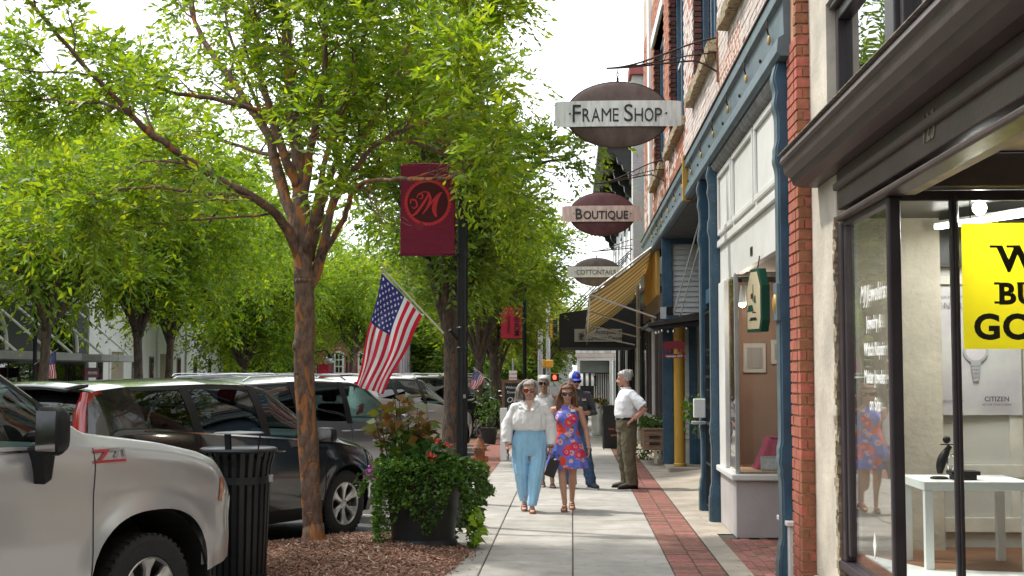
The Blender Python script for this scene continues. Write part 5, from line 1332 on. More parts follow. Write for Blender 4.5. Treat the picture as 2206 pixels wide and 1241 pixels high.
    # window surround trim under the glass, shut lines, handles
    def strip(pts, wd, name, m_, off=.003):
        mb = MB()
        for (xa, za), (xb, zb_) in zip(pts[:-1], pts[1:]):
            ya, yb = -(ylow(xa, za) + off), -(ylow(xb, zb_) + off); d = Vector((xb - xa, 0, zb_ - za)).normalized(); n_ = Vector((-d.z, 0, d.x)) * wd / 2
            mb.add([(xa - n_.x, ya, za - n_.z), (xb - n_.x, yb, zb_ - n_.z), (xb + n_.x, yb, zb_ + n_.z), (xa + n_.x, ya, za + n_.z)], [(0, 1, 2, 3)])
        return mb.build(name, m_, root, local=True)
    for xa in sp['seams']:
        z0, z1 = zbot(xa) + .02, belt(xa) - .005
        strip([(xa + .03 * math.sin(2.2 * k / 10), z0 + (z1 - z0) * k / 10) for k in range(11)], .007, 'shut_line', SEAM)
    if sp.get('chrome'):
        a, b = sp['chrome']; strip([(a + (b - a) * k / 20, belt(a + (b - a) * k / 20) - .006) for k in range(21)], .016, 'window_trim', CHROME, .008)
    for (hx, hz) in sp.get('handles', ()):
        y = -(ylow(hx, hz)); MB().tube([(hx - .10, y - .005, hz), (hx - .07, y - .035, hz + .004), (hx + .07, y - .035, hz + .004), (hx + .10, y - .005, hz)], .012, 8).build('door_handle', mat if not sp.get('chrome_handle') else CHROME, root, True, local=True)
    # dark pillars and the strip over the side glass
    def upper(x, t):
        b = belt(x); yb = ylow(x, b); ztp = max(zt(x), b + .01); wtp = min(wt(x), yb - .004); return (x, -(yb + (wtp - yb) * t + .022 * math.sin(math.pi * t) * min(1, (ztp - b) / .3) + .004), b + (ztp - b) * t)
    ws_ = sp['win']
    for (a1, b1, _), (a2, b2, _) in zip(ws_[:-1], ws_[1:]):
        MB().grid(lambda u, v: upper(b1 - .015 + (a2 - b1 + .03) * u, v), 2, 8).build('door_pillar', BLACKPL, root, True, local=True)
    MB().grid(lambda u, v: upper(ws_[0][0] - .03 + (ws_[-1][1] - ws_[0][0] + .03) * u, .90 + .07 * v), 30, 1).build('window_top_trim', BLACKPL, root, True, local=True)
    MB().grid(lambda u, v: upper(ws_[-1][1] - .02 + .12 * u, v), 3, 4).build('sail_panel', BLACKPL, root, True, local=True)
    # wheel wells, wheels
    tyre, rim, bk = wheel_parts(*sp['tyre'])
    for (xc, ra) in sp['arch']:
        for s_ in (-1, 1):
            m = MB(); n = 20; yo, yi = s_ * (wb(xc) * .99 - .03), s_ * .42
            rg = [[(xc + (ra + .012) * math.cos(math.pi * k / n), y, rw_ + (ra + .012) * math.sin(math.pi * k / n)) for k in range(n + 1)] for y in (yo, yi)]
            m.rings(rg, False, False, closed=False); m.prism([(xc + ra * math.cos(math.pi * k / n), rw_ + ra * math.sin(math.pi * k / n)) for k in range(n + 1)], yi - .01, yi + .01, 'y')
            m.build('wheel_well', SEAM, root, local=True)
            wh = bpy.data.objects.new('wheel', None); COL.objects.link(wh); wh.parent = root; wh.location = (xc, s_ * (wb(xc) * .985 - sp['tyre'][2] / 2 - .015), rw_)
            wh.rotation_euler = (0, 0, (0 if s_ < 0 else math.pi) + (R(sp.get('steer', 0)) if xc > 0 else 0))
            link_mesh('tyre', tyre, None, wh); link_mesh('rim', rim, None, wh); link_mesh('brake_disc', bk, None, wh)
    MB().box(x0 + .25, x1 - .2, -wb(0) * .8, wb(0) * .8, .24, .5).build('underbody', SEAM, root, local=True)
    # cabin: floor, dash, seats, wheel
    f0, f1 = sp['cabin']; bl = belt(0)
    box('cabin_floor', CABIN, root, f0, f1, -wb(0) * .86, wb(0) * .86, .52, bl - .32, local=True)
    MB().prism([(f1 - .35, bl - .3), (f1 - .30, bl - .02), (f1 - .02, bl + .03), (f1 + .12, bl - .02), (f1 + .12, bl - .3)], -wb(0) * .80, wb(0) * .80, 'y').build('dashboard', SEATM, root, bevel=.02, local=True)
    for sx in sp['seats']:
        for yy in (-.38, .38):
            st_ = MB().obox((sx, yy, bl - .02), (.14, .46, .62), Matrix.Rotation(R(-14), 3, 'Y')); so = st_.build('seat_back', SEATM, root, bevel=.05, local=True)
            MB().obox((sx - .10, yy, bl + .40), (.10, .24, .18)).build('headrest', SEATM, root, bevel=.04, local=True)
    a_ = [i * math.pi / 12 for i in range(25)]
    MB().tube([(f1 - .42 + .08 * math.sin(t), .38 + .18 * math.cos(t), bl - .02 + .17 * math.sin(t)) for t in a_], .016, 6).build('steering_wheel', CABIN, root, True, local=True)
    # mirrors
    mx_, mz_ = sp['mirror']; ms_ = sp.get('msize', (.09, .12, .085))
    for s_ in (-1, 1):
        yb_ = s_ * (ylow(mx_, belt(mx_) - .02))
        mo = MB(); mo.tube([(mx_, yb_ - s_ * .03, mz_ - .04), (mx_, yb_ + s_ * .07, mz_ - .03)], .035, 8); mo.build('mirror_arm', BLACKPL, root, True, local=True)
        c = (mx_ - .0, yb_ + s_ * (.06 + ms_[1]), mz_)
        h = MB(); rg = []
        for dx, sc in ((-.5, .86), (-.42, .98), (.0, 1.0), (.4, .82), (.62, .45)):
            rg.append([(c[0] + dx * ms_[0] * 2 * .7, c[1] + ms_[1] * sc * math.copysign(abs(math.cos(t)) ** .5, math.cos(t)), c[2] + ms_[2] * sc * math.copysign(abs(math.sin(t)) ** .5, math.sin(t))) for t in [2 * math.pi * (k + .5) / 16 for k in range(16)]])
        h.rings(rg); hm = h.build('mirror', sp.get('mirmat', BLACKPL), root, True, 50, local=True)
        MB().box(c[0] - ms_[0] * .72, c[0] - ms_[0] * .705, c[1] - ms_[1] * .80, c[1] + ms_[1] * .80, c[2] - ms_[2] * .80, c[2] + ms_[2] * .80).build('mirror_glass', CHROME, hm, local=True)
    # lamps: patches lying on the body side, wrapping the corners
    def patch(poly_lo, poly_hi, name, m_, off=.006, nx=14, nz=4):
        for s_ in (-1, 1):
            def f(u, v):
                x = poly_lo[0][0] + (poly_lo[-1][0] - poly_lo[0][0]) * u; zl = I(poly_lo, x) if poly_lo[0][0] < poly_lo[-1][0] else np.interp(-x, [-p[0] for p in poly_lo], [p[1] for p in poly_lo])
                zh = np.interp(u, np.linspace(0, 1, len(poly_hi)), [p[1] for p in poly_hi]); xh = x + (np.interp(u, np.linspace(0, 1, len(poly_hi)), [p[0] for p in poly_hi]) - x) * v
                z = zl + (zh - zl) * v
                xx = xh; b = belt(xx)
                if z <= b: y = ylow(xx, z)
                else:
                    ztp = max(zt(xx), b + .01); yb = ylow(xx, b); y = yb + (min(wt(xx), yb - .004) - yb) * min(1, (z - b) / (ztp - b))
                return (xx, s_ * (y + off), z)
            MB().grid(f, nx, nz).build(name, m_, root, True, 60, local=True)
    for pl, ph, nm, m_ in sp.get('lamps', ()): patch(pl, ph, nm, m_)
    if sp.get('rails'):
        a, b = sp['rails']
        for s_ in (-1, 1):
            pts = [(a + (b - a) * k / 16, s_ * (wt(a + (b - a) * k / 16) - .06), zt(a + (b - a) * k / 16) + .055 + (.035 if 0 < k < 16 else -.02)) for k in range(17)]
            MB().tube(pts, .016, 8).build('roof_rail', sp.get('railmat', STEEL), root, True, local=True)
    root['_fns'] = 0
    del root['_fns']
    return root, ylow, belt, zt, wt, wb

H27 = R(63)
def at_nose(nx, ny, W_, half, dx=0.0):
    """front right corner of the body -> car origin (middle of its length)"""
    f = Vector((math.sin(R(27)), math.cos(R(27)), 0)); l = Vector((-f.y, f.x, 0))
    p = Vector((nx, ny, 0)) + l * W_ - f * half; return (p.x, p.y, -.10)
GC = 'vehicles parked at an angle along the kerb'

TRUCK = dict(cat='truck', x0=-2.95, x1=2.93, n=120, arch=[(1.97, .55), (-1.77, .55)], tyre=(.385, .235, .27, 6, 'wide'), pw=2.5, flare=.03, flw=.17, steer=0,
    zt=[(-2.95, 1.40), (-1.30, 1.42), (-1.22, 1.60), (-1.05, 1.87), (-.6, 1.92), (.55, 1.925), (.80, 1.89), (1.42, 1.465), (1.6, 1.432), (2.1, 1.37), (2.5, 1.29), (2.8, 1.19), (2.93, 1.04)],
    crown=[(-2.95, .0), (-1.3, .0), (-1.1, .07), (.5, .08), (1.2, .05), (1.5, .05), (2.3, .04), (2.93, .02)],
    belt=[(-2.95, 1.38), (-1.2, 1.385), (.5, 1.38), (1.3, 1.38), (1.7, 1.365), (2.2, 1.305), (2.6, 1.21), (2.93, .99)],
    wb=[(-2.95, .98), (-2.6, 1.01), (0, 1.02), (1.3, 1.02), (2.3, 1.015), (2.62, .985), (2.82, .92), (2.93, .80)], wt=[(-2.95, .96), (-1.3, .96), (-1.1, .76), (.55, .77), (.80, .78), (1.42, .90), (1.7, .91), (2.3, .90), (2.7, .86), (2.93, .72)],
    sill=[(-2.95, .55), (-2.3, .50), (-1.2, .42), (1.4, .42), (2.5, .46), (2.93, .50)], side=[.93, .95, .97, .985, .975, .985, .992, .965, .95],
    win=[(-1.0, -.20, 'dark'), (-.10, 1.10, 'clear')], ws=(.84, 1.40), rw=(-1.22, -1.06), seams=[1.42, .02, -.95], cabin=(-1.1, 1.2), seats=(.05, -.85), mirror=(.98, 1.50), msize=(.09, .105, .15), chrome=(-1.0, 1.15), handles=[(.16, 1.22)],
    lamps=[([(2.72, .98), (2.92, .94)], [(2.74, 1.10), (2.915, 1.02)], 'headlight', LENS), ([(2.665, .94), (2.71, .92)], [(2.67, 1.10), (2.715, 1.10)], 'amber_marker', AMBER)])
SUV = dict(x0=-2.31, x1=2.315, arch=[(1.45, .44), (-1.33, .44)], tyre=(.372, .245, .235, 6, 'wide'), flare=.02, flw=.12, steer=0, clad=.42,
    zt=[(-2.31, 1.16), (-2.28, 1.28), (-2.17, 1.60), (-2.06, 1.68), (-1.7, 1.715), (-.6, 1.735), (.0, 1.72), (.28, 1.68), (1.12, 1.165), (1.3, 1.135), (1.8, 1.04), (2.1, .95), (2.25, .86), (2.315, .76)],
    crown=[(-2.31, .02), (-2.0, .05), (-1, .06), (.2, .06), (1.0, .06), (1.5, .06), (2.315, .03)],
    belt=[(-2.31, 1.10), (-2.0, 1.33), (-1.6, 1.31), (-.5, 1.23), (.8, 1.12), (1.2, 1.08), (1.8, .98), (2.1, .88), (2.315, .70)],
    wb=[(-2.31, .80), (-2.2, .89), (-1.9, .935), (-1.0, .945), (1.3, .945), (1.9, .91), (2.15, .82), (2.315, .62)], wt=[(-2.31, .70), (-2.16, .64), (-1.9, .655), (-.6, .665), (.25, .66), (1.1, .80), (1.4, .81), (2.0, .74), (2.315, .52)],
    sill=[(-2.31, .42), (-1.9, .30), (-.8, .27), (1.0, .27), (2.0, .25), (2.315, .34)], win=[(-1.62, -1.0, 'dark'), (-.90, .02, 'dark'), (.12, .98, 'clear')], ws=(.34, 1.10), rw=(-2.25, -2.15), seams=[1.02, .06, -.96], cabin=(-1.9, 1.05), seats=(.15, -.75), mirror=(.86, 1.17), chrome=(-1.66, .95), handles=[(.22, 1.02), (-.72, 1.08)], rails=(-1.75, .15), railmat=CHROME,
    lamps=[([(1.86, .72), (2.24, .66)], [(1.90, .93), (2.20, .83)], 'headlight', LENS), ([(-2.305, 1.0), (-2.17, 1.06)], [(-2.17, 1.66), (-1.98, 1.68)], 'taillight', REDL)])
VAN = dict(SUV, cat='car', x0=-2.58, x1=2.58, arch=[(1.62, .42), (-1.38, .42)], tyre=(.355, .235, .235, 10, 'thin'), clad=.30,
    zt=[(-2.58, 1.10), (-2.5, 1.25), (-2.36, 1.62), (-2.2, 1.685), (-.6, 1.735), (.4, 1.70), (.72, 1.65), (1.62, 1.06), (1.8, 1.03), (2.3, .93), (2.5, .84), (2.58, .72)],
    belt=[(-2.58, 1.02), (-2.2, 1.14), (-.9, 1.13), (-.3, 1.10), (.9, 1.06), (1.6, 1.0), (2.2, .90), (2.58, .66)], crown=[(-2.58, .02), (-2.2, .05), (-1, .07), (.6, .07), (1.5, .06), (2.58, .03)],
    wb=[(-2.58, .88), (-2.4, .97), (-2.0, .995), (1.5, .995), (2.15, .95), (2.4, .86), (2.58, .66)], wt=[(-2.58, .80), (-2.3, .74), (-.6, .755), (.65, .74), (1.6, .85), (2.2, .80), (2.58, .55)],
    sill=[(-2.58, .42), (-2.1, .28), (1.1, .24), (2.2, .22), (2.58, .32)], win=[(-2.05, -1.12, 'dark'), (-1.0, .05, 'dark'), (.16, 1.36, 'clear')], ws=(.80, 1.60), rw=(-2.48, -2.37), seams=[1.42, .10, -1.06], cabin=(-2.2, 1.5), seats=(.45, -.6), mirror=(1.20, 1.12), chrome=None, handles=[(.28, .98), (-.02, .98)], chrome_handle=False, rails=(-2.0, .35), railmat=STEEL, mirmat=None,
    lamps=[([(2.05, .72), (2.5, .66)], [(2.1, .90), (2.48, .80)], 'headlight', LENS), ([(-2.55, .90), (-2.25, .95)], [(-2.50, 1.22), (-2.2, 1.2)], 'taillight', REDL)])
SILVER = paint('silver_paint', (.30, .31, .335), .75, .30)
VAN['mirmat'] = SILVER
CROSS = dict(SUV, tyre=(.375, .25, .235, 5, 'wide'), chrome=None)

PTRUCK = paint('champagne_silver_paint', (.43, .43, .43), .5, .28)
PTRUCK.node_tree.nodes['Principled BSDF'].inputs['Coat Weight'].default_value = .6
trk = car('pickup_truck', 'silver pickup truck with Z71 badge, only its cab front and fender in frame', GC, TRUCK, PTRUCK, at_nose(-2.36, 9.68, 1.02, 2.93), H27)
root, yl, bl_, zt_, wt_, wb_ = trk
# badge, fender crease, door side trim
def on_side(x, z, off=.006): return Vector((x, -(yl(x, z) + off), z))
bd = MB(); bd.add([on_side(1.43, 1.272), on_side(1.71, 1.272), on_side(1.71, 1.288), on_side(1.43, 1.288)], [(0, 1, 2, 3)])
bd2 = bd.build('badge_bar', pm('badge_red', (.36, .02, .035), .35, var=.05, bump=0), root, local=True)
for s_ in (-1, 1):
    yb_ = s_ * (yl(.98, bl_(.98) - .02) + .06)
    MB().prism([(.93, 1.40), (1.06, 1.40), (1.03, 1.20), (.97, 1.17)], yb_ - .05, yb_ + .09, 'y').build('mirror_foot', BLACKPL, root, bevel=.015, local=True)
BADGE = [[(0, .085), (.125, .085), (.125, .068), (.055, .0), (.02, .0), (.088, .066), (0, .066)], [(.135, .085), (.225, .085), (.225, .07), (.185, .024), (.16, .024), (.198, .068), (.135, .068)], [(.232, .072), (.252, .085), (.268, .085), (.268, .024), (.248, .024), (.248, .068)]]
for i, poly in enumerate(BADGE):
    for grow, off, m_ in ((.006, .007, CHROME), (0, .010, pm('badge_red', (.36, .02, .035)) if i == 0 else pm('badge_grey', (.30, .30, .30), .3, .6))):
        c = sum((Vector((a, b)) for a, b in poly), Vector((0, 0))) / len(poly)
        pts = [on_side(1.44 + a + math.copysign(grow, a - c.x), 1.288 + .8 * (b + math.copysign(grow, b - c.y)), off) for a, b in poly]
        MB().add(pts, [tuple(range(len(pts)))]).build('badge_letter', m_, root, local=True)
# front bumper and grille
fbp = []
for k in range(21):
    u = -1 + k / 10; y = .955 * u; xf = 2.99 - .40 * max(0, abs(u) - .45) ** 1.7 / .55 ** 1.7
    fbp.append([(xf - .10, y, .50), (xf - .03, y, .50), (xf, y, .58), (xf, y, .80), (xf - .04, y, .88), (xf - .10, y, .88)])
MB().rings(fbp).build('front_bumper', PTRUCK, root, True, 35, local=True)
MB().box(2.86, 2.945, -.66, .66, .88, 1.22).build('grille', BLACKPL, root, bevel=.02, local=True)
PBLACK = paint('black_car_paint', (.008, .0085, .010), .3, .22)
blk = car('parked_suv', 'black crossover with six-spoke wheels parked behind the near tree', GC, dict(SUV, rails=None), PBLACK, at_nose(-2.14, 15.75, .945, 2.315), H27)
r2 = blk[0]
MB().grid(lambda u, v: (-2.05 - .26 * v, -.57 + 1.14 * u, 1.745 - .045 * v + .03 * (1 - (2 * u - 1) ** 2)), 16, 4).build('rear_spoiler', PBLACK, r2, True, local=True).modifiers.new('s', 'SOLIDIFY').thickness = .03
for s_ in (-1, 1): MB().tube([(-2.325, s_ * .80, 1.02), (-2.30, s_ * .735, 1.25), (-2.24, s_ * .675, 1.48), (-2.16, s_ * .645, 1.66)], [.075, .085, .08, .05], 12, sq=.55).build('taillight', REDL, r2, True, local=True)
MB().box(-2.33, -2.30, -.3, .3, .72, .84).build('number_plate', WHITEPL, r2, local=True)
MB().cyl((1.45, -.958, .372), (1.45, -.962, .372), .028).build('hub_badge', BLACKPL, r2, local=True)
van = car('parked_minivan', 'silver-grey minivan with roof rails between the black crossover and the white one', GC, VAN, SILVER, at_nose(-2.2, 22.1, .995, 2.58), H27)
MB().prism([(-1.2, 1.66), (-1.08, 1.66), (-1.22, 1.76)], -.02, .02, 'y').build('roof_fin', SILVER, van[0], local=True)
wht = car('parked_crossover', 'white crossover with dark roof rails partly hidden by the second tree', GC, CROSS, paint('white_car_paint', (.60, .60, .58), .1, .3), at_nose(-2.1, 30.4, .945, 2.315), H27)
PDG = paint('dark_grey_paint', (.02, .022, .026), .5, .28)
dk = car('parked_sedan', 'dark grey crossover parked beyond the white one', GC, SUV, PDG, at_nose(-2.1, 36.1, .945, 2.315), H27)
def copy_car(src, label, loc, rz, pnt=None):
    c = copy_tree(src); c.location = loc; c.rotation_euler = (0, 0, rz); c['label'] = label
    if pnt:
        for o in c.children:
            if o.data and o.name.startswith(('body', 'rear_spoiler')):
                o.data = o.data.copy(); o.data.materials[0] = pnt
    return c
copy_car(dk[0], 'black crossover farthest along the near kerb', at_nose(-2.1, 42.6, .945, 2.315), H27)
copy_car(van[0], 'dark red minivan parked far along the near kerb', at_nose(-2.1, 49.0, .995, 2.58), H27, paint('dark_red_paint', (.10, .012, .014), .4, .3))
copy_car(dk[0], 'black car parked across the street before the canopy shop', (-13.5, 46.0, -.10), R(63 + 180), PBLACK)
copy_car(wht[0], 'white car parked across the street beyond the black one', (-13.5, 52.5, -.10), R(63 + 180))
copy_car(van[0], 'grey minivan parked across the street, third in the row', (-13.5, 59.0, -.10), R(63 + 180))
# ================================================================ people
def V3(*a): return Vector(a)
def ring(c, rx, ry, n=20, e=2.0, M=None, mod=None):
    out = []; c = Vector(c)
    for k in range(n):
        a = 2 * math.pi * k / n; ca, sa = math.cos(a), math.sin(a)
        m = 1 + (mod(a) if mod else 0)
        p = Vector((rx * m * math.copysign(abs(ca) ** (2 / e), ca), ry * m * math.copysign(abs(sa) ** (2 / e), sa), 0))
        out.append(c + ((M @ p) if M else p))
    return out
def limb_tube(mb, pts, rad, n=12): mb.tube(pts, rad, n); 
def vox(mb, name, mat, parent, size=.008, it=4, local=True, fac=.5):
    o = mb.build(name, mat, parent, True, None, local=local)
    r = o.modifiers.new('r', 'REMESH'); r.mode = 'VOXEL'; r.voxel_size = size; r.use_smooth_shade = True
    if it: s = o.modifiers.new('s', 'SMOOTH'); s.iterations = it; s.factor = fac
    return o
def lerp(a, b, t): return Vector(a) + (Vector(b) - Vector(a)) * t

def hand(mb, w, d, nrm, curl=.5, s=1.0, mirror=1, spread=.18):
    """palm and five separate fingers; w wrist, d hand direction, nrm back-of-hand normal; thumb on the mirror side"""
    w, d, nrm = Vector(w), Vector(d).normalized(), Vector(nrm).normalized(); x = d.cross(nrm).normalized() * mirror; nrm = (x.cross(d) * mirror).normalized()
    Mm = Matrix((x, d, nrm)).transposed()
    mb.ell(w + d * .045 * s, (.036 * s, .050 * s, .015 * s), 14, 10, Mm); mb.tube([w - d * .02, w + d * .02 * s], [.021 * s, .024 * s], 10)
    for k, (ox, ln) in enumerate(((.026, .070), (.009, .080), (-.009, .074), (-.026, .056))):
        p = w + d * .078 * s + x * ox * s; dd = (d + x * (ox * spread * 10)).normalized(); pts = [p - dd * .02 * s, p]; ang = 0
        for seg in (.45, .32, .23):
            ang += curl * (.7 if seg == .45 else .8); q = dd * math.cos(ang) - nrm * math.sin(ang); p = p + q * ln * seg * s; pts.append(p)
        mb.tube(pts, [.0085 * s, .0092 * s, .0086 * s, .0078 * s, .0062 * s], 8)
    p = w + d * .025 * s + x * .028 * s; pts = [w + d * .012 * s + x * .012 * s, p]; q = (d * .62 + x * .72 - nrm * .25).normalized()
    p = p + q * .034 * s; pts.append(p); q = (q + d * .4 - nrm * curl * .5 - x * curl * .45).normalized(); pts.append(p + q * .030 * s)
    mb.tube(pts, [.011 * s, .012 * s, .0105 * s, .0078 * s], 8)

SKIN = lambda n, c: pm(n, c, .5, var=.06, scale=14, bump=.01, bscale=150)
def head(mb, c, s=1.0, turn=0.0, tilt=0.0):
    """c: bottom of chin level at neck axis; face toward -y; returns transform"""
    M = Matrix.Rotation(turn, 3, 'Z') @ Matrix.Rotation(tilt, 3, 'X'); c = Vector(c)
    T = lambda x, y, z: c + M @ (Vector((x, y, z)) * s)
    sec = [(0, .022, .022, -.058), (.018, .036, .040, -.046), (.045, .050, .060, -.026), (.075, .060, .078, -.010), (.11, .0665, .089, .0), (.145, .071, .094, .006), (.175, .0705, .093, .008), (.20, .062, .082, .010), (.218, .044, .060, .010), (.228, .018, .026, .010)]
    rg = []
    for z, rx, ry, yc in sec: rg.append([T(rx * math.copysign(abs(math.cos(a)) ** .9, math.cos(a)), yc + ry * math.sin(a), z) for a in [2 * math.pi * k / 20 for k in range(20)]])
    mb.rings(rg)
    mb.tube([T(0, -.092, .122), T(0, -.104, .098), T(0, -.112, .080), T(0, -.094, .072)], [.008 * s, .0105 * s, .0135 * s, .008 * s], 8)   # nose
    for sx in (-1, 1):
        mb.ell(T(sx * .0125, -.100, .078), (.009 * s, .010 * s, .008 * s), 8, 6); mb.ell(T(sx * .074, .012, .098), (.010 * s, .019 * s, .031 * s), 8, 6, M)
        mb.ell(T(sx * .036, -.070, .075), (.021 * s, .018 * s, .020 * s), 8, 6, M)       # cheek
        mb.ell(T(sx * .030, -.082, .132), (.024 * s, .012 * s, .008 * s), 8, 6, M)       # brow
    mb.ell(T(0, -.083, .040), (.026 * s, .014 * s, .012 * s), 8, 6, M); mb.ell(T(0, -.076, .012), (.020 * s, .016 * s, .013 * s), 8, 6, M)
    mb.tube([T(0, .03, -.08), T(0, .022, .03), T(0, .02, .08)], [.056 * s, .050 * s, .05 * s], 14)
    return T
LIP = pm('lip', (.33, .10, .09), .4, bump=0); TEETH = pm('teeth', (.80, .78, .72), .3, bump=0); EYEW = pm('eye_white', (.7, .7, .68), .3, bump=0)
def smile(par, T, s, w_=.026, open_=True, lip=None):
    lo = [T(w_ * u, -.0985 + .020 * u * u, .040 + .010 * u * u - .006) for u in np.linspace(-1, 1, 9)]; hi = [T(w_ * u, -.0990 + .020 * u * u, .046 + .009 * u * u) for u in np.linspace(-1, 1, 9)]
    MB().tube(lo, [.002 * s] + [.0045 * s] * 7 + [.002 * s], 6).build('lower_lip', lip or LIP, par, True, local=True); MB().tube(hi, [.002 * s] + [.0036 * s] * 7 + [.002 * s], 6).build('upper_lip', lip or LIP, par, True, local=True)
    if open_: MB().grid(lambda u, v: T((2 * u - 1) * w_ * .85, -.0992 + .019 * (2 * u - 1) ** 2, .0355 + .0105 * v + .0095 * (2 * u - 1) ** 2), 8, 2).build('teeth', TEETH, par, True, local=True)
def shades(par, T, s, frame, lens, big=1.0, z=.112):
    f = MB()
    for sx in (-1, 1):
        cx = sx * .034; pts = []; n = 20
        for k in range(n + 1):
            a = 2 * math.pi * k / n; x = cx + .030 * big * math.copysign(abs(math.cos(a)) ** .75, math.cos(a)); zz = z + .021 * big * math.copysign(abs(math.sin(a)) ** .75, math.sin(a)) + .004 * sx * math.cos(a) * (1 if math.sin(a) > 0 else 0)
            pts.append(T(x, -.101 + .16 * (abs(x) - .02) ** 2 * 14 + .0, zz))
        f.tube(pts, .0042 * s, 6)
        MB().add(pts[:-1], [tuple(range(n))]).build('lens', lens, par, local=True)
        f.tube([T(sx * .066 * big, -.075, z + .012), T(sx * .078, -.02, z + .008), T(sx * .078, .02, z + .0)], .0032 * s, 6)
    f.tube([T(-.008, -.104, z + .006), T(.008, -.104, z + .006)], .004 * s, 6)
    o = f.build('glasses_frame', frame, par, True, local=True); return o
def hair_strands(name, mat, par, T, roots, n, r0, seed, cap=True, capz=.10, capf=1.10, capback=.0):
    """roots(u, rnd) -> list of points of a strand in head space"""
    mb = MB(); rd = random.Random(seed)
    if cap:
        rg = []
        for z, rx, ry in ((.085, .066, .070), (.12, .073, .082), (.15, .077, .090), (.18, .075, .090), (.205, .066, .080), (.225, .046, .060), (.238, .016, .022)):
            row = []
            for k in range(24):
                a = 2 * math.pi * k / 24; y = .022 + ry * capf * math.sin(a) * (1.0 if math.sin(a) > 0 else .0) + (ry * math.sin(a) * (.35 if z < .165 else 1.27) if math.sin(a) <= 0 else 0)
                row.append(T(rx * capf * math.cos(a), y, z))
            rg.append(row)
        mb.rings(rg)
    for i in range(n):
        pts = roots(i / max(1, n - 1), rd); k = len(pts)
        mb.tube([T(*p) for p in pts], [r0 * (.75 + .5 * rd.random()) * (1 if j < k - 2 else .55 if j == k - 2 else .12) for j in range(k)], 6)
    return mb.build(name, mat, par, True, None, local=True)
def hairmat(name, c1, c2):
    return pm(name, c1, .45, var=.3, scale=9, bump=.25, bscale=60, col2=c2, fac=(.35, .65), stretch=(6, 6, 1), bdist=.006)
def folds(o, strength, size, axis=(1, 1, .35), depth=2):
    t = bpy.data.textures.new('cloth_folds', 'CLOUDS'); t.noise_scale = size; t.noise_depth = depth
    d = o.modifiers.new('d', 'DISPLACE'); d.texture = t; d.strength = strength; d.mid_level = .5; d.texture_coords = 'LOCAL'; return o
GP = 'people on the sidewalk'

def leg(mb, hip, knee, ankle, k=1.0):
    mb.tube([hip, lerp(hip, knee, .35), lerp(hip, knee, .75), knee, lerp(knee, ankle, .28), lerp(knee, ankle, .65), ankle], [.088 * k, .080 * k, .060 * k, .052 * k, .054 * k, .040 * k, .034 * k], 14)
def foot(mb, ankle, d, s=1.0, drop=0.0):
    d = Vector(d).normalized(); a = Vector(ankle); z0 = a.z - .075 * s
    rg = []
    for t, w_, h in ((-.055, .024, .045), (-.02, .032, .075), (.04, .034, .060), (.10, .040, .042), (.15, .040, .028), (.185, .024, .018)):
        c = a + d * t * s; x = Vector((-d.y, d.x, 0)).normalized()
        rg.append([Vector((c.x, c.y, z0)) + x * (w_ * s * math.cos(q)) + Vector((0, 0, h * s * (.5 + .5 * math.sin(q)))) + Vector((0, 0, -drop * max(0, t) / .18)) for q in [2 * math.pi * k / 12 for k in range(12)]])
    mb.rings(rg)
def shoe(name, mat, sole, par, ankle, d, s=1.0, hi=.08):
    d = Vector(d).normalized(); a = Vector(ankle); x = Vector((-d.y, d.x, 0)).normalized(); z0 = a.z - .088 * s; m = MB(); rg = []
    for t, w_, h in ((-.078, .022, .05), (-.055, .038, .085), (-.01, .042, hi + .02), (.05, .044, .085), (.11, .050, .062), (.165, .047, .050), (.20, .028, .034)):
        c = a + d * t * s; rg.append([Vector((c.x, c.y, z0)) + x * (w_ * s * math.copysign(abs(math.cos(q)) ** .8, math.cos(q))) + Vector((0, 0, .012 + h * s * (.5 + .5 * math.sin(q)))) for q in [2 * math.pi * k / 14 for k in range(14)]])
    m.rings(rg); o = m.build(name, mat, par, True, 60, local=True)
    so = MB(); pts = [(-.085, .0), (-.07, .034), (-.02, .042), (.05, .044), (.12, .052), (.18, .042), (.212, .0)]
    poly = [a + d * t * s + x * w_ * s for t, w_ in pts] + [a + d * t * s - x * w_ * s for t, w_ in reversed(pts[1:-1])]
    n = len(poly); so.add([(p.x, p.y, z0 - .012) for p in poly] + [(p.x, p.y, z0 + .018) for p in poly], [tuple(reversed(range(n))), tuple(range(n, 2 * n))] + [(i, (i + 1) % n, (i + 1) % n + n, i + n) for i in range(n)])
    so.build('sole', sole, o, local=True); return o

# ---------- woman in a white shirt and light blue trousers
P1 = thing('person', 'woman in loose white shirt and light blue pleated trousers carrying a black clutch', 'person', (-.55, 16.85, 0), R(4), GP)
S1 = SKIN('skin_fair', (.56, .34, .26))
hipA, hipB = V3(-.085, 0, .86), V3(.085, 0, .86); kneeA, kneeB = V3(-.075, -.02, .48), V3(.055, -.10, .47); ankA, ankB = V3(-.055, .16, .115), V3(.03, -.16, .088)
shA, shB = V3(-.178, .01, 1.318), V3(.178, .01, 1.318); elA, elB = V3(-.275, .03, 1.07), V3(.275, .05, 1.07); wrA, wrB = V3(-.285, -.07, .835), V3(.275, -.03, .80)
b = MB(); T = head(b, (0, -.015, 1.415), 1.0, R(-3), R(3))
b.rings([ring((0, .02, z), rx, ry, 22) for z, rx, ry in ((.80, .15, .10), (.90, .185, .125), (1.0, .165, .115), (1.1, .165, .12), (1.22, .175, .115), (1.32, .165, .085), (1.375, .09, .06), (1.40, .055, .05))])
for sh, el, wr, mir in ((shA, elA, wrA, 1), (shB, elB, wrB, -1)):
    b.tube([sh, lerp(sh, el, .5), el, lerp(el, wr, .35), wr], [.055, .05, .042, .04, .025], 12)
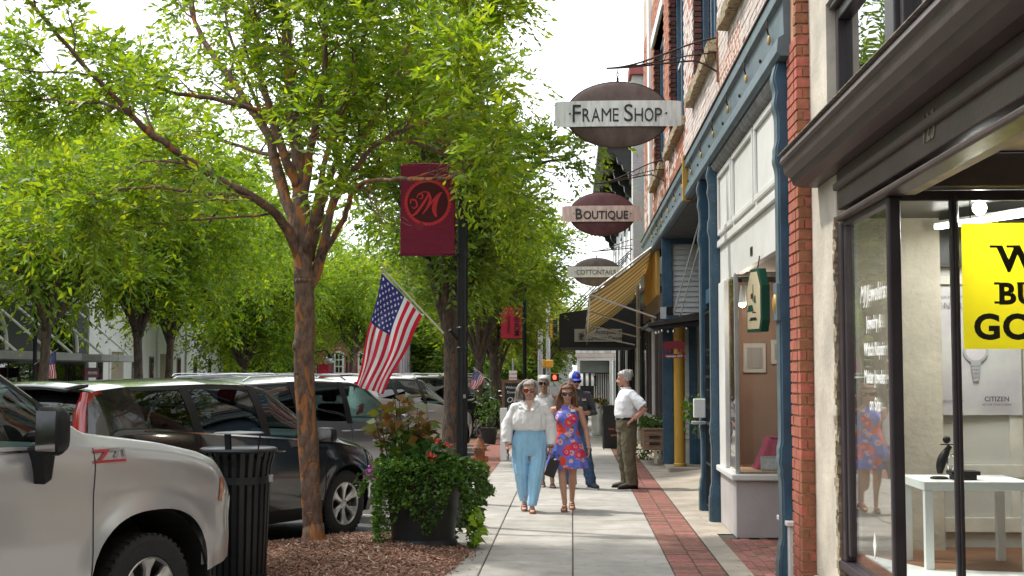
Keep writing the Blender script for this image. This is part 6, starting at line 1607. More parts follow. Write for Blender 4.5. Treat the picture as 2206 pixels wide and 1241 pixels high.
hand(b, wrA, (-.02, -.12, -1), (-1, 0, .1), .55, .95, -1); hand(b, wrB, (-.02, -.1, -1), (1, 0, .1), .75, .95, 1)
leg(b, hipA, kneeA, ankA); leg(b, hipB, kneeB, ankB); foot(b, ankA, (-.05, -1, 0), .92, .03); foot(b, ankB, (0, -1, 0), .92)
vox(b, 'body', S1, P1, .008, 3)
BLUET = pm('light_blue_cloth', (.30, .56, .80), .8, var=.06, scale=14, bump=.05, bscale=120)
m = MB(); pl = lambda a: .016 * math.cos(18 * a) + .03 * math.cos(7 * a + .6)
m.rings([ring((0, .02, z), rx, ry, 72, 2.1, None, pl) for z, rx, ry in ((.70, .19, .135), (.74, .205, .15), (.82, .225, .16), (.92, .215, .155), (1.0, .190, .14), (1.055, .178, .132), (1.06, .17, .125))])
for hp, kn, an, s_ in ((hipA, kneeA, ankA, -1), (hipB, kneeB, ankB, 1)):
    pts = [V3(s_ * .10, .02, .84), V3(s_ * .105, .0, .70), lerp(hp, kn, .75) + V3(s_ * .03, 0, 0), kn + V3(s_ * .022, -.005, 0), lerp(kn, an, .5) + V3(s_ * .012, .01, 0), an + V3(s_ * .006, .012, .045), an + V3(0, .012, .0)]
    rr = [.128, .128, .114, .100, .088, .070, .062]; rg = []
    for q, (p, r_) in enumerate(zip(pts, rr)): rg.append(ring(p, r_ * .88, r_ * 1.02, 72, 2.0, None, lambda a, q=q: .05 * math.cos(6 * a + s_ + .12 * q) + .035 * math.cos(11 * a + .1 * q) + .10 * math.exp(-(math.sin((a + math.pi / 2) / 2) / .07) ** 2)))
    m.rings(rg)
folds(vox(m, 'trousers', BLUET, P1, .0065, 1), .018, .16)
for k, a in enumerate((0,)): MB().ell((0, -.128, 1.045), (.009, .005, .009), 8, 6).build('trouser_button', BLACKPL, P1, local=True)
SHW = pm('white_linen', (.78, .78, .79), .75, var=.03, scale=10, bump=.06, bscale=90)
m = MB()
m.rings([ring((0, .02, z), rx, ry, 40, 2.1, None, lambda a, z=z: .03 * math.cos(9 * a + 9 * z) + .022 * math.cos(15 * a - 4 * z)) for z, rx, ry in ((1.02, .19, .145), (1.045, .225, .17), (1.10, .235, .175), (1.18, .225, .17), (1.26, .205, .15), (1.32, .175, .118), (1.355, .13, .09), (1.392, .082, .066))])
for sh, el, wr in ((shA, elA, wrA), (shB, elB, wrB)):
    m.tube([lerp(sh, V3(0, .02, 1.3), .35), sh, lerp(sh, el, .5), el + V3(0, 0, .02), lerp(el, wr, .45), lerp(el, wr, .78)], [.066, .064, .076, .078, .077, .060], 16)
folds(vox(m, 'shirt', SHW, P1, .0075, 1), .028, .11)
for el, wr in ((elA, wrA), (elB, wrB)): MB().tube([lerp(el, wr, .66), lerp(el, wr, .86)], [.062, .056], 20).build('cuff', SHW, P1, True, 50, local=True)
# open collar and neckline
for s_ in (-1, 1):
    MB().grid(lambda u, v, s_=s_: (s_ * (.012 + .075 * (1 - u) + .055 * v * (1 - .4 * u)), -.055 - .07 * u - .012 * (1 - v) - .03 * v * u + .02 * (1 - u), 1.405 - .135 * u - .035 * v * (1 - u)), 8, 4).build('collar', SHW, P1, True, local=True).modifiers.new('s', 'SOLIDIFY').thickness = .004
MB().add([(-.048, -.105, 1.405), (.048, -.105, 1.405), (.004, -.149, 1.26), (-.004, -.149, 1.26)], [(0, 1, 2, 3)]).build('neckline_skin', S1, P1, local=True)
for z in (1.10, 1.16, 1.22): MB().ell((.0, -.168, z), (.005, .004, .005), 6, 4).build('shirt_button', WHITEPL, P1, local=True)
box('name_badge', WHITEPL, P1, -.135, -.085, -.128, -.124, 1.285, 1.315, .003, local=True)
smile(P1, T, 1.0, .028, True, LIP)
shades(P1, T, 1.0, pm('tortoise_frame', (.10, .02, .012), .3, bump=0), glass('amber_lens_glass', (.55, .12, .06), dark=.55, f0=.10, dcol=(.28, .035, .02)), 1.08)
HG = hairmat('grey_hair', (.20, .155, .13), (.48, .44, .40))
def gh(u, rd):
    a = R(-10 + 200 * u); sx = math.cos(a); left = sx < 0
    x0, y0, z0 = .055 * sx, .03 + .06 * math.sin(a), .215
    L = rd.uniform(.20, .27) if left else rd.uniform(.15, .20); pts = [(x0 * .5, y0 - .01, .236), (x0 * 1.3, y0, z0)]
    out = .085 + .02 * rd.random()
    for k in range(1, 7):
        f = k / 6; pts.append((sx * (out + (.06 if left else .012) * f) + (-.035 * f if left else 0) + .010 * math.sin(7 * f + 9 * u), y0 * (1 - .5 * f) + .012 * math.cos(8 * f + 5 * u) + (.02 if math.sin(a) > .3 else -.005), z0 - L * f))
    return pts
hair_strands('hair', HG, P1, T, gh, 46, .015, 4)
for s_ in (-1, 1): MB().tube([T(s_ * .088, .0 + .022 * math.cos(a), .045 + .026 * math.sin(a)) for a in [k * math.pi / 8 for k in range(17)]], .003, 6).build('hoop_earring', STEEL, P1, True, local=True)
def sandal(par, ank, d, mat, s=.92, drop=0.0):
    d = Vector(d).normalized(); x = Vector((-d.y, d.x, 0)); a = Vector(ank); z0 = a.z - .075 * s
    pts = [(-.07, .0), (-.06, .03), (-.01, .036), (.06, .036), (.12, .044), (.17, .036), (.20, .0)]
    poly = [a + d * t * s + x * w_ * s for t, w_ in pts] + [a + d * t * s - x * w_ * s for t, w_ in reversed(pts[1:-1])]; n = len(poly)
    zz = [z0 - drop * max(0, (p - a).dot(d)) / .18 for p in poly]
    MB().add([(p.x, p.y, z - .014) for p, z in zip(poly, zz)] + [(p.x, p.y, z + .002) for p, z in zip(poly, zz)], [tuple(reversed(range(n))), tuple(range(n, 2 * n))] + [(i, (i + 1) % n, (i + 1) % n + n, i + n) for i in range(n)]).build('sandal_sole', mat, par, local=True)
    for t, w_, h in ((.13, .043, .040), (.085, .041, .054), (.01, .036, .080)):
        MB().tube([a + d * t * s + x * (w_ * s * math.cos(q)) + Vector((0, 0, z0 - a.z + h * s * math.sin(q) * 1.02 - drop * max(0, t) / .18)) for q in [math.pi * k / 10 for k in range(11)]], .006, 6).build('sandal_strap', mat, par, True, local=True)
TANL = pm('tan_leather', (.33, .14, .08), .5, var=.1); WHL = pm('white_leather', (.6, .55, .5), .5)
sandal(P1, ankB, (0, -1, 0), TANL); sandal(P1, ankA, (-.05, -1, 0), TANL, .92, .03)
MB().tube([wrB + V3(.030 * math.cos(a), .030 * math.sin(a), .012) for a in [k * math.pi / 8 for k in range(17)]], .005, 6).build('bracelet', BLACKPL, P1, True, local=True)
ph = thing('phone', 'dark phone held in the hand of the woman in the white shirt', 'phone', (-.85, 16.75, .72))
MB().obox((0, 0, 0), (.010, .072, .145), Matrix.Rotation(R(8), 3, 'X')).build('phone_body', BLACKPL, ph, bevel=.004, local=True); MB().obox((-.006, 0, .0), (.001, .064, .13), Matrix.Rotation(R(8), 3, 'X')).build('phone_screen', pm('phone_glass', (.02, .025, .04), .1, bump=0), ph, local=True)
ph.location = P1.matrix_basis @ Vector((-.275, -.105, .735))
ph.location = Matrix.Translation(P1.location) @ Matrix.Rotation(R(4), 4, 'Z') @ Vector((-.268, -.10, .725))
cb = thing('clutch_bag', 'flat black clutch bag hanging from her wrist by a strap', 'bag', (0, 0, 0))
cb.location = Matrix.Translation(P1.location) @ Matrix.Rotation(R(4), 4, 'Z') @ Vector((.285, -.07, .56))
MB().obox((0, 0, -.01), (.135, .022, .23), Matrix.Rotation(R(20), 3, 'Y')).build('pouch', pm('black_leather', (.012, .012, .013), .5, var=.2, bump=.05), cb, bevel=.006, local=True)
MB().tube([(.045, 0, .095), (.02, -.01, .15), (-.015, 0, .165), (-.02, .012, .14), (.035, .005, .095)], .005, 6).build('wrist_strap', BLACKPL, cb, True, local=True); MB().obox((.04, -.012, .10), (.03, .006, .02)).build('clasp', CHROME, cb, local=True)

# ---------- woman in a flowered dress
def floral():
    m = bpy.data.materials.new('flowered_dress_cloth'); m.use_nodes = True; t = m.node_tree; b = t.nodes['Principled BSDF']; b.inputs['Roughness'].default_value = .7
    tcn = N(t, 'ShaderNodeTexCoord'); vec = tcn.outputs['Object']
    wn = N(t, 'ShaderNodeTexNoise'); wn.inputs['Scale'].default_value = 22; t.links.new(vec, wn.inputs['Vector'])
    mv = N(t, 'ShaderNodeMix', data_type='RGBA'); mv.inputs[0].default_value = .05; t.links.new(vec, mv.inputs[6]); t.links.new(wn.outputs['Color'], mv.inputs[7])
    def vor(scale, off, feat='F1'):
        mp_ = N(t, 'ShaderNodeMapping'); mp_.inputs['Location'].default_value = off; mp_.inputs['Scale'].default_value = (1, .6, 1); t.links.new(mv.outputs[2], mp_.inputs[0])
        v = N(t, 'ShaderNodeTexVoronoi'); v.inputs['Scale'].default_value = scale; v.feature = feat; t.links.new(mp_.outputs[0], v.inputs['Vector']); return v
    def less(sock, a, soft=.02):
        r_ = N(t, 'ShaderNodeMapRange'); r_.inputs['From Min'].default_value = a; r_.inputs['From Max'].default_value = a + soft; r_.inputs['To Min'].default_value = 1; r_.inputs['To Max'].default_value = 0; t.links.new(sock, r_.inputs['Value']); return r_.outputs['Result']
    def over(a, col, fac):
        x = N(t, 'ShaderNodeMix', data_type='RGBA'); t.links.new(fac, x.inputs[0])
        if isinstance(a, tuple): x.inputs[6].default_value = (*a, 1)
        else: t.links.new(a, x.inputs[6])
        if isinstance(col, tuple): x.inputs[7].default_value = (*col, 1)
        else: t.links.new(col, x.inputs[7])
        return x.outputs[2]
    base = (.13, .17, .62)
    lv = vor(12, (3.1, .2, 5)); c = over(base, (.16, .10, .07), less(lv.outputs['Distance'], .26))
    f2 = vor(11, (1.7, 4.2, .4)); c = over(c, (.70, .42, .44), less(f2.outputs['Distance'], .34)); c = over(c, (.55, .03, .07), less(f2.outputs['Distance'], .13))
    f1 = vor(7.5, (.3, .9, 2.2)); 
    cr_ = N(t, 'ShaderNodeValToRGB'); e = cr_.color_ramp.elements; e[0].position = .3; e[0].color = (.66, .02, .10, 1); e[1].position = .6; e[1].color = (.72, .07, .04, 1)
    t.links.new(f1.outputs['Color'], cr_.inputs['Fac']); c = over(c, cr_.outputs['Color'], less(f1.outputs['Distance'], .40)); c = over(c, (.78, .30, .34), less(f1.outputs['Distance'], .15)); c = over(c, (.40, .02, .04), less(f1.outputs['Distance'], .06))
    t.links.new(c, b.inputs['Base Color']); return m
P2 = thing('person', 'woman with long brown hair and sunglasses in a blue dress with red flowers', 'person', (-.075, 17.05, 0), R(-3), GP)
S2 = SKIN('skin_tan', (.50, .27, .18))
hipA, hipB = V3(-.075, 0, .83), V3(.075, 0, .83); kneeA, kneeB = V3(-.055, -.10, .455), V3(.075, .0, .46); ankA, ankB = V3(-.02, -.13, .085), V3(.055, .17, .11)
shA, shB = V3(-.165, .01, 1.285), V3(.165, .01, 1.285); elA, elB = V3(-.225, .06, 1.02), V3(.245, .05, 1.02); wrA, wrB = V3(-.235, -.02, .79), V3(.285, -.05, .79)
b = MB(); T = head(b, (.01, -.015, 1.37), .98, R(4), R(2))
b.rings([ring((0, .015, z), rx, ry, 22) for z, rx, ry in ((.78, .14, .10), (.88, .165, .115), (.98, .135, .10), (1.06, .125, .095), (1.16, .145, .105), (1.25, .15, .085), (1.31, .12, .06), (1.345, .055, .05))])
for sx in (-1, 1): b.ell((sx * .068, -.062, 1.165), (.062, .055, .06), 12, 8)
for sh, el, wr in ((shA, elA, wrA), (shB, elB, wrB)): b.tube([lerp(sh, V3(0, .01, 1.27), .3), sh, lerp(sh, el, .5), el, lerp(el, wr, .35), wr], [.045, .046, .042, .034, .034, .022], 12)
hand(b, wrA, (0, -.1, -1), (-1, 0, .1), .45, .9, -1); hand(b, wrB, (.05, -.1, -1), (1, 0, .1), .5, .9, 1)
leg(b, hipA, kneeA, ankA, .95); leg(b, hipB, kneeB, ankB, .95); foot(b, ankA, (-.03, -1, 0), .9); foot(b, ankB, (.06, -1, 0), .9, .03)
vox(b, 'body', S2, P2, .0075, 3)
FL = floral(); m = MB()
m.rings([ring((0, .005, z), rx, ry, 56, 2.0, None, (lambda a, k=k: k * (.055 * math.cos(9 * a + .5) + .03 * math.cos(5 * a)))) for z, rx, ry, k in ((.535, .265, .215, 1.0), (.60, .255, .205, .9), (.72, .23, .18, .65), (.84, .20, .15, .35), (.92, .175, .13, .15), (.99, .148, .112, 0), (1.05, .140, .108, 0), (1.12, .150, .125, 0), (1.17, .158, .135, 0), (1.23, .150, .115, 0), (1.29, .105, .075, 0), (1.335, .068, .060, 0))])
for sx in (-1, 1): m.ell((sx * .068, -.066, 1.165), (.070, .066, .068), 14, 10)
folds(vox(m, 'dress', FL, P2, .008, 3), .012, .08)
smile(P2, T, .98, .025, True, pm('pink_lip', (.42, .10, .10), .35, bump=0))
shades(P2, T, .98, pm('black_frame', (.02, .018, .018), .25, bump=0), glass('dark_lens', (.05, .04, .04), dark=.85, f0=.10), 1.12)
HB = hairmat('brown_hair', (.075, .032, .016), (.24, .11, .055))
def bh(u, rd):
    a = R(-5 + 190 * u); sx = math.cos(a); x0, y0 = .056 * sx, .03 + .062 * math.sin(a)
    L = rd.uniform(.34, .42); pts = [(x0 * .25, y0 - .025, .240), (x0 * 1.15, y0 - .01, .222)]
    for k in range(1, 8):
        f = k / 7; pts.append((sx * (.080 + .055 * math.sin(min(1, f * 1.3) * 1.57) + .01 * math.sin(8 * f + 11 * u)) , y0 * (1 - f) + (-.035 if abs(sx) > .5 else .06) * f + .012 * math.cos(7 * f + 7 * u), .20 - L * f))
    return pts
hair_strands('hair', HB, P2, T, bh, 56, .016, 8)
sandal(P2, ankA, (-.03, -1, 0), TANL, .9); sandal(P2, ankB, (.06, -1, 0), TANL, .9, .03)
box('name_badge', WHITEPL, P2, .055, .115, -.128, -.124, 1.25, 1.285, .003, local=True); box('badge_edge', BLACKPL, P2, .055, .115, -.1285, -.1245, 1.242, 1.249, local=True)
MB().tube([wrB + V3(.026 * math.cos(a), .026 * math.sin(a), .015) for a in [k * math.pi / 8 for k in range(17)]], .007, 6).build('wristwatch', STEEL, P2, True, local=True)

# ---------- older man in white shirt and khaki trousers, hand on hip
P4 = thing('person', 'grey-haired man in white short-sleeved shirt and khaki trousers, hand on hip', 'person', (.83, 20.3, 0), R(-80), GP)
S4 = SKIN('skin_ruddy', (.50, .25, .18))
hipA, hipB = V3(-.095, 0, .91), V3(.095, 0, .91); kneeA, kneeB = V3(-.12, -.03, .50), V3(.12, .0, .50); ankA, ankB = V3(-.13, .02, .10), V3(.14, .04, .10)
shA, shB = V3(-.20, .0, 1.43), V3(.20, .02, 1.43); elA, elB = V3(-.25, .06, 1.16), V3(.33, .20, 1.20); wrA, wrB = V3(-.24, -.05, .92), V3(.20, .02, 1.02)
b = MB(); T = head(b, (0, -.035, 1.535), 1.06, R(-14), R(4))
b.rings([ring((0, -.01, z), rx, ry, 22) for z, rx, ry in ((.86, .16, .12), (.96, .175, .135), (1.08, .175, .14), (1.2, .18, .135), (1.34, .19, .12), (1.44, .175, .085), (1.49, .09, .06), (1.52, .06, .055))])
for sh, el, wr in ((shA, elA, wrA), (shB, elB, wrB)): b.tube([sh, lerp(sh, el, .5), el, lerp(el, wr, .35), wr], [.058, .052, .045, .045, .028], 12)
hand(b, wrA, (.05, -.15, -1), (-1, 0, .1), .5, 1.05, -1); hand(b, wrB, (-.5, -.75, -.25), (.5, -.3, .6), .55, 1.05, -1)
leg(b, hipA, kneeA, ankA, 1.05); leg(b, hipB, kneeB, ankB, 1.05)
vox(b, 'body', S4, P4, .009, 3)
KH = pm('olive_khaki', (.115, .095, .058), .85, var=.1, scale=9, bump=.06, bscale=120); m = MB()
m.rings([ring((0, -.01, z), rx, ry, 36, 2.2, None, lambda a: .01 * math.cos(8 * a)) for z, rx, ry in ((.84, .185, .15), (.94, .195, .16), (1.02, .190, .16), (1.06, .185, .155))])
for hp, kn, an, s_ in ((hipA, kneeA, ankA, -1), (hipB, kneeB, ankB, 1)):
    rg = []
    for q, (p, r_) in enumerate(((V3(s_ * .09, 0, .90), .115), (lerp(hp, kn, .4), .115), (lerp(hp, kn, .8), .10), (kn, .094), (lerp(kn, an, .5), .088), (an + V3(0, 0, .02), .084), (an + V3(0, 0, -.045), .086))): rg.append(ring(p, r_, r_ * 1.08, 36, 2.0, None, lambda a, q=q: .02 * math.cos(6 * a + 2 * q) + .012 * math.cos(11 * a - q)))
    m.rings(rg)
folds(vox(m, 'trousers', KH, P4, .009, 2), .03, .10)
m = MB()
m.rings([ring((0, -.012, z), rx, ry, 36, 2.2, None, lambda a, z=z: .012 * math.cos(7 * a + 15 * z)) for z, rx, ry in ((1.055, .185, .155), (1.10, .205, .178), (1.2, .208, .178), (1.32, .205, .165), (1.42, .18, .12), (1.475, .15, .09), (1.505, .085, .075))])
for sh, el in ((shA, elA), (shB, elB)): m.tube([lerp(sh, V3(0, 0, 1.42), .35), sh, lerp(sh, el, .5), lerp(sh, el, .86)], [.072, .072, .082, .088], 16)
SHW2 = pm('white_cotton', (.76, .77, .80), .8, var=.03, scale=10, bump=.05, bscale=90)
folds(vox(m, 'shirt', SHW2, P4, .009, 2), .022, .10)
MB().rings([ring((0, -.01, z), .197, .166, 32) for z in (1.035, 1.072)], False, False).build('belt', BLACKPL, P4, True, local=True); box('belt_buckle', STEEL, P4, -.025, .025, -.180, -.172, 1.036, 1.071, .003, local=True)
MB().rings([ring((0, -.012 - .01 * k, 1.495 + .03 * k), .078 + .006 * (k == 0), .080, 24) for k in (0, 1)], False, False).build('collar', SHW2, P4, True, local=True).modifiers.new('s', 'SOLIDIFY').thickness = .006
HW = hairmat('silver_hair', (.30, .29, .28), (.62, .60, .57))
def sh_(u, rd):
    a = R(-35 + 250 * u); L = rd.uniform(.05, .09); rr = rd.random(); x0, y0, z0 = .052 * math.cos(a) * (.5 + rr * .6), .02 + .075 * math.sin(a) * (.5 + rr * .6), .232 - .02 * rr
    return [(x0, y0, z0), (x0 * 1.25, y0 + .01 + .012 * math.sin(a), z0 + .012), (x0 * 1.45 + .01 * rd.uniform(-1, 1), .02 + (y0 - .02) * 1.25 + .01, z0 - L * .5), (x0 * 1.5, .02 + (y0 - .02) * 1.3 + .012, z0 - L)]
hair_strands('hair', HW, P4, T, sh_, 90, .011, 3)
BRN = pm('dark_brown_leather', (.035, .022, .016), .5, var=.2)
for an in (ankA, ankB): shoe('shoe', BRN, BLACKPL, P4, an, ((-.15 if an is ankA else .18), -1, 0), 1.12)
MB().tube([lerp(elB, wrB, .88) + V3(.036 * math.cos(a), .014 * math.cos(a), .036 * math.sin(a)) for a in [k * math.pi / 8 for k in range(17)]], .010, 6).build('wristwatch', BLACKPL, P4, True, local=True)
smile(P4, T, 1.06, .020, False, pm('pale_lip', (.36, .15, .12), .5, bump=0))
for s_ in (-1, 1): MB().ell(T(s_ * .031, -.082, .113), (.010, .007, .006), 8, 6).build('eye', pm('eye_dark', (.05, .04, .035), .2, bump=0), P4, True, local=True)

# ---------- man in a blue and white cap behind
P5 = thing('person', 'man in blue and white cap and charcoal shirt gesturing, half hidden by the dress', 'person', (.03, 20.2, 0), R(10), GP)
S5 = SKIN('skin_man', (.44, .23, .16))
hipA, hipB = V3(-.09, 0, .90), V3(.09, 0, .90); kneeA, kneeB = V3(-.08, .0, .49), V3(.17, -.04, .49); ankA, ankB = V3(-.04, .06, .10), V3(.24, -.06, .10)
shA, shB = V3(-.20, 0, 1.41), V3(.20, 0, 1.41); elA, elB = V3(-.25, .03, 1.13), V3(.29, .02, 1.14); wrA, wrB = V3(-.10, -.18, 1.10), V3(.10, -.19, 1.14)
b = MB(); T = head(b, (0, -.02, 1.515), 1.05, R(8), R(6))
b.rings([ring((0, 0, z), rx, ry, 22) for z, rx, ry in ((.86, .16, .12), (.98, .175, .13), (1.1, .17, .13), (1.3, .19, .12), (1.42, .175, .085), (1.48, .08, .06))])
for sh, el, wr in ((shA, elA, wrA), (shB, elB, wrB)): b.tube([sh, lerp(sh, el, .5), el, lerp(el, wr, .35), wr], [.055, .05, .043, .043, .027], 12)
hand(b, wrA, (.5, -.6, .3), (-.2, -.5, .7), .4, 1.05, 1); hand(b, wrB, (-.75, -.5, -.1), (.2, -.4, .8), .35, 1.05, -1)
leg(b, hipA, kneeA, ankA, 1.05); leg(b, hipB, kneeB, ankB, 1.05); vox(b, 'body', S5, P5, .009, 3)
JN = pm('blue_jeans', (.045, .085, .17), .85, var=.25, scale=10, bump=.06, bscale=150); m = MB()
m.rings([ring((0, 0, z), rx, ry, 28, 2.2) for z, rx, ry in ((.84, .18, .14), (.94, .19, .15), (1.02, .18, .145))])
for hp, kn, an, s_ in ((hipA, kneeA, ankA, -1), (hipB, kneeB, ankB, 1)): m.tube([V3(s_ * .09, 0, .90), lerp(hp, kn, .4), lerp(hp, kn, .8), kn, lerp(kn, an, .5), an + V3(0, 0, .0), an + V3(0, 0, -.04)], [.112, .11, .095, .088, .082, .078, .08], 20)
folds(vox(m, 'jeans', JN, P5, .01, 2), .04, .09)
CH = pm('charcoal_cotton', (.055, .055, .062), .85, var=.12, scale=10, bump=.05); m = MB()
m.rings([ring((0, 0, z), rx, ry, 28, 2.2) for z, rx, ry in ((.93, .20, .165), (1.02, .205, .165), (1.2, .205, .165), (1.34, .20, .15), (1.42, .175, .11), (1.47, .14, .085), (1.50, .08, .07))])
for sh, el, wr in ((shA, elA, wrA), (shB, elB, wrB)): m.tube([lerp(sh, V3(0, 0, 1.4), .35), sh, lerp(sh, el, .5), el, lerp(el, wr, .5)], [.07, .068, .07, .066, .058], 16)
folds(vox(m, 'shirt', CH, P5, .01, 2), .04, .10)
box('name_tag', WHITEPL, P5, .09, .15, -.150, -.146, 1.33, 1.365, .002, local=True); box('name_tag_band', REDP, P5, .092, .148, -.1515, -.1495, 1.345, 1.362, local=True)
cap = MB()
rg = [[T(r_ * math.cos(a), .010 + r_ * 1.18 * math.sin(a), z) for a in [2 * math.pi * k / 28 for k in range(28)]] for z, r_ in ((.145, .083), (.17, .084), (.20, .077), (.225, .058), (.242, .028), (.248, .004))]
cap.rings(rg, False, True); cap.build('cap_crown', pm('cap_blue', (.012, .055, .42), .7, var=.08), P5, True, local=True)
wc = MB(); wc.rings([[T(r_ * math.cos(a), .012 + r_ * 1.20 * math.sin(a), z) for a in [R(-15) + R(235) * k / 20 for k in range(21)]] for z, r_ in ((.146, .0855), (.17, .0865), (.20, .0795), (.225, .060), (.244, .030))], False, False, closed=False); wc.build('cap_mesh_back', pm('cap_white', (.7, .71, .74), .8, bump=.1, bscale=250), P5, True, local=True)
MB().grid(lambda u, v: T(.074 * math.sin((u - .5) * 2.6) * (1 - .12 * v), -.062 - .03 * math.cos((u - .5) * 2.6) - .075 * v * math.cos((u - .5) * 2.2), .150 - .022 * v - .02 * (2 * u - 1) ** 2), 14, 5).build('cap_brim', pm('cap_blue', (.012, .055, .42)), P5, True, local=True).modifiers.new('s', 'SOLIDIFY').thickness = .004
MB().ell(T(0, -.088, .185), (.016, .004, .018), 8, 6).build('cap_emblem', pm('cap_emblem', (.65, .06, .05), .6), P5, True, local=True)
shades(P5, T, 1.05, BLACKPL, glass('dark_lens', (.05, .04, .04), dark=.85, f0=.10), 1.05)
smile(P5, T, 1.05, .022, False)
for an in (ankA, ankB): shoe('sneaker', pm('dark_sneaker', (.03, .035, .05), .7, var=.2), pm('white_sole', (.6, .6, .6), .6), P5, an, ((-.1 if an is ankA else .25), -1, 0), 1.12)

# ---------- white-haired woman behind, in sunglasses
P3 = thing('person', 'woman with cropped white hair and sunglasses between the two women in front', 'person', (-.44, 20.4, 0), R(0), GP)
S3 = SKIN('skin_brown', (.34, .19, .125))
hipA, hipB = V3(-.08, 0, .88), V3(.08, 0, .88); kneeA, kneeB = V3(-.05, -.02, .48), V3(.10, -.06, .48); ankA, ankB = V3(-.02, .12, .10), V3(.13, -.08, .085)
shA, shB = V3(-.185, .01, 1.39), V3(.185, .01, 1.39); elA, elB = V3(-.24, .04, 1.11), V3(.24, .04, 1.11); wrA, wrB = V3(-.23, -.04, .87), V3(.24, -.04, .87)
b = MB(); T = head(b, (0, -.015, 1.47), 1.02, R(-3), R(0))
b.rings([ring((0, .01, z), rx, ry, 22) for z, rx, ry in ((.82, .15, .11), (.92, .17, .12), (1.04, .15, .11), (1.2, .155, .12), (1.33, .16, .09), (1.40, .12, .06), (1.44, .055, .05))])
for sh, el, wr in ((shA, elA, wrA), (shB, elB, wrB)): b.tube([lerp(sh, V3(0, .01, 1.38), .3), sh, lerp(sh, el, .5), el, lerp(el, wr, .35), wr], [.045, .05, .045, .037, .036, .024], 12)
hand(b, wrA, (0, -.1, -1), (-1, 0, .1), .5, .95, -1); hand(b, wrB, (0, -.1, -1), (1, 0, .1), .5, .95, 1)
leg(b, hipA, kneeA, ankA); leg(b, hipB, kneeB, ankB); foot(b, ankA, (0, -1, 0), .95, .03); foot(b, ankB, (.1, -1, 0), .95); vox(b, 'body', S3, P3, .009, 3)
m = MB(); m.rings([ring((0, .01, z), rx, ry, 28, 2.0, None, lambda a: .012 * math.cos(8 * a)) for z, rx, ry in ((.84, .20, .16), (.95, .195, .155), (1.1, .18, .145), (1.22, .178, .145), (1.33, .172, .11), (1.39, .13, .085), (1.41, .11, .078))])
folds(vox(m, 'sleeveless_top', pm('off_white_knit', (.62, .61, .58), .85, var=.05, bump=.08, bscale=150), P3, .01, 2), .02, .1)
MB().rings([ring((0, .005, z), rx, ry, 24) for z, rx, ry in ((1.375, .135, .092), (1.40, .112, .080), (1.412, .10, .072))], False, False).build('grey_neck_band', pm('grey_trim', (.22, .22, .22), .8), P3, True, local=True)
m = MB(); m.rings([ring((0, .01, z), rx, ry, 28) for z, rx, ry in ((.42, .22, .18), (.60, .21, .17), (.80, .20, .16), (.93, .185, .145))]); folds(vox(m, 'skirt', pm('black_cloth', (.02, .02, .022), .85), P3, .01, 2), .02, .1)
def wh(u, rd):
    a = R(-30 + 240 * u); rr = rd.random(); L = rd.uniform(.04, .07); x0, y0, z0 = .055 * math.cos(a) * (.5 + rr * .6), .02 + .075 * math.sin(a) * (.5 + rr * .6), .234 - .015 * rr
    return [(x0, y0, z0), (x0 * 1.3, .02 + (y0 - .02) * 1.2, z0 + .006), (x0 * 1.5, .02 + (y0 - .02) * 1.3, z0 - L * .6), (x0 * 1.52, .02 + (y0 - .02) * 1.32, z0 - L)]
hair_strands('hair', hairmat('white_hair', (.55, .54, .52), (.80, .79, .77)), P3, T, wh, 80, .010, 5)
shades(P3, T, 1.02, BLACKPL, glass('dark_lens', (.05, .04, .04), dark=.85, f0=.10), 1.1); smile(P3, T, 1.02, .02, False)
sandal(P3, ankB, (.1, -1, 0), pm('grey_sandal', (.12, .10, .09), .6), .95); sandal(P3, ankA, (0, -1, 0), pm('grey_sandal', (.12, .10, .09), .6), .95, .03)
# ================================================================ street furniture
# ---- litter bin of upright slats with a raised rain lid
TB = thing('litter_bin', 'black slatted steel litter bin with raised lid behind the truck nose', 'litter bin', (-2.80, 11.05, .0))
bx, by = -2.80, 11.05
def can_r(z): return .235 + .035 * (z / 1.09) + .035 * max(0, (z - .84) / .25) ** 2
for k in range(26):
    a = 2 * math.pi * k / 26; rg = []
    for z in (.05, .28, .58, .84, .98, 1.09):
        r_ = can_r(z); c = Vector((bx + r_ * math.cos(a), by + r_ * math.sin(a), z)); t = Vector((-math.sin(a), math.cos(a), 0)); n = Vector((math.cos(a), math.sin(a), 0))
        rg.append([c - t * .019 - n * .003, c + t * .019 - n * .003, c + t * .019 + n * .003, c - t * .019 + n * .003])
    MB().rings(rg).build('slat', BLACKM, TB)
for z, dr in ((.06, .006), (.86, .006)):
    r_ = can_r(z) + dr; MB().rings([[(bx + (r_ + q) * math.cos(a), by + (r_ + q) * math.sin(a), z + h) for a in [2 * math.pi * k / 40 for k in range(40)]] for q, h in ((0, -.03), (.006, -.03), (.006, .03), (0, .03))], False, False).build('hoop', BLACKM, TB, True, 40)
MB().tube([(bx + .305 * math.cos(a), by + .305 * math.sin(a), 1.105) for a in [2 * math.pi * k / 48 for k in range(49)]], .018, 8).build('top_ring', BLACKM, TB, True)
MB().lathe([(.30, 1.115), (.235, 1.118), (.17, 1.095), (.17, 1.05)], (bx, by, 0), 40, cap=False).build('inner_lid', BLACKM, TB, True)
MB().lathe([(.0, .06), (.20, .06), (.225, 1.04)], (bx, by, 0), 28, cap=False).build('liner', BLACKPL, TB, True)
MB().lathe([(.0, 1.262), (.20, 1.25), (.21, 1.242), (.0, 1.238)], (bx, by, 0), 36, cap=False).build('rain_lid', pm('grey_lid', (.10, .10, .105), .4, .4), TB, True, 30)
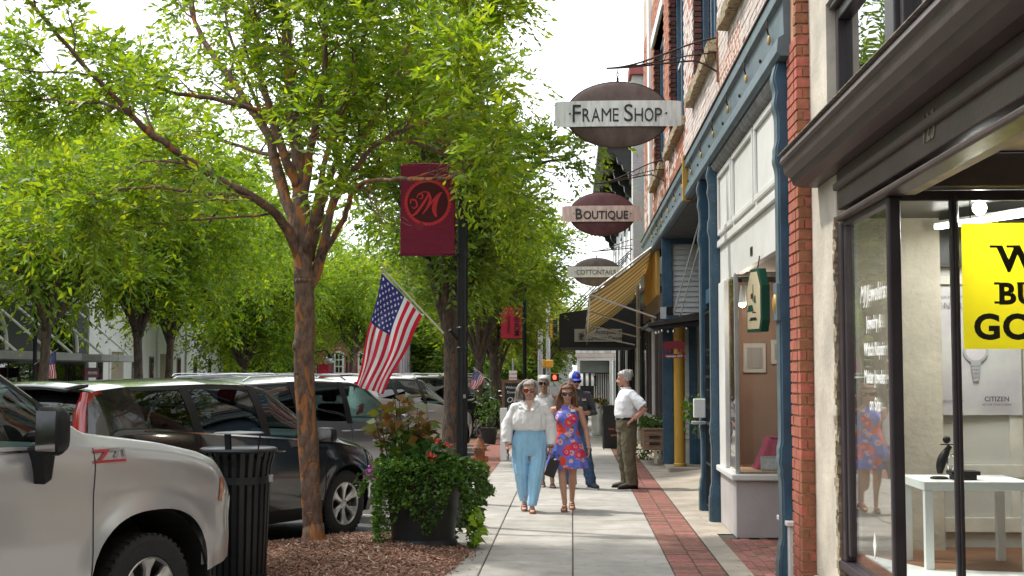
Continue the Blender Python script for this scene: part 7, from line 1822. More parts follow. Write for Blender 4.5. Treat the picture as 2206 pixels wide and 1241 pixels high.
for a in (.25, 2.35, 4.4): MB().bar((bx + .16 * math.cos(a), by + .16 * math.sin(a), 1.10), (bx + .18 * math.cos(a), by + .18 * math.sin(a), 1.245), .05, .012, (math.cos(a), math.sin(a), 0)).build('lid_support', BLACKM, TB)
box('latch', STEEL, TB, bx + .26, bx + .30, by - .05, by - .02, .84, .90)

# ---- big flower pot
def leafy(n, fn, size, pal, mat, seed, width=.8, droop=.4):
    """heart-shaped leaf quads; fn(rs) -> (pos, outward dir)"""
    rs = np.random.RandomState(seed); P, D = [], []
    for i in range(n):
        p, d = fn(rs); P.append(p); D.append(d)
    P, D = np.array(P), unit(np.array(D)); m = n
    ld = unit(D + rs.normal(0, .35, D.shape) + np.array((0, 0, -droop))); nn = unit(np.cross(ld, rs.normal(size=D.shape)) + D * .8 + np.array((0, 0, .5))); wv = unit(np.cross(nn, ld)); nn = np.cross(ld, wv)
    ln = size * rs.uniform(.6, 1.25, (m, 1)); wd = ln * width * .5
    v = [P, P + ld * ln * .35 + wv * wd + nn * ln * .08, P + ld * ln - nn * ln * .12, P + ld * ln * .35 - wv * wd + nn * ln * .08]
    V = np.stack(v, 1).reshape(-1, 3); F = (np.arange(m) * 4)[:, None] + np.arange(4)
    pal = np.array(pal); t = rs.rand(m) * (len(pal) - 1.001); i0 = t.astype(int); f = (t - i0)[:, None]; c = pal[i0] * (1 - f) + pal[i0 + 1] * f
    return V, F, np.concatenate([np.repeat(c, 4, 0), np.ones((m * 4, 1))], 1)
POT = thing('flower_planter', 'large dark pot overflowing with trailing vine and red-flowered plants by the tree', 'planter', (-1.50, 13.35, 0))
px_, py_ = -1.50, 13.35
MB().lathe([(.30, .0), (.34, .0), (.345, .06), (.315, .10), (.36, .55), (.41, .66), (.43, .70), (.43, .745), (.38, .745), (.36, .62), (.0, .60)], (px_, py_, 0), 40, cap=False).build('pot', pm('charcoal_pot', (.022, .024, .027), .5, var=.3, scale=6, bump=.04), POT, True, 35)
VINE = leafmat('vine_leaf', .25, .38); BROAD = leafmat('begonia_leaf', .3, .35)
def vine(rs):
    a = rs.uniform(0, 2 * math.pi); t = rs.rand()
    bulge = .10 * math.sin(3 * a + 1) + .06 * math.sin(5 * a + .4)
    hang = (.50 + .20 * math.sin(2 * a + .6) + .20 * math.sin(5 * a + 1.9))
    if math.cos(a + .9) < -.2 and math.sin(a) < 0: hang *= .8
    if t < .30: r_ = rs.uniform(.05, .46 + bulge); z = .80 + .06 * rs.rand() + .09 * (1 - (r_ / .5) ** 2)
    else:
        f = ((t - .30) / .70) ** 1.25; r_ = .43 + bulge * (1 - f) + .06 * rs.rand() + .05 * math.sin(3.1 * f); z = .84 - f * max(.12, hang) * 1.25
    p = np.array((px_ + r_ * math.cos(a), py_ + r_ * math.sin(a), max(.03, z))); return p, np.array((math.cos(a), math.sin(a), .3))
V, F, C = leafy(8600, vine, .047, [(.032, .095, .018), (.06, .15, .026), (.10, .20, .034), (.16, .27, .05)], VINE, 2, .85, .35)
link_mesh('trailing_vine', leaf_mesh('trailing_vine', V - np.array(POT.location), F, C, VINE), None, POT)
# trailing runners that spill wide
rsn = np.random.RandomState(6); rp = []
for k in range(26):
    a = rsn.uniform(0, 6.28); a = a if rsn.rand() < .5 else rsn.choice((.1, 3.2, -.3)) + rsn.normal(0, .3); p = np.array((px_ + .45 * math.cos(a), py_ + .45 * math.sin(a), .74)); path = [p]; d = np.array((math.cos(a), math.sin(a), .25))
    for j in range(7): d = unit(d + rsn.normal(0, .15, 3) + np.array((0, 0, -.30))); path.append(path[-1] + d * .046)
    MB().tube([tuple(q) for q in path], .003, 4, cap=False).build('runner_stem', pm('green_stem', (.06, .10, .02), .6), POT)
    for q in path: rp += [q + rsn.normal(0, .012, 3) for _ in range(3)]
ii = iter(rp); V, F, C = leafy(len(rp), lambda rs: (next(ii), rs.normal(size=3)), .042, [(.03, .08, .015), (.07, .15, .03), (.10, .2, .035)], VINE, 8)
link_mesh('runner_leaves', leaf_mesh('runner_leaves', V - np.array(POT.location), F, C, VINE), None, POT)
# bright sweet-potato vine at the foot
V, F, C = leafy(42, lambda rs: (np.array((px_ + .50 + rs.normal(0, .05), py_ - .12 + rs.normal(0, .08), rs.uniform(.08, .42))), np.array((.7, -.5, -.1))), .10, [(.16, .30, .02), (.28, .42, .03)], BROAD, 4, .8, .6)
link_mesh('lime_vine', leaf_mesh('lime_vine', V - np.array(POT.location), F, C, BROAD), None, POT)
# upright coleus: dark stems, big olive and rust leaves
stm = MB(); cp = []
for k in range(15):
    a = rsn.uniform(0, 6.28); r_ = rsn.uniform(.03, .24); b0 = np.array((px_ - .16 + r_ * math.cos(a), py_ + r_ * .8 * math.sin(a), .74)); h = rsn.uniform(.5, .84); lean = np.array((math.cos(a) * .25 * r_ / .24, math.sin(a) * .2, 1.0)); tip = b0 + unit(lean) * h
    stm.tube([tuple(b0), tuple((b0 + tip) / 2 + rsn.normal(0, .012, 3)), tuple(tip)], [.008, .006, .003], 6)
    for j in range(22):
        f = .12 + .88 * j / 21; q = b0 + (tip - b0) * f; ang = j * 1.57 + k; cp.append((q, np.array((math.cos(ang), math.sin(ang), .35)), f))
stm.build('coleus_stem', pm('dark_stem', (.02, .012, .018), .6), POT)
for nm, lo, hi, pal, seed in (('coleus_leaf_low', 0, .62, [(.06, .13, .025), (.10, .18, .035), (.14, .22, .05)], 3), ('coleus_leaf_top', .55, 1.1, [(.09, .15, .03), (.13, .15, .03), (.20, .10, .03), (.13, .07, .035)], 5)):
    sel = [c for c in cp if lo <= c[2] < hi]; it = iter(sel)
    def f(rs):
        c = next(it); return c[0], c[1]
    V, F, C = leafy(len(sel), f, .15, pal, BROAD, seed, .58, .25); link_mesh(nm, leaf_mesh(nm, V - np.array(POT.location), F, C, BROAD), None, POT)
def bego(rs):
    a = rs.uniform(0, 6.28); r_ = rs.uniform(0, .17); return np.array((px_ + .10 + r_ * math.cos(a), py_ - .20 + r_ * .6 * math.sin(a), rs.uniform(.80, 1.06))), np.array((math.cos(a), math.sin(a) - .6, .2))
V, F, C = leafy(60, bego, .13, [(.025, .09, .02), (.05, .14, .03), (.08, .19, .04)], BROAD, 12, .72, .2); link_mesh('begonia_leaf', leaf_mesh('begonia_leaf', V - np.array(POT.location), F, C, BROAD), None, POT)
RF = attrmat('red_petal', .5)
for k, (dx, dz, r_) in enumerate(((.17, 1.08, .034), (.09, .955, .026), (.125, .93, .024), (.28, 1.04, .028), (.12, .88, .026))):
    V, F, C = leafy(24, lambda rs, dx=dx, dz=dz, r_=r_: (np.array((px_ + dx, py_ - .34, dz)) + rs.normal(0, r_ * .5, 3), rs.normal(size=3)), .026, [(.62, .03, .02), (.80, .07, .06), (.75, .12, .10)], RF, 20 + k, .8, .1); link_mesh('red_flower', leaf_mesh('red_flower', V - np.array(POT.location), F, C, RF), None, POT)
for k in range(7):
    V, F, C = leafy(14, lambda rs, k=k: (np.array((px_ - .50 - .04 * (k % 3), py_ - .2 + .05 * k, .80 - .04 * (k % 4))) + rs.normal(0, .012, 3), rs.normal(size=3)), .022, [(.40, .03, .32), (.5, .06, .42)], RF, 40 + k, .8, .1); link_mesh('purple_flower', leaf_mesh('purple_flower', V - np.array(POT.location), F, C, RF), None, POT)

# ---- lamp posts with banners
def lamp_post(x, y, h, label, group='black lamp posts', head_=True):
    t = thing('lamp_post', label, 'lamp post', (x, y, 0), 0, group)
    MB().lathe([(.16, 0), (.16, .06), (.12, .12), (.11, .35), (.075, .45), (.056, .55), (.056, h - .15), (.066, h - .14), (.066, h - .08), (.05, h)], (x, y, 0), 20).build('post', BLACKM, t, True, 35)
    for k in range(10):
        a = 2 * math.pi * k / 10; MB().cyl((x + .055 * math.cos(a), y + .055 * math.sin(a), .55), (x + .055 * math.cos(a), y + .055 * math.sin(a), h - .16), .007, n=5).build('flute', BLACKM, t)
    if head_:
        MB().lathe([(.05, h), (.09, h + .04), (.11, h + .10), (.10, h + .14)], (x, y, 0), 16).build('lamp_neck', BLACKM, t, True, 35)
        MB().lathe([(.10, h + .14), (.17, h + .32), (.16, h + .48), (.08, h + .56)], (x, y, 0), 16, cap=False).build('lamp_globe', glass('frosted_globe', (.8, .8, .78), dark=.6, f0=.05, dcol=(.6, .6, .58)), t, True, 40)
        MB().lathe([(.19, h + .50), (.12, h + .60), (.03, h + .68), (.02, h + .76), (.0, h + .78)], (x, y, 0), 16).build('lamp_cap', BLACKM, t, True, 35)
    return t
LX, LY = -1.265, 15.2
lp = lamp_post(LX, LY, 4.35, 'near black fluted lamp post carrying the maroon banner and a flag')
for z in (2.02, 2.25, 3.11, 4.18): MB().lathe([(.064, z - .025), (.068, z - .02), (.068, z + .02), (.064, z + .025)], (LX, LY, 0), 20).build('clamp_band', BLACKM, lp, True, 30)
for z in (3.11, 4.17): MB().cyl((LX - .06, LY, z), (LX - .74, LY, z), .011, n=8).build('banner_arm', BLACKM, lp)
MB().bar((LX + .03, LY - .06, 1.46), (LX + .03, LY - .066, 1.50), .03, .03).build('inspection_screw', STEEL, lp)
MB().cyl((LX - .05, LY - .02, 2.13), (LX - .14, LY - .05, 2.24), .02, n=8).build('flag_socket', BLACKM, lp)
BNR = pm('maroon_banner', (.29, .02, .07), .75, var=.12, scale=2, bump=.03); BRED = pm('banner_red', (.85, .05, .075), .7, var=.03, bump=0); BDIM = pm('banner_dim_red', (.36, .03, .075), .7, var=.03, bump=0)
bn = thing('street_banner', 'maroon street banner with a red scalloped M emblem on the near lamp post', 'banner', (LX - .40, LY, 3.1), 0, 'banners on lamp posts')
bx0, bx1, bz0, bz1 = LX - .72, LX - .085, 3.10, 4.18
bw = lambda x, z: LY - .018 + .012 * math.sin(5.5 * (x - bx0) + 1.5 * z)
o = MB().grid(lambda u, v: (bx0 + (bx1 - bx0) * u, bw(bx0 + (bx1 - bx0) * u, bz0 + (bz1 - bz0) * v), bz0 + (bz1 - bz0) * v), 20, 24).build('cloth', BNR, bn, True); o.modifiers.new('s', 'SOLIDIFY').thickness = .003
MB().cyl((bx0, LY - .004, bz0 + .035), (bx1, LY - .004, bz0 + .035), .020, n=10).build('bottom_hem', BNR, bn, True)
def flat(pts, name, mat, par, fn, off):
    MB().add([(x, fn(x, z) - off, z) for x, z in pts], [tuple(range(len(pts)))]).build(name, mat, par)
ecx, ecz = LX - .405, 3.72
def ringp(r0, r1, n, name, mat, off, par=bn, cx=ecx, cz=ecz, fn=bw, sc=0, a0=0, a1=2 * math.pi):
    m = MB(); vs = []
    for k in range(n + 1):
        a = a0 + (a1 - a0) * k / n; rr = r1 + (sc * abs(math.sin(a * 20)) if sc else 0)
        for r_ in (r0, rr): x, z = cx + r_ * math.cos(a), cz + r_ * math.sin(a); vs.append((x, fn(x, z) - off, z))
    m.add(vs, [(2 * k, 2 * k + 1, 2 * k + 3, 2 * k + 2) for k in range(n)]); m.build(name, mat, par)
ringp(.235, .262, 160, 'emblem_ring', BRED, .006, sc=.016)
ringp(0, .234, 48, 'emblem_field', pm('banner_dark', (.10, .014, .024), .75, bump=0), .004)
def ribbon(pts, name, mat, par, off, fn=bw, cx=ecx, cz=ecz, s=1.0):
    """pts: (x, z, width)"""
    P = [Vector((p[0] * s, p[1] * s)) for p in pts]; n = len(P); dense = []; wd = []
    for a in np.linspace(0, n - 1, (n - 1) * 6 + 1):
        i = min(int(a), n - 2); f = a - i; p0, p1, p2, p3 = P[max(i - 1, 0)], P[i], P[i + 1], P[min(i + 2, n - 1)]
        dense.append(.5 * ((2 * p1) + (p2 - p0) * f + (2 * p0 - 5 * p1 + 4 * p2 - p3) * f * f + (3 * p1 - p0 - 3 * p2 + p3) * f ** 3)); wd.append((pts[i][2] + (pts[i + 1][2] - pts[i][2]) * f) * s)
    vs = []
    for k, p in enumerate(dense):
        t = (dense[min(k + 1, len(dense) - 1)] - dense[max(k - 1, 0)]).normalized(); q = Vector((-t.y, t.x)) * wd[k] / 2
        for e in (q, -q): vs.append((cx + p.x + e.x, fn(cx + p.x, cz + p.y) - off, cz + p.y + e.y))
    MB().add(vs, [(2 * k, 2 * k + 1, 2 * k + 3, 2 * k + 2) for k in range(len(dense) - 1)]).build(name, mat, par)
SCRIPT_M = [[(-.13, .05, .01), (-.10, .10, .018), (-.06, .085, .02), (-.07, .045, .016), (-.10, .05, .008)],
            [(-.20, -.02, .012), (-.19, .03, .02), (-.14, .02, .022), (-.125, -.04, .02), (-.16, -.07, .014), (-.185, -.05, .008)],
            [(-.19, -.165, .012), (-.13, -.12, .03), (-.05, -.01, .03), (.02, .11, .022)], [(.0, .11, .02), (.03, .05, .03), (.0, -.05, .03), (-.065, -.14, .006)],
            [(-.05, -.13, .006), (.03, -.02, .018), (.11, .08, .022), (.17, .115, .014)], [(.15, .11, .02), (.10, .03, .05), (.075, -.08, .055), (.10, -.17, .02)], [(.02, .11, .014), (-.04, .125, .014), (-.10, .10, .008)]]
for st_ in SCRIPT_M: ribbon(st_, 'script_letter', BRED, bn, .008)
text('lettering', 'GEORGIA', .055, BDIM, bn, (LX - .37, LY - .040, 3.235), (1, 0, 0), (0, 0, 1), .001, .001, sp=1.25)
for s_, sz, x, z in (('Monroe', .05, -.30, 3.42), ('EST. 1821', .03, -.36, 3.335), ('WALTON COUNTY', .028, -.26, 3.375), ('Monroe', .045, -.62, 3.30), ('GE', .04, -.66, 3.43), ('Monroe Georgia', .035, -.40, 3.165)): text('lettering', s_, sz, BDIM, bn, (LX + x, LY - .040, z), (1, 0, 0), (0, 0, 1), .001, 0, shear=.2 if 'M' == s_[0] else 0)
ringp(.0, .05, 24, 'small_seal', BDIM, .006, cx=LX - .50, cz=3.445)
ringp(.06, .068, 30, 'small_seal', BDIM, .006, cx=LX - .27, cz=3.17)

# ---- flags
def star_mask(u, v):
    return False
def make_flag(nu=170, nv=117):
    cu, cv_ = .40, 7 / 13
    u = (np.arange(nu) + .5) / nu; v = (np.arange(nv) + .5) / nv
    U, Vv = np.meshgrid(u, v); stripe = (Vv * 13).astype(int); C = np.where((stripe % 2 == 0)[..., None], np.array((.62, .012, .045)), np.array((.80, .80, .82)))
    can = (U < cu) & (Vv < cv_); C[can] = (.035, .035, .20)
    A = 1.55
    for r_ in range(9):
        for c in range(11):
            if (r_ + c) % 2 == 0:
                x, y = cu * (c + 1) / 12, cv_ * (r_ + 1) / 10; dx, dy = (U - x) * A, Vv - y; ang = np.arctan2(dx, -dy); rad = np.hypot(dx, dy)
                k = np.mod(ang + math.pi / 5, 2 * math.pi / 5) - math.pi / 5; lim = .026 * math.cos(2 * math.pi / 5) / np.cos(2 * math.pi / 5 - np.abs(k)); lim = .026 * .42 / np.cos(math.pi / 5 - np.abs(k)) * .95 + .003
                k2 = np.abs(k); lim = .026 * (np.sin(R(18)) / np.sin(math.pi - R(18) - k2))
                C[rad < lim] = (.8, .8, .82)
    return C
FLC = make_flag()
FLAGM = attrmat('flag_cloth', .7, trans=.35)
def flag(name_label, tip, butt, foot_a, foot_b, y, par_group, depth=.09, seed=1, res=1):
    """tip/butt: ends of the hoist on the pole; foot_a/foot_b: where the fly edge hangs (world points)"""
    t = thing('flag', name_label, 'flag', butt, 0, par_group); nu, nv = 170, 117; rsf = np.random.RandomState(seed)
    tip, butt, fa, fb = (np.array(p) for p in (tip, butt, foot_a, foot_b)); vs = np.zeros((nv + 1, nu + 1, 3))
    for j in range(nv + 1):
        v = j / nv; h = tip + (butt - tip) * v; f = fa + (fb - fa) * v
        uu = np.linspace(0, 1, nu + 1)[:, None]; p = h + (f - h) * uu
        p[:, 2] -= (.05 * np.sin(math.pi * uu[:, 0]) * (1 - v)) 
        ph_ = v * 9.5 + .8 * np.sin(3 * uu[:, 0] + seed)
        amp = depth * uu[:, 0] ** .8 * (1.15 - .55 * v)
        p[:, 1] += amp * np.sin(ph_); p[:, 0] += amp * .42 * np.cos(ph_ * 1.0 + .6) * (1 - .45 * v) + .012 * np.sin(9 * uu[:, 0] + 4 * v)
        vs[j] = p
    me = bpy.data.meshes.new('cloth'); idx = np.arange((nu + 1) * (nv + 1)).reshape(nv + 1, nu + 1)
    F = np.stack([idx[:-1, :-1], idx[:-1, 1:], idx[1:, 1:], idx[1:, :-1]], -1).reshape(-1, 4); n = len(F)
    me.vertices.add(vs.size // 3); me.vertices.foreach_set('co', (vs.reshape(-1, 3) - np.array(butt)).astype(np.float32).ravel()); me.loops.add(n * 4); me.loops.foreach_set('vertex_index', F.astype(np.int32).ravel()); me.polygons.add(n); me.polygons.foreach_set('loop_start', (np.arange(n) * 4).astype(np.int32)); me.polygons.foreach_set('loop_total', np.full(n, 4, np.int32)); me.update()
    ca = me.color_attributes.new('Col', 'FLOAT_COLOR', 'CORNER'); ca.data.foreach_set('color', np.concatenate([np.repeat(FLC.reshape(-1, 3), 4, 0), np.ones((n * 4, 1))], 1).astype(np.float32).ravel())
    me.polygons.foreach_set('use_smooth', [True] * n); me.materials.append(FLAGM); link_mesh('cloth', me, None, t)
    d = tip - butt; L = np.linalg.norm(d); d /= L; off = np.array((.035, 0, .02))
    p0 = butt - d * .42 * L + off; p1 = tip + d * .06 * L + off
    MB().cyl(tuple(p0), tuple(p1), .0125 * L / .75, n=10).build('flag_pole', pm('white_pole', (.66, .64, .58), .35), t, True)
    MB().ell(tuple(p1), (.022 * L / .75,) * 3, 8, 6).build('pole_tip', pm('white_pole', (.66, .64, .58), .35), t, True)
    for q in (tip - d * .02, butt + d * .02): MB().cyl(tuple(q), tuple(q + off), .006, n=6).build('flag_clip', WHITEPL, t)
    e = np.cross(d, (0, 1, 0)); 
    hw = MB(); hw.add([tuple(tip + off * .25), tuple(butt + off * .25), tuple(butt), tuple(tip)], [(0, 1, 2, 3)]); hw.build('hoist_band', WHITEPL, t)
    return t
g = 'flags on the lamp posts'
flag('near American flag hanging from the black lamp post beside the planter', at(822, 588, 15.1), at(911, 682, 15.05), at(760, 828, 15.0), at(826, 850, 14.95), 15.1, g, .075, 1)

# second lamp post and banner
lp2 = lamp_post(-1.47, 40.8, 4.6, 'second black lamp post farther along the near kerb with a bright red banner')
bn2 = thing('street_banner', 'bright red banner with dark lettering on the second near lamp post', 'banner', (-1.9, 40.8, 2.8), 0, 'banners on lamp posts')
BR2 = pm('bright_red_banner', (.50, .02, .05), .7, var=.04)
box('cloth', BR2, bn2, -2.20, -1.57, 40.78, 40.79, 2.80, 3.78); text('lettering', 'MONROE', .24, INK, bn2, (-1.63, 40.77, 2.88), (0, 0, 1), (-1, 0, 0), .002, .002, 'LEFT', sx=.85); text('lettering', 'Historic', .17, INK, bn2, (-1.92, 40.77, 2.95), (0, 0, 1), (-1, 0, 0), .002, 0, 'LEFT', shear=.3)
for z in (2.80, 3.78): MB().cyl((-1.5, 40.79, z), (-2.2, 40.79, z), .012, n=6).build('banner_rod', BLACKM, bn2)
flag('American flag on the second near lamp post above the dark parked cars', at(1020, 795, 35.0), at(1045, 815, 35.0), at(1008, 838, 35.0), at(1030, 838, 35.0), 35, g, .08, 2)
# far-side post with flag
lp3 = lamp_post(-16.75, 40.6, 4.9, 'black lamp post across the street at the left edge')
flag('American flag on the lamp post across the street', at(120, 755, 40.5), at(86, 777, 40.5), at(119, 815, 40.5), at(106, 816, 40.5), 40.5, g, .10, 3)
# arm lamps at the crossing
def arm_lamp(x, y, label, h=5.4, arms=(1,)):
    t = lamp_post(x, y, h, label, 'gooseneck lamps at the crossing', False)
    for s_ in arms:
        MB().tube([(x, y, h - .1), (x + s_ * .3, y, h + .12), (x + s_ * .75, y, h + .18), (x + s_ * .95, y, h + .05)], .03, 8).build('goose_arm', BLACKM, t, True)
        MB().lathe([(.05, h + .05), (.10, h - .10), (.22, h - .22), (.20, h - .24)], (x + s_ * .95, y, 0), 16, cap=False).build('lamp_shade', BLACKM, t, True)
        MB().ell((x + s_ * .95, y, h - .30), (.19, .19, .14), 12, 8).build('lamp_globe', WHITEPL, t, True)
    return t
arm_lamp(-13.9, 70.0, 'gooseneck lamp before the pink building, beside the near tree trunk', 2.75)
arm_lamp(-13.0, 76.0, 'two-armed lamp post standing before the pink brick building', 2.7, (-1, 1))
bn3 = thing('street_banner', 'small crimson banner across the street beside the near tree trunk', 'banner', (-13.4, 70.5, 1.4), 0, 'banners on lamp posts'); box('cloth', BR2, bn3, -13.6, -13.05, 70.5, 70.51, 1.42, 2.2); ringp(.16, .2, 24, 'emblem_ring', BRED, 0, bn3, -13.32, 1.68, lambda x, z: 70.49)
MB().cyl((-13.65, 70.5, -.1), (-13.65, 70.5, 2.25), .03, n=6).build('banner_post', BLACKM, bn3)

# ---- hydrant
HY = thing('fire_hydrant', 'old rust-streaked black and orange fire hydrant beyond the planter', 'hydrant', (-1.24, 17.7, 0))
RUST = pm('orange_rust_paint', (.30, .09, .02), .75, scale=14, bump=.1, col2=(.07, .05, .04), fac=(.42, .6))
MB().lathe([(.11, 0), (.11, .04), (.07, .06), (.066, .42), (.085, .44), (.085, .48), (.065, .50)], (-1.24, 17.7, 0), 20).build('barrel', BLACKP, HY, True, 35)
MB().lathe([(.07, .50), (.072, .70), (.095, .71), (.095, .75), (.07, .78), (.05, .85), (.022, .88), (.022, .92), (.0, .92)], (-1.24, 17.7, 0), 20).build('bonnet', RUST, HY, True, 35)
for dx, dy in ((-1, 0), (1, 0), (0, -1)): MB().cyl((-1.24 + dx * .06, 17.7 + dy * .06, .60), (-1.24 + dx * .115, 17.7 + dy * .115, .60), .04, n=10).build('nozzle_cap', RUST, HY, True, 35)

# ---- boards on the walk
wb_ = thing('menu_board', 'tall wooden-framed chalk menu board behind the woman in white', 'sign board', (-1.25, 27.6, 0))
for x0, x1, z0, z1 in ((-1.47, -1.41, .1, 1.60), (-.99, -.93, .1, 1.60), (-1.41, -.99, 1.53, 1.60), (-1.41, -.99, .25, .32)): box('frame', WOOD, wb_, x0, x1, 27.58, 27.63, z0, z1, .004)
box('chalkboard', pm('chalkboard', (.02, .02, .021), .7, var=.3, scale=5), wb_, -1.41, -.99, 27.59, 27.61, .32, 1.53)
CHK = pm('chalk', (.75, .75, .72), .9, bump=0)
for s_, z, sz in (('Welcome to', 1.42, .075), ('Downtown', 1.32, .07), ('Olive', 1.13, .16), ('Branch', 1.0, .10), ('Open Daily', .86, .07)): text('lettering', s_, sz, CHK, wb_, (-1.2, 27.588, z), (1, 0, 0), (0, 0, 1), .001, .0005, shear=.2 if s_ in ('Olive', 'Branch') else 0)
box('foot', WOOD, wb_, -1.49, -1.39, 27.4, 27.8, 0, .1, .006); box('foot', WOOD, wb_, -1.01, -.91, 27.4, 27.8, 0, .1, .006)
wa = thing('white_sign_board', 'white folding sign board seen nearly edge-on beside the woman in white', 'sign board', (-1.37, 26.4, 0))
for s_ in (-1, 1): MB().obox((-1.37 + s_ * .0 , 26.4 + s_ * .16, .53), (.60 * .2, .025, 1.04), Matrix.Rotation(R(-8 * s_), 3, 'X')).build('panel', WHITEPL, wa, bevel=.006)
hb = thing('chalk_easel', 'black chalk easel with white script beside the man in khaki trousers', 'sign board', (.94, 30.8, 0))
for s_ in (-1, 1):
    p = MB().obox((.95, 30.8 + s_ * .2, .50), (.50, .02, 1.0), Matrix.Rotation(R(-10 * s_), 3, 'X')).build('panel', pm('chalkboard', (.02, .02, .021)), hb, bevel=.004)
    for x in (.71, 1.19): MB().bar((x, 30.8 + s_ * .32, .0), (x, 30.8 + s_ * .105, 1.02), .03, .03).build('leg', BLACKP, hb)
up_ = Vector((0, -math.sin(R(-10)), math.cos(R(-10))))
for s_, z, sz, x in (('Hatter\'s', .80, .17, .93), ('Boutique', .63, .15, 1.0), ('local gifts', .44, .07, .95), ('open', .30, .08, .95)): text('lettering', s_, sz, CHK if z > .5 else pm('red_chalk', (.6, .15, .1), .9), hb, (x, 30.8 - .2 - .014 + (.5 - z) * -.176 - .0, z), (1, 0, 0), (0, .176, .985), .001, .001, shear=.25)
gp = thing('metal_planter', 'ribbed galvanised tub of orange flowers on the sidewalk by the glazed shop', 'planter', (.74, 37, 0))
MB().lathe([(.20, 0)] + [(.21 + .012 * (k % 2), .03 + k * .075) for k in range(12)] + [(.22, .9), (.19, .9), (.19, .8), (0, .8)], (.74, 37, 0), 28, cap=False).build('tub', pm('galvanised_tub', (.62, .62, .58), .35, .6, var=.1), gp, True, 60)
V, F, C = leafy(220, lambda rs: (np.array((.74, 37, .88)) + rs.normal(0, .11, 3) * np.array((1.2, 1, .7)), rs.normal(size=3)), .10, [(.04, .10, .02), (.1, .2, .03), (.45, .22, .02)], BROAD, 9); link_mesh('foliage', leaf_mesh('foliage', V - np.array(gp.location), F, C, BROAD), None, gp)
V, F, C = leafy(60, lambda rs: (np.array((.74, 37, .96)) + rs.normal(0, .12, 3), rs.normal(size=3)), .05, [(.7, .2, .02), (.75, .4, .03)], RF, 10); link_mesh('blossom', leaf_mesh('blossom', V - np.array(gp.location), F, C, RF), None, gp)
def shrub(label, x, y, z, r_, n, name='potted_shrub', h=.5, pot=True, seed=1, pal=((.03, .08, .015), (.06, .13, .02), (.10, .19, .03))):
    t = thing(name, label, 'plant', (x, y, z))
    if pot: MB().lathe([(.16, z), (.22, z + .38), (.24, z + .40), (.20, z + .40), (.0, z + .36)], (x, y, 0), 20, cap=False).build('pot', pm('black_pot', (.025, .025, .027), .6), t, True, 35)
    z1 = z + (.38 if pot else 0)
    for k in range(5): MB().tube([(x, y, z1 - .02), (x + .1 * math.cos(k * 1.3), y + .1 * math.sin(k * 1.3), z1 + h * .7)], [.008, .004], 5).build('stem', pm('green_stem', (.06, .10, .02)), t)
    V, F, C = leafy(n, lambda rs: (np.array((x, y, z1 + h * .55)) + rs.normal(0, 1, 3) * np.array((r_, r_, h * .32)), rs.normal(size=3)), .08, pal, BROAD, seed, .6, .2); link_mesh('foliage', leaf_mesh('foliage', V - np.array((x, y, z)), F, C, BROAD), None, t); return t
shrub('green potted shrub at the kerb before the dark parked cars', -2.05, 32.5, 0, .17, 420, h=.9, seed=3)
shrub('leafy herbs growing in the wooden planter box', 1.54, 25.6, .66, .14, 420, 'planter_herbs', .22, False, 4); 
shrub('small fern-like plant hanging beside the blue iron gate post', 1.62, 17.6, 1.05, .09, 130, 'hanging_plant', .35, False, 7)
shrub('low green plant on the ground under the planter box', 1.42, 26.8, .02, .12, 160, 'ground_plant', .3, False, 8)
ps = thing('parking_sign', 'small white two-hour parking sign with red letters above the menu board', 'sign', (-1.55, 33.5, 0)); MB().cyl((-1.50, 33.5, 0), (-1.50, 33.5, 2.1), .025, n=8).build('sign_post', STEEL, ps)
box('plate', WHITEPL, ps, -1.60, -1.40, 33.46, 33.47, 1.50, 1.80); RDI = pm('red_ink', (.5, .03, .04), .6, bump=0)
for s_, z in (('2 HOUR', 1.70), ('PARKING', 1.60)): text('lettering', s_, .055, RDI, ps, (-1.5, 33.452, z), (1, 0, 0), (0, 0, 1), .001, .001)

# ---- signals at the crossing
sg = thing('traffic_signal_pole', 'galvanised traffic signal pole with orange and red crossing signals', 'traffic signal', (-1.1, 60.0, 0))
MB().cyl((-1.1, 60, 0), (-1.1, 60, 7.5), .10, .085, 16).build('pole', STEEL, sg, True)
YELS = pm('signal_yellow', (.62, .30, .015), .5)
box('signal_head', BLACKP, sg, -.88, -.66, 59.8, 60.0, 3.35, 4.15, .02); box('signal_back', YELS, sg, -1.0, -.885, 59.85, 60.05, 3.32, 4.18, .02)
for k, z in enumerate((3.48, 3.74, 4.0)): MB().tube([(-.77, 59.8, z), (-.77, 59.66, z)], .09, 12).build('signal_visor', BLACKP, sg, True)
box('walk_signal', YELS, sg, -1.22, -.86, 59.62, 59.85, 1.98, 2.32, .04); box('walk_signal_back', YELS, sg, -1.34, -1.23, 59.66, 59.88, 1.95, 2.34, .02)
box('hand_signal', BLACKP, sg, -.95, -.60, 59.6, 59.8, 1.36, 1.70, .02); MB().prism([(-.86, 1.44), (-.74, 1.44), (-.72, 1.56), (-.75, 1.64), (-.86, 1.64), (-.88, 1.54)], 59.585, 59.595, 'y').build('hand_symbol', emis('hand_red', (1, .06, .03), 3), sg)
for z in (1.33, 1.715): box('signal_trim', YELS, sg, -.95, -.60, 59.6, 59.82, z - .015, z + .012)
box('push_button_box', STEEL, sg, -1.24, -.97, 59.7, 59.9, .35, .75, .03)
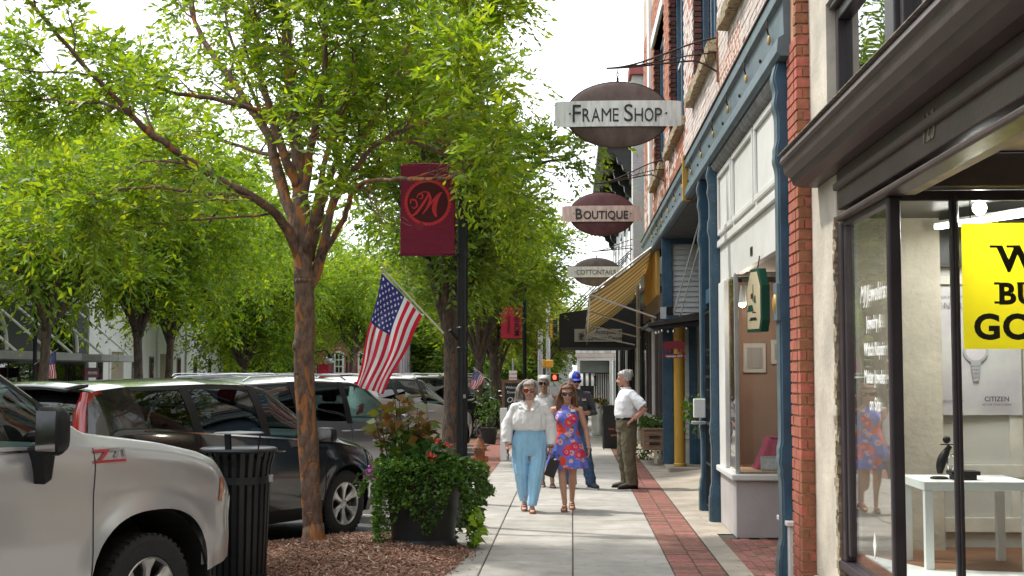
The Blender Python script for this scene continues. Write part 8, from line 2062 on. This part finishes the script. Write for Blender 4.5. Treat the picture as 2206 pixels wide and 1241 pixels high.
up2 = thing('utility_pole', 'weathered wooden utility pole just left of the signal pole', 'pole', (-1.55, 64.0, 0)); MB().cyl((-1.55, 64, 0), (-1.55, 64, 3.9), .13, .11, 12).build('pole', pm('weathered_pole', (.33, .31, .29), .85, var=.2, stretch=(1, 1, .1)), up2, True); MB().tube([(-1.55 + .14 * math.cos(a), 64 + .14 * math.sin(a), 2.6 + .1 * a) for a in [k * .5 for k in range(16)]], .03, 6).build('climbing_vine', pm('dark_green_vine', (.03, .07, .02), .8), up2, True)

# ================================================================ across the street
X_ = -21.0
cs = thing('canopy_shop', 'dark glazed shop with flat canopy hung on white rods at the left edge', 'shop', (X_, 46, 0))
GRYW = pm('grey_render', (.46, .47, .46), .8, var=.12)
box('wall', GRYW, cs, X_ - 6, X_, 32, 56.6, 4.6, 8.0); box('lower_wall', pm('dark_front', (.05, .052, .055), .6), cs, X_ - 6, X_ - .05, 32, 56.6, 0, 4.6)
CANW = pm('canopy_edge', (.40, .40, .38), .6, var=.12)
box('canopy', CANW, cs, X_, X_ + 2.4, 33, 49.5, 2.20, 2.48, .02); box('canopy', CANW, cs, X_, X_ + 2.4, 51.6, 56.5, 2.20, 2.48, .02)
for y in (35, 38, 41, 44, 47, 49, 52.2, 55.5): MB().cyl((X_ + 2.2, y, 2.48), (X_ + .0, y, 4.3), .05, n=8).build('canopy_rod', WHITEP, cs)
for k in range(12): box('shop_pane', GLASS_B, cs, X_ - .04, X_ - .02, 33 + k * 1.95, 34.8 + k * 1.95, .3, 2.1)
for yc in (38.5, 46.5, 53.5):
    pts = [(yc + 1.7 * math.cos(a), 2.6 + 1.7 * math.sin(a)) for a in [math.pi * k / 16 for k in range(17)]]
    MB().prism(pts, X_ - .03, X_ - .01, 'x').build('arched_pane', GLASS_B, cs); MB().tube([(X_ + .02, a, b) for a, b in pts], .09, 6).build('arch_trim', WHITEP, cs, True)
bd_ = box('name_board', pm('maroon_board', (.12, .012, .025), .6), cs, X_ + 1.6, X_ + 1.7, 51.7, 53.3, 1.55, 1.95); 
text('lettering', 'PEPPER PEPPER', .16, WHITEPL, cs, (X_ + 1.72, 52.5, 1.68), (0, 1, 0), (0, 0, 1), .002, .001)
text('lettering', 'Lola Fair', .42, WHITEP, cs, (X_ + .06, 50.6, 4.35), (0, 1, 0), (0, 0, 1), .01, .004)
wb2 = thing('white_building', 'long white building with narrow dark windows across the street', 'building', (X_, 67, 0))
WB_M = pm('white_render', (.66, .65, .62), .8, var=.06, scale=1.2)
box('wall', WB_M, wb2, X_ - 9, X_, 56.7, 79, 0, 7.2); box('parapet', WHITEP, wb2, X_ - 9, X_ + .12, 56.7, 79, 7.2, 7.5)
for y, wd in ((57.6, .8), (62.3, .7), (64.9, .7), (69.5, .7), (72.6, .7), (75.5, .7)):
    f = box('window', pm('grey_frame', (.12, .12, .12), .6), wb2, X_ + .0, X_ + .03, y, y + wd, .9, 2.55); box('pane', GLASS_B, f, X_ + .03, X_ + .035, y + .08, y + wd - .08, 1.0, 2.45)
for y in (59.3, 66.4):
    f = box('doorway', pm('tan_door', (.30, .25, .18), .7), wb2, X_ + .0, X_ + .025, y, y + 1.7, 0, 2.7); box('door_trim', WHITEP, f, X_ + .0, X_ + .08, y - .15, y, 0, 2.85); box('door_trim', WHITEP, f, X_, X_ + .08, y + 1.7, y + 1.85, 0, 2.85); box('door_trim', WHITEP, f, X_, X_ + .08, y, y + 1.7, 2.7, 2.85)
for y in (63.4, 66.0, 71.0): MB().cyl((X_ + .06, y, 0), (X_ + .06, y, 7.2), .05, n=6).build('drainpipe', pm('grey_pipe', (.45, .45, .44), .6), wb2)
for y in (58.5, 61.5, 65, 68.5, 72, 75.5):
    f = box('window', pm('grey_frame', (.12, .12, .12)), wb2, X_ + .0, X_ + .03, y, y + 1.1, 4.2, 6.2); box('pane', GLASS_B, f, X_ + .03, X_ + .035, y + .1, y + 1.0, 4.3, 6.1)
pk = thing('pink_brick_building', 'pinkish red brick building with white arched windows at the end of the street', 'building', (-14, 86, 0))
PKB = bricktex('pink_brick', (.42, .12, .15), (.38, .10, .13), (.34, .12, .13), 5.0, .5, .16, .01, bump=.1)
o = box('wall', PKB, pk, -17.6, -11.2, 85.0, 96, -.1, 9.0); planar_uv(o, (0, 2))
def arch_win(x, z, wd=.62, h=1.55):
    n = 12; pts = [(x - wd / 2, z), (x + wd / 2, z)] + [(x + wd / 2 * math.cos(math.pi * k / n), z + h - .2 + .2 * math.sin(math.pi * k / n)) for k in range(n + 1)]
    f = MB().prism(pts, 84.90, 84.998, 'y').build('window', WHITEP, pk)
    for sx in (-1, 1):
        for zz in (.12, .55, .98): box('pane', GLASS_B, f, x + sx * .12 - .085, x + sx * .12 + .085, 84.88, 84.898, z + zz, z + zz + .34)
for x in (-15.05, -13.5, -12.1):
    for z in (1.65, 3.75, 5.9): arch_win(x, z, .66, 1.5)
box('shopfront', pm('teal_front', (.03, .12, .12), .6), pk, -17.5, -11.3, 84.9, 84.99, 0, 1.35); box('shop_sign', WHITEP, pk, -13.8, -13.2, 84.8, 84.895, .9, 2.1)
for k in range(7): box('side_strip', pm('grey_strip', (.35, .33, .33), .7), pk, -11.19, -11.1, 85.3 + k * 1.5, 85.9 + k * 1.5, 0, 8)
tw = thing('parked_van_far', 'pale building wall glimpsed beyond the crossing under the trees', 'building', (-6, 112, 0)); tw.name = 'far_building'
box('wall', pm('far_pale_wall', (.42, .40, .38), .8), tw, -11, 0, 112, 118, -.1, 5.0); box('roof', GRYW, tw, -11.3, .3, 111.7, 118.3, 5.0, 5.3)
for k in range(5): box('window', GLASS_B, tw, -10.2 + 2 * k, -9.2 + 2 * k, 111.93, 111.99, 1.2, 3.0)
rb = thing('cottage', 'white house gable beyond the crossing on the right', 'house', (1.5, 80, 0)); box('wall', WHITEB, rb, .3, 8, 79, 88, -.1, 4.2); MB().prism([(-.1, 4.2), (8.4, 4.2), (4.1, 7.0)], 78.6, 88.4, 'y').build('roof', GRYW, rb)
f = box('window', BLACKP, rb, .9, 1.7, 78.95, 78.99, 1.2, 2.6)
box('pane', GLASS_B, f, 1.0, 1.6, 78.93, 78.949, 1.3, 2.5)

# fallen leaves and crumbs blown along the walk
def fallen(rs):
    k = rs.rand()
    x = rs.uniform(-.9, 1.9) if k < .35 else (.9 + rs.normal(0, .12) if k < .5 else (1.5 + abs(rs.normal(0, .12)) if k < .75 else -1.1 + rs.normal(0, .18)))
    return np.array((x, 10.5 + 22 * rs.rand() ** 1.4, .008)), np.array((rs.normal(), rs.normal(), .02))
V, F, C = leafy(260, fallen, .045, [(.20, .13, .04), (.14, .15, .03), (.30, .22, .06), (.10, .06, .03)], BROAD, 77, .45, 0.0); V[:, 2] = np.clip(.004 + .25 * (V[:, 2] - .008), .003, .02)
V[:, 2] += np.where(V[:, 0] > 1.5, np.clip((V[:, 1] - 15.5) / 3, 0, 1) * .09 * np.clip((V[:, 0] - 1.346) / .954, 0, 1) ** 2 + .006, .004)
tag(link_mesh('fallen_leaves', leaf_mesh('fallen_leaves', V, F, C, BROAD)), 'scattered small fallen leaves on the sidewalk', None, None, 'stuff')
# ================================================================ unseen street round the camera, added to cut sky reflections and ambient light
def plain_block(name, label, x0, x1, y0, y1, h, mat, face, uvax, n, trim=WHITEP):
    t = thing(name, label, 'building', ((x0 + x1) / 2, (y0 + y1) / 2, 0)); o = box('wall', mat, t, x0, x1, y0, y1, -.1, h); planar_uv(o, uvax)
    for k in range(n):
        y = y0 + (y1 - y0) * (k + .2) / n; wd = (y1 - y0) / n * .6; s_ = -1 if face < 0 else 1; xf = x0 if face < 0 else x1
        for z0, z1 in ((.5, 2.7), (4.6, 6.8)):
            f = box('window', trim, t, min(xf, xf + s_ * .05), max(xf, xf + s_ * .05), y - .1, y + wd + .1, z0 - .1, z1 + .1)
            box('pane', GLASS_B, f, min(xf + s_ * .052, xf + s_ * .06), max(xf + s_ * .052, xf + s_ * .06), y, y + wd, z0, z1)
    box('parapet', trim, t, x0 - .15, x1 + .15, y0, y1, h, h + .3); return t
OB = bricktex('orange_brick', (.34, .13, .075), (.28, .10, .06), (.36, .28, .22), 4.5, .5, .16, .012)
TB_ = bricktex('tan_brick', (.42, .30, .20), (.36, .25, .17), (.40, .34, .28), 4.5, .5, .16, .012)
plain_block('unseen_brick_shop', 'unseen orange brick shop row added beside the camera for reflections', 1.9, 11, -34, 2.9, 8.6, OB, -1, (1, 2), 9)
plain_block('unseen_tan_shop', 'unseen tan brick building added across the street for reflections', -30, -21, -36, 31.8, 8.2, TB_, 1, (1, 2), 14)
plain_block('unseen_corner_block', 'unseen red brick block added behind the camera for reflections', -30, 14, -62, -52, 9.5, OB, 1, (0, 2), 1)
tree(0, -2.6, -3.0, 1.0, .8, 'unseen street tree added behind the camera for reflections', G1, 1.1)
tree(1, -2.6, -15.5, 1.1, 2.6, 'second unseen street tree added behind the camera for reflections', G1, 1.1)
tree(1, -16.0, 22.0, 1.4, 1.6, 'unseen street tree added across the street left of the frame for reflections', G2, 1.5)
tree(4, -16.0, 6.0, 1.5, 3.1, 'unseen street tree added across the street beside the camera for reflections', G2, 1.7)
# ================================================================ lettering outlines become plain meshes
bpy.context.view_layer.update()
_dg = bpy.context.evaluated_depsgraph_get()
for o, fit, al in FONTS:
    me = bpy.data.meshes.new_from_object(o.evaluated_get(_dg)); nm = o.name.split('.')[0]
    if fit:
        xs = [v.co.x for v in me.vertices]; lo, hi = min(xs), max(xs); k = fit / (hi - lo)
        me.transform(Matrix.Diagonal((k, 1, 1, 1)) @ Matrix.Translation((-lo if al == 'LEFT' else -(lo + hi) / 2, 0, 0)))
    n = bpy.data.objects.new(nm, me); COL.objects.link(n); n.parent = o.parent; n.matrix_local = o.matrix_local.copy()
for o, fit, al in FONTS: bpy.data.objects.remove(o)
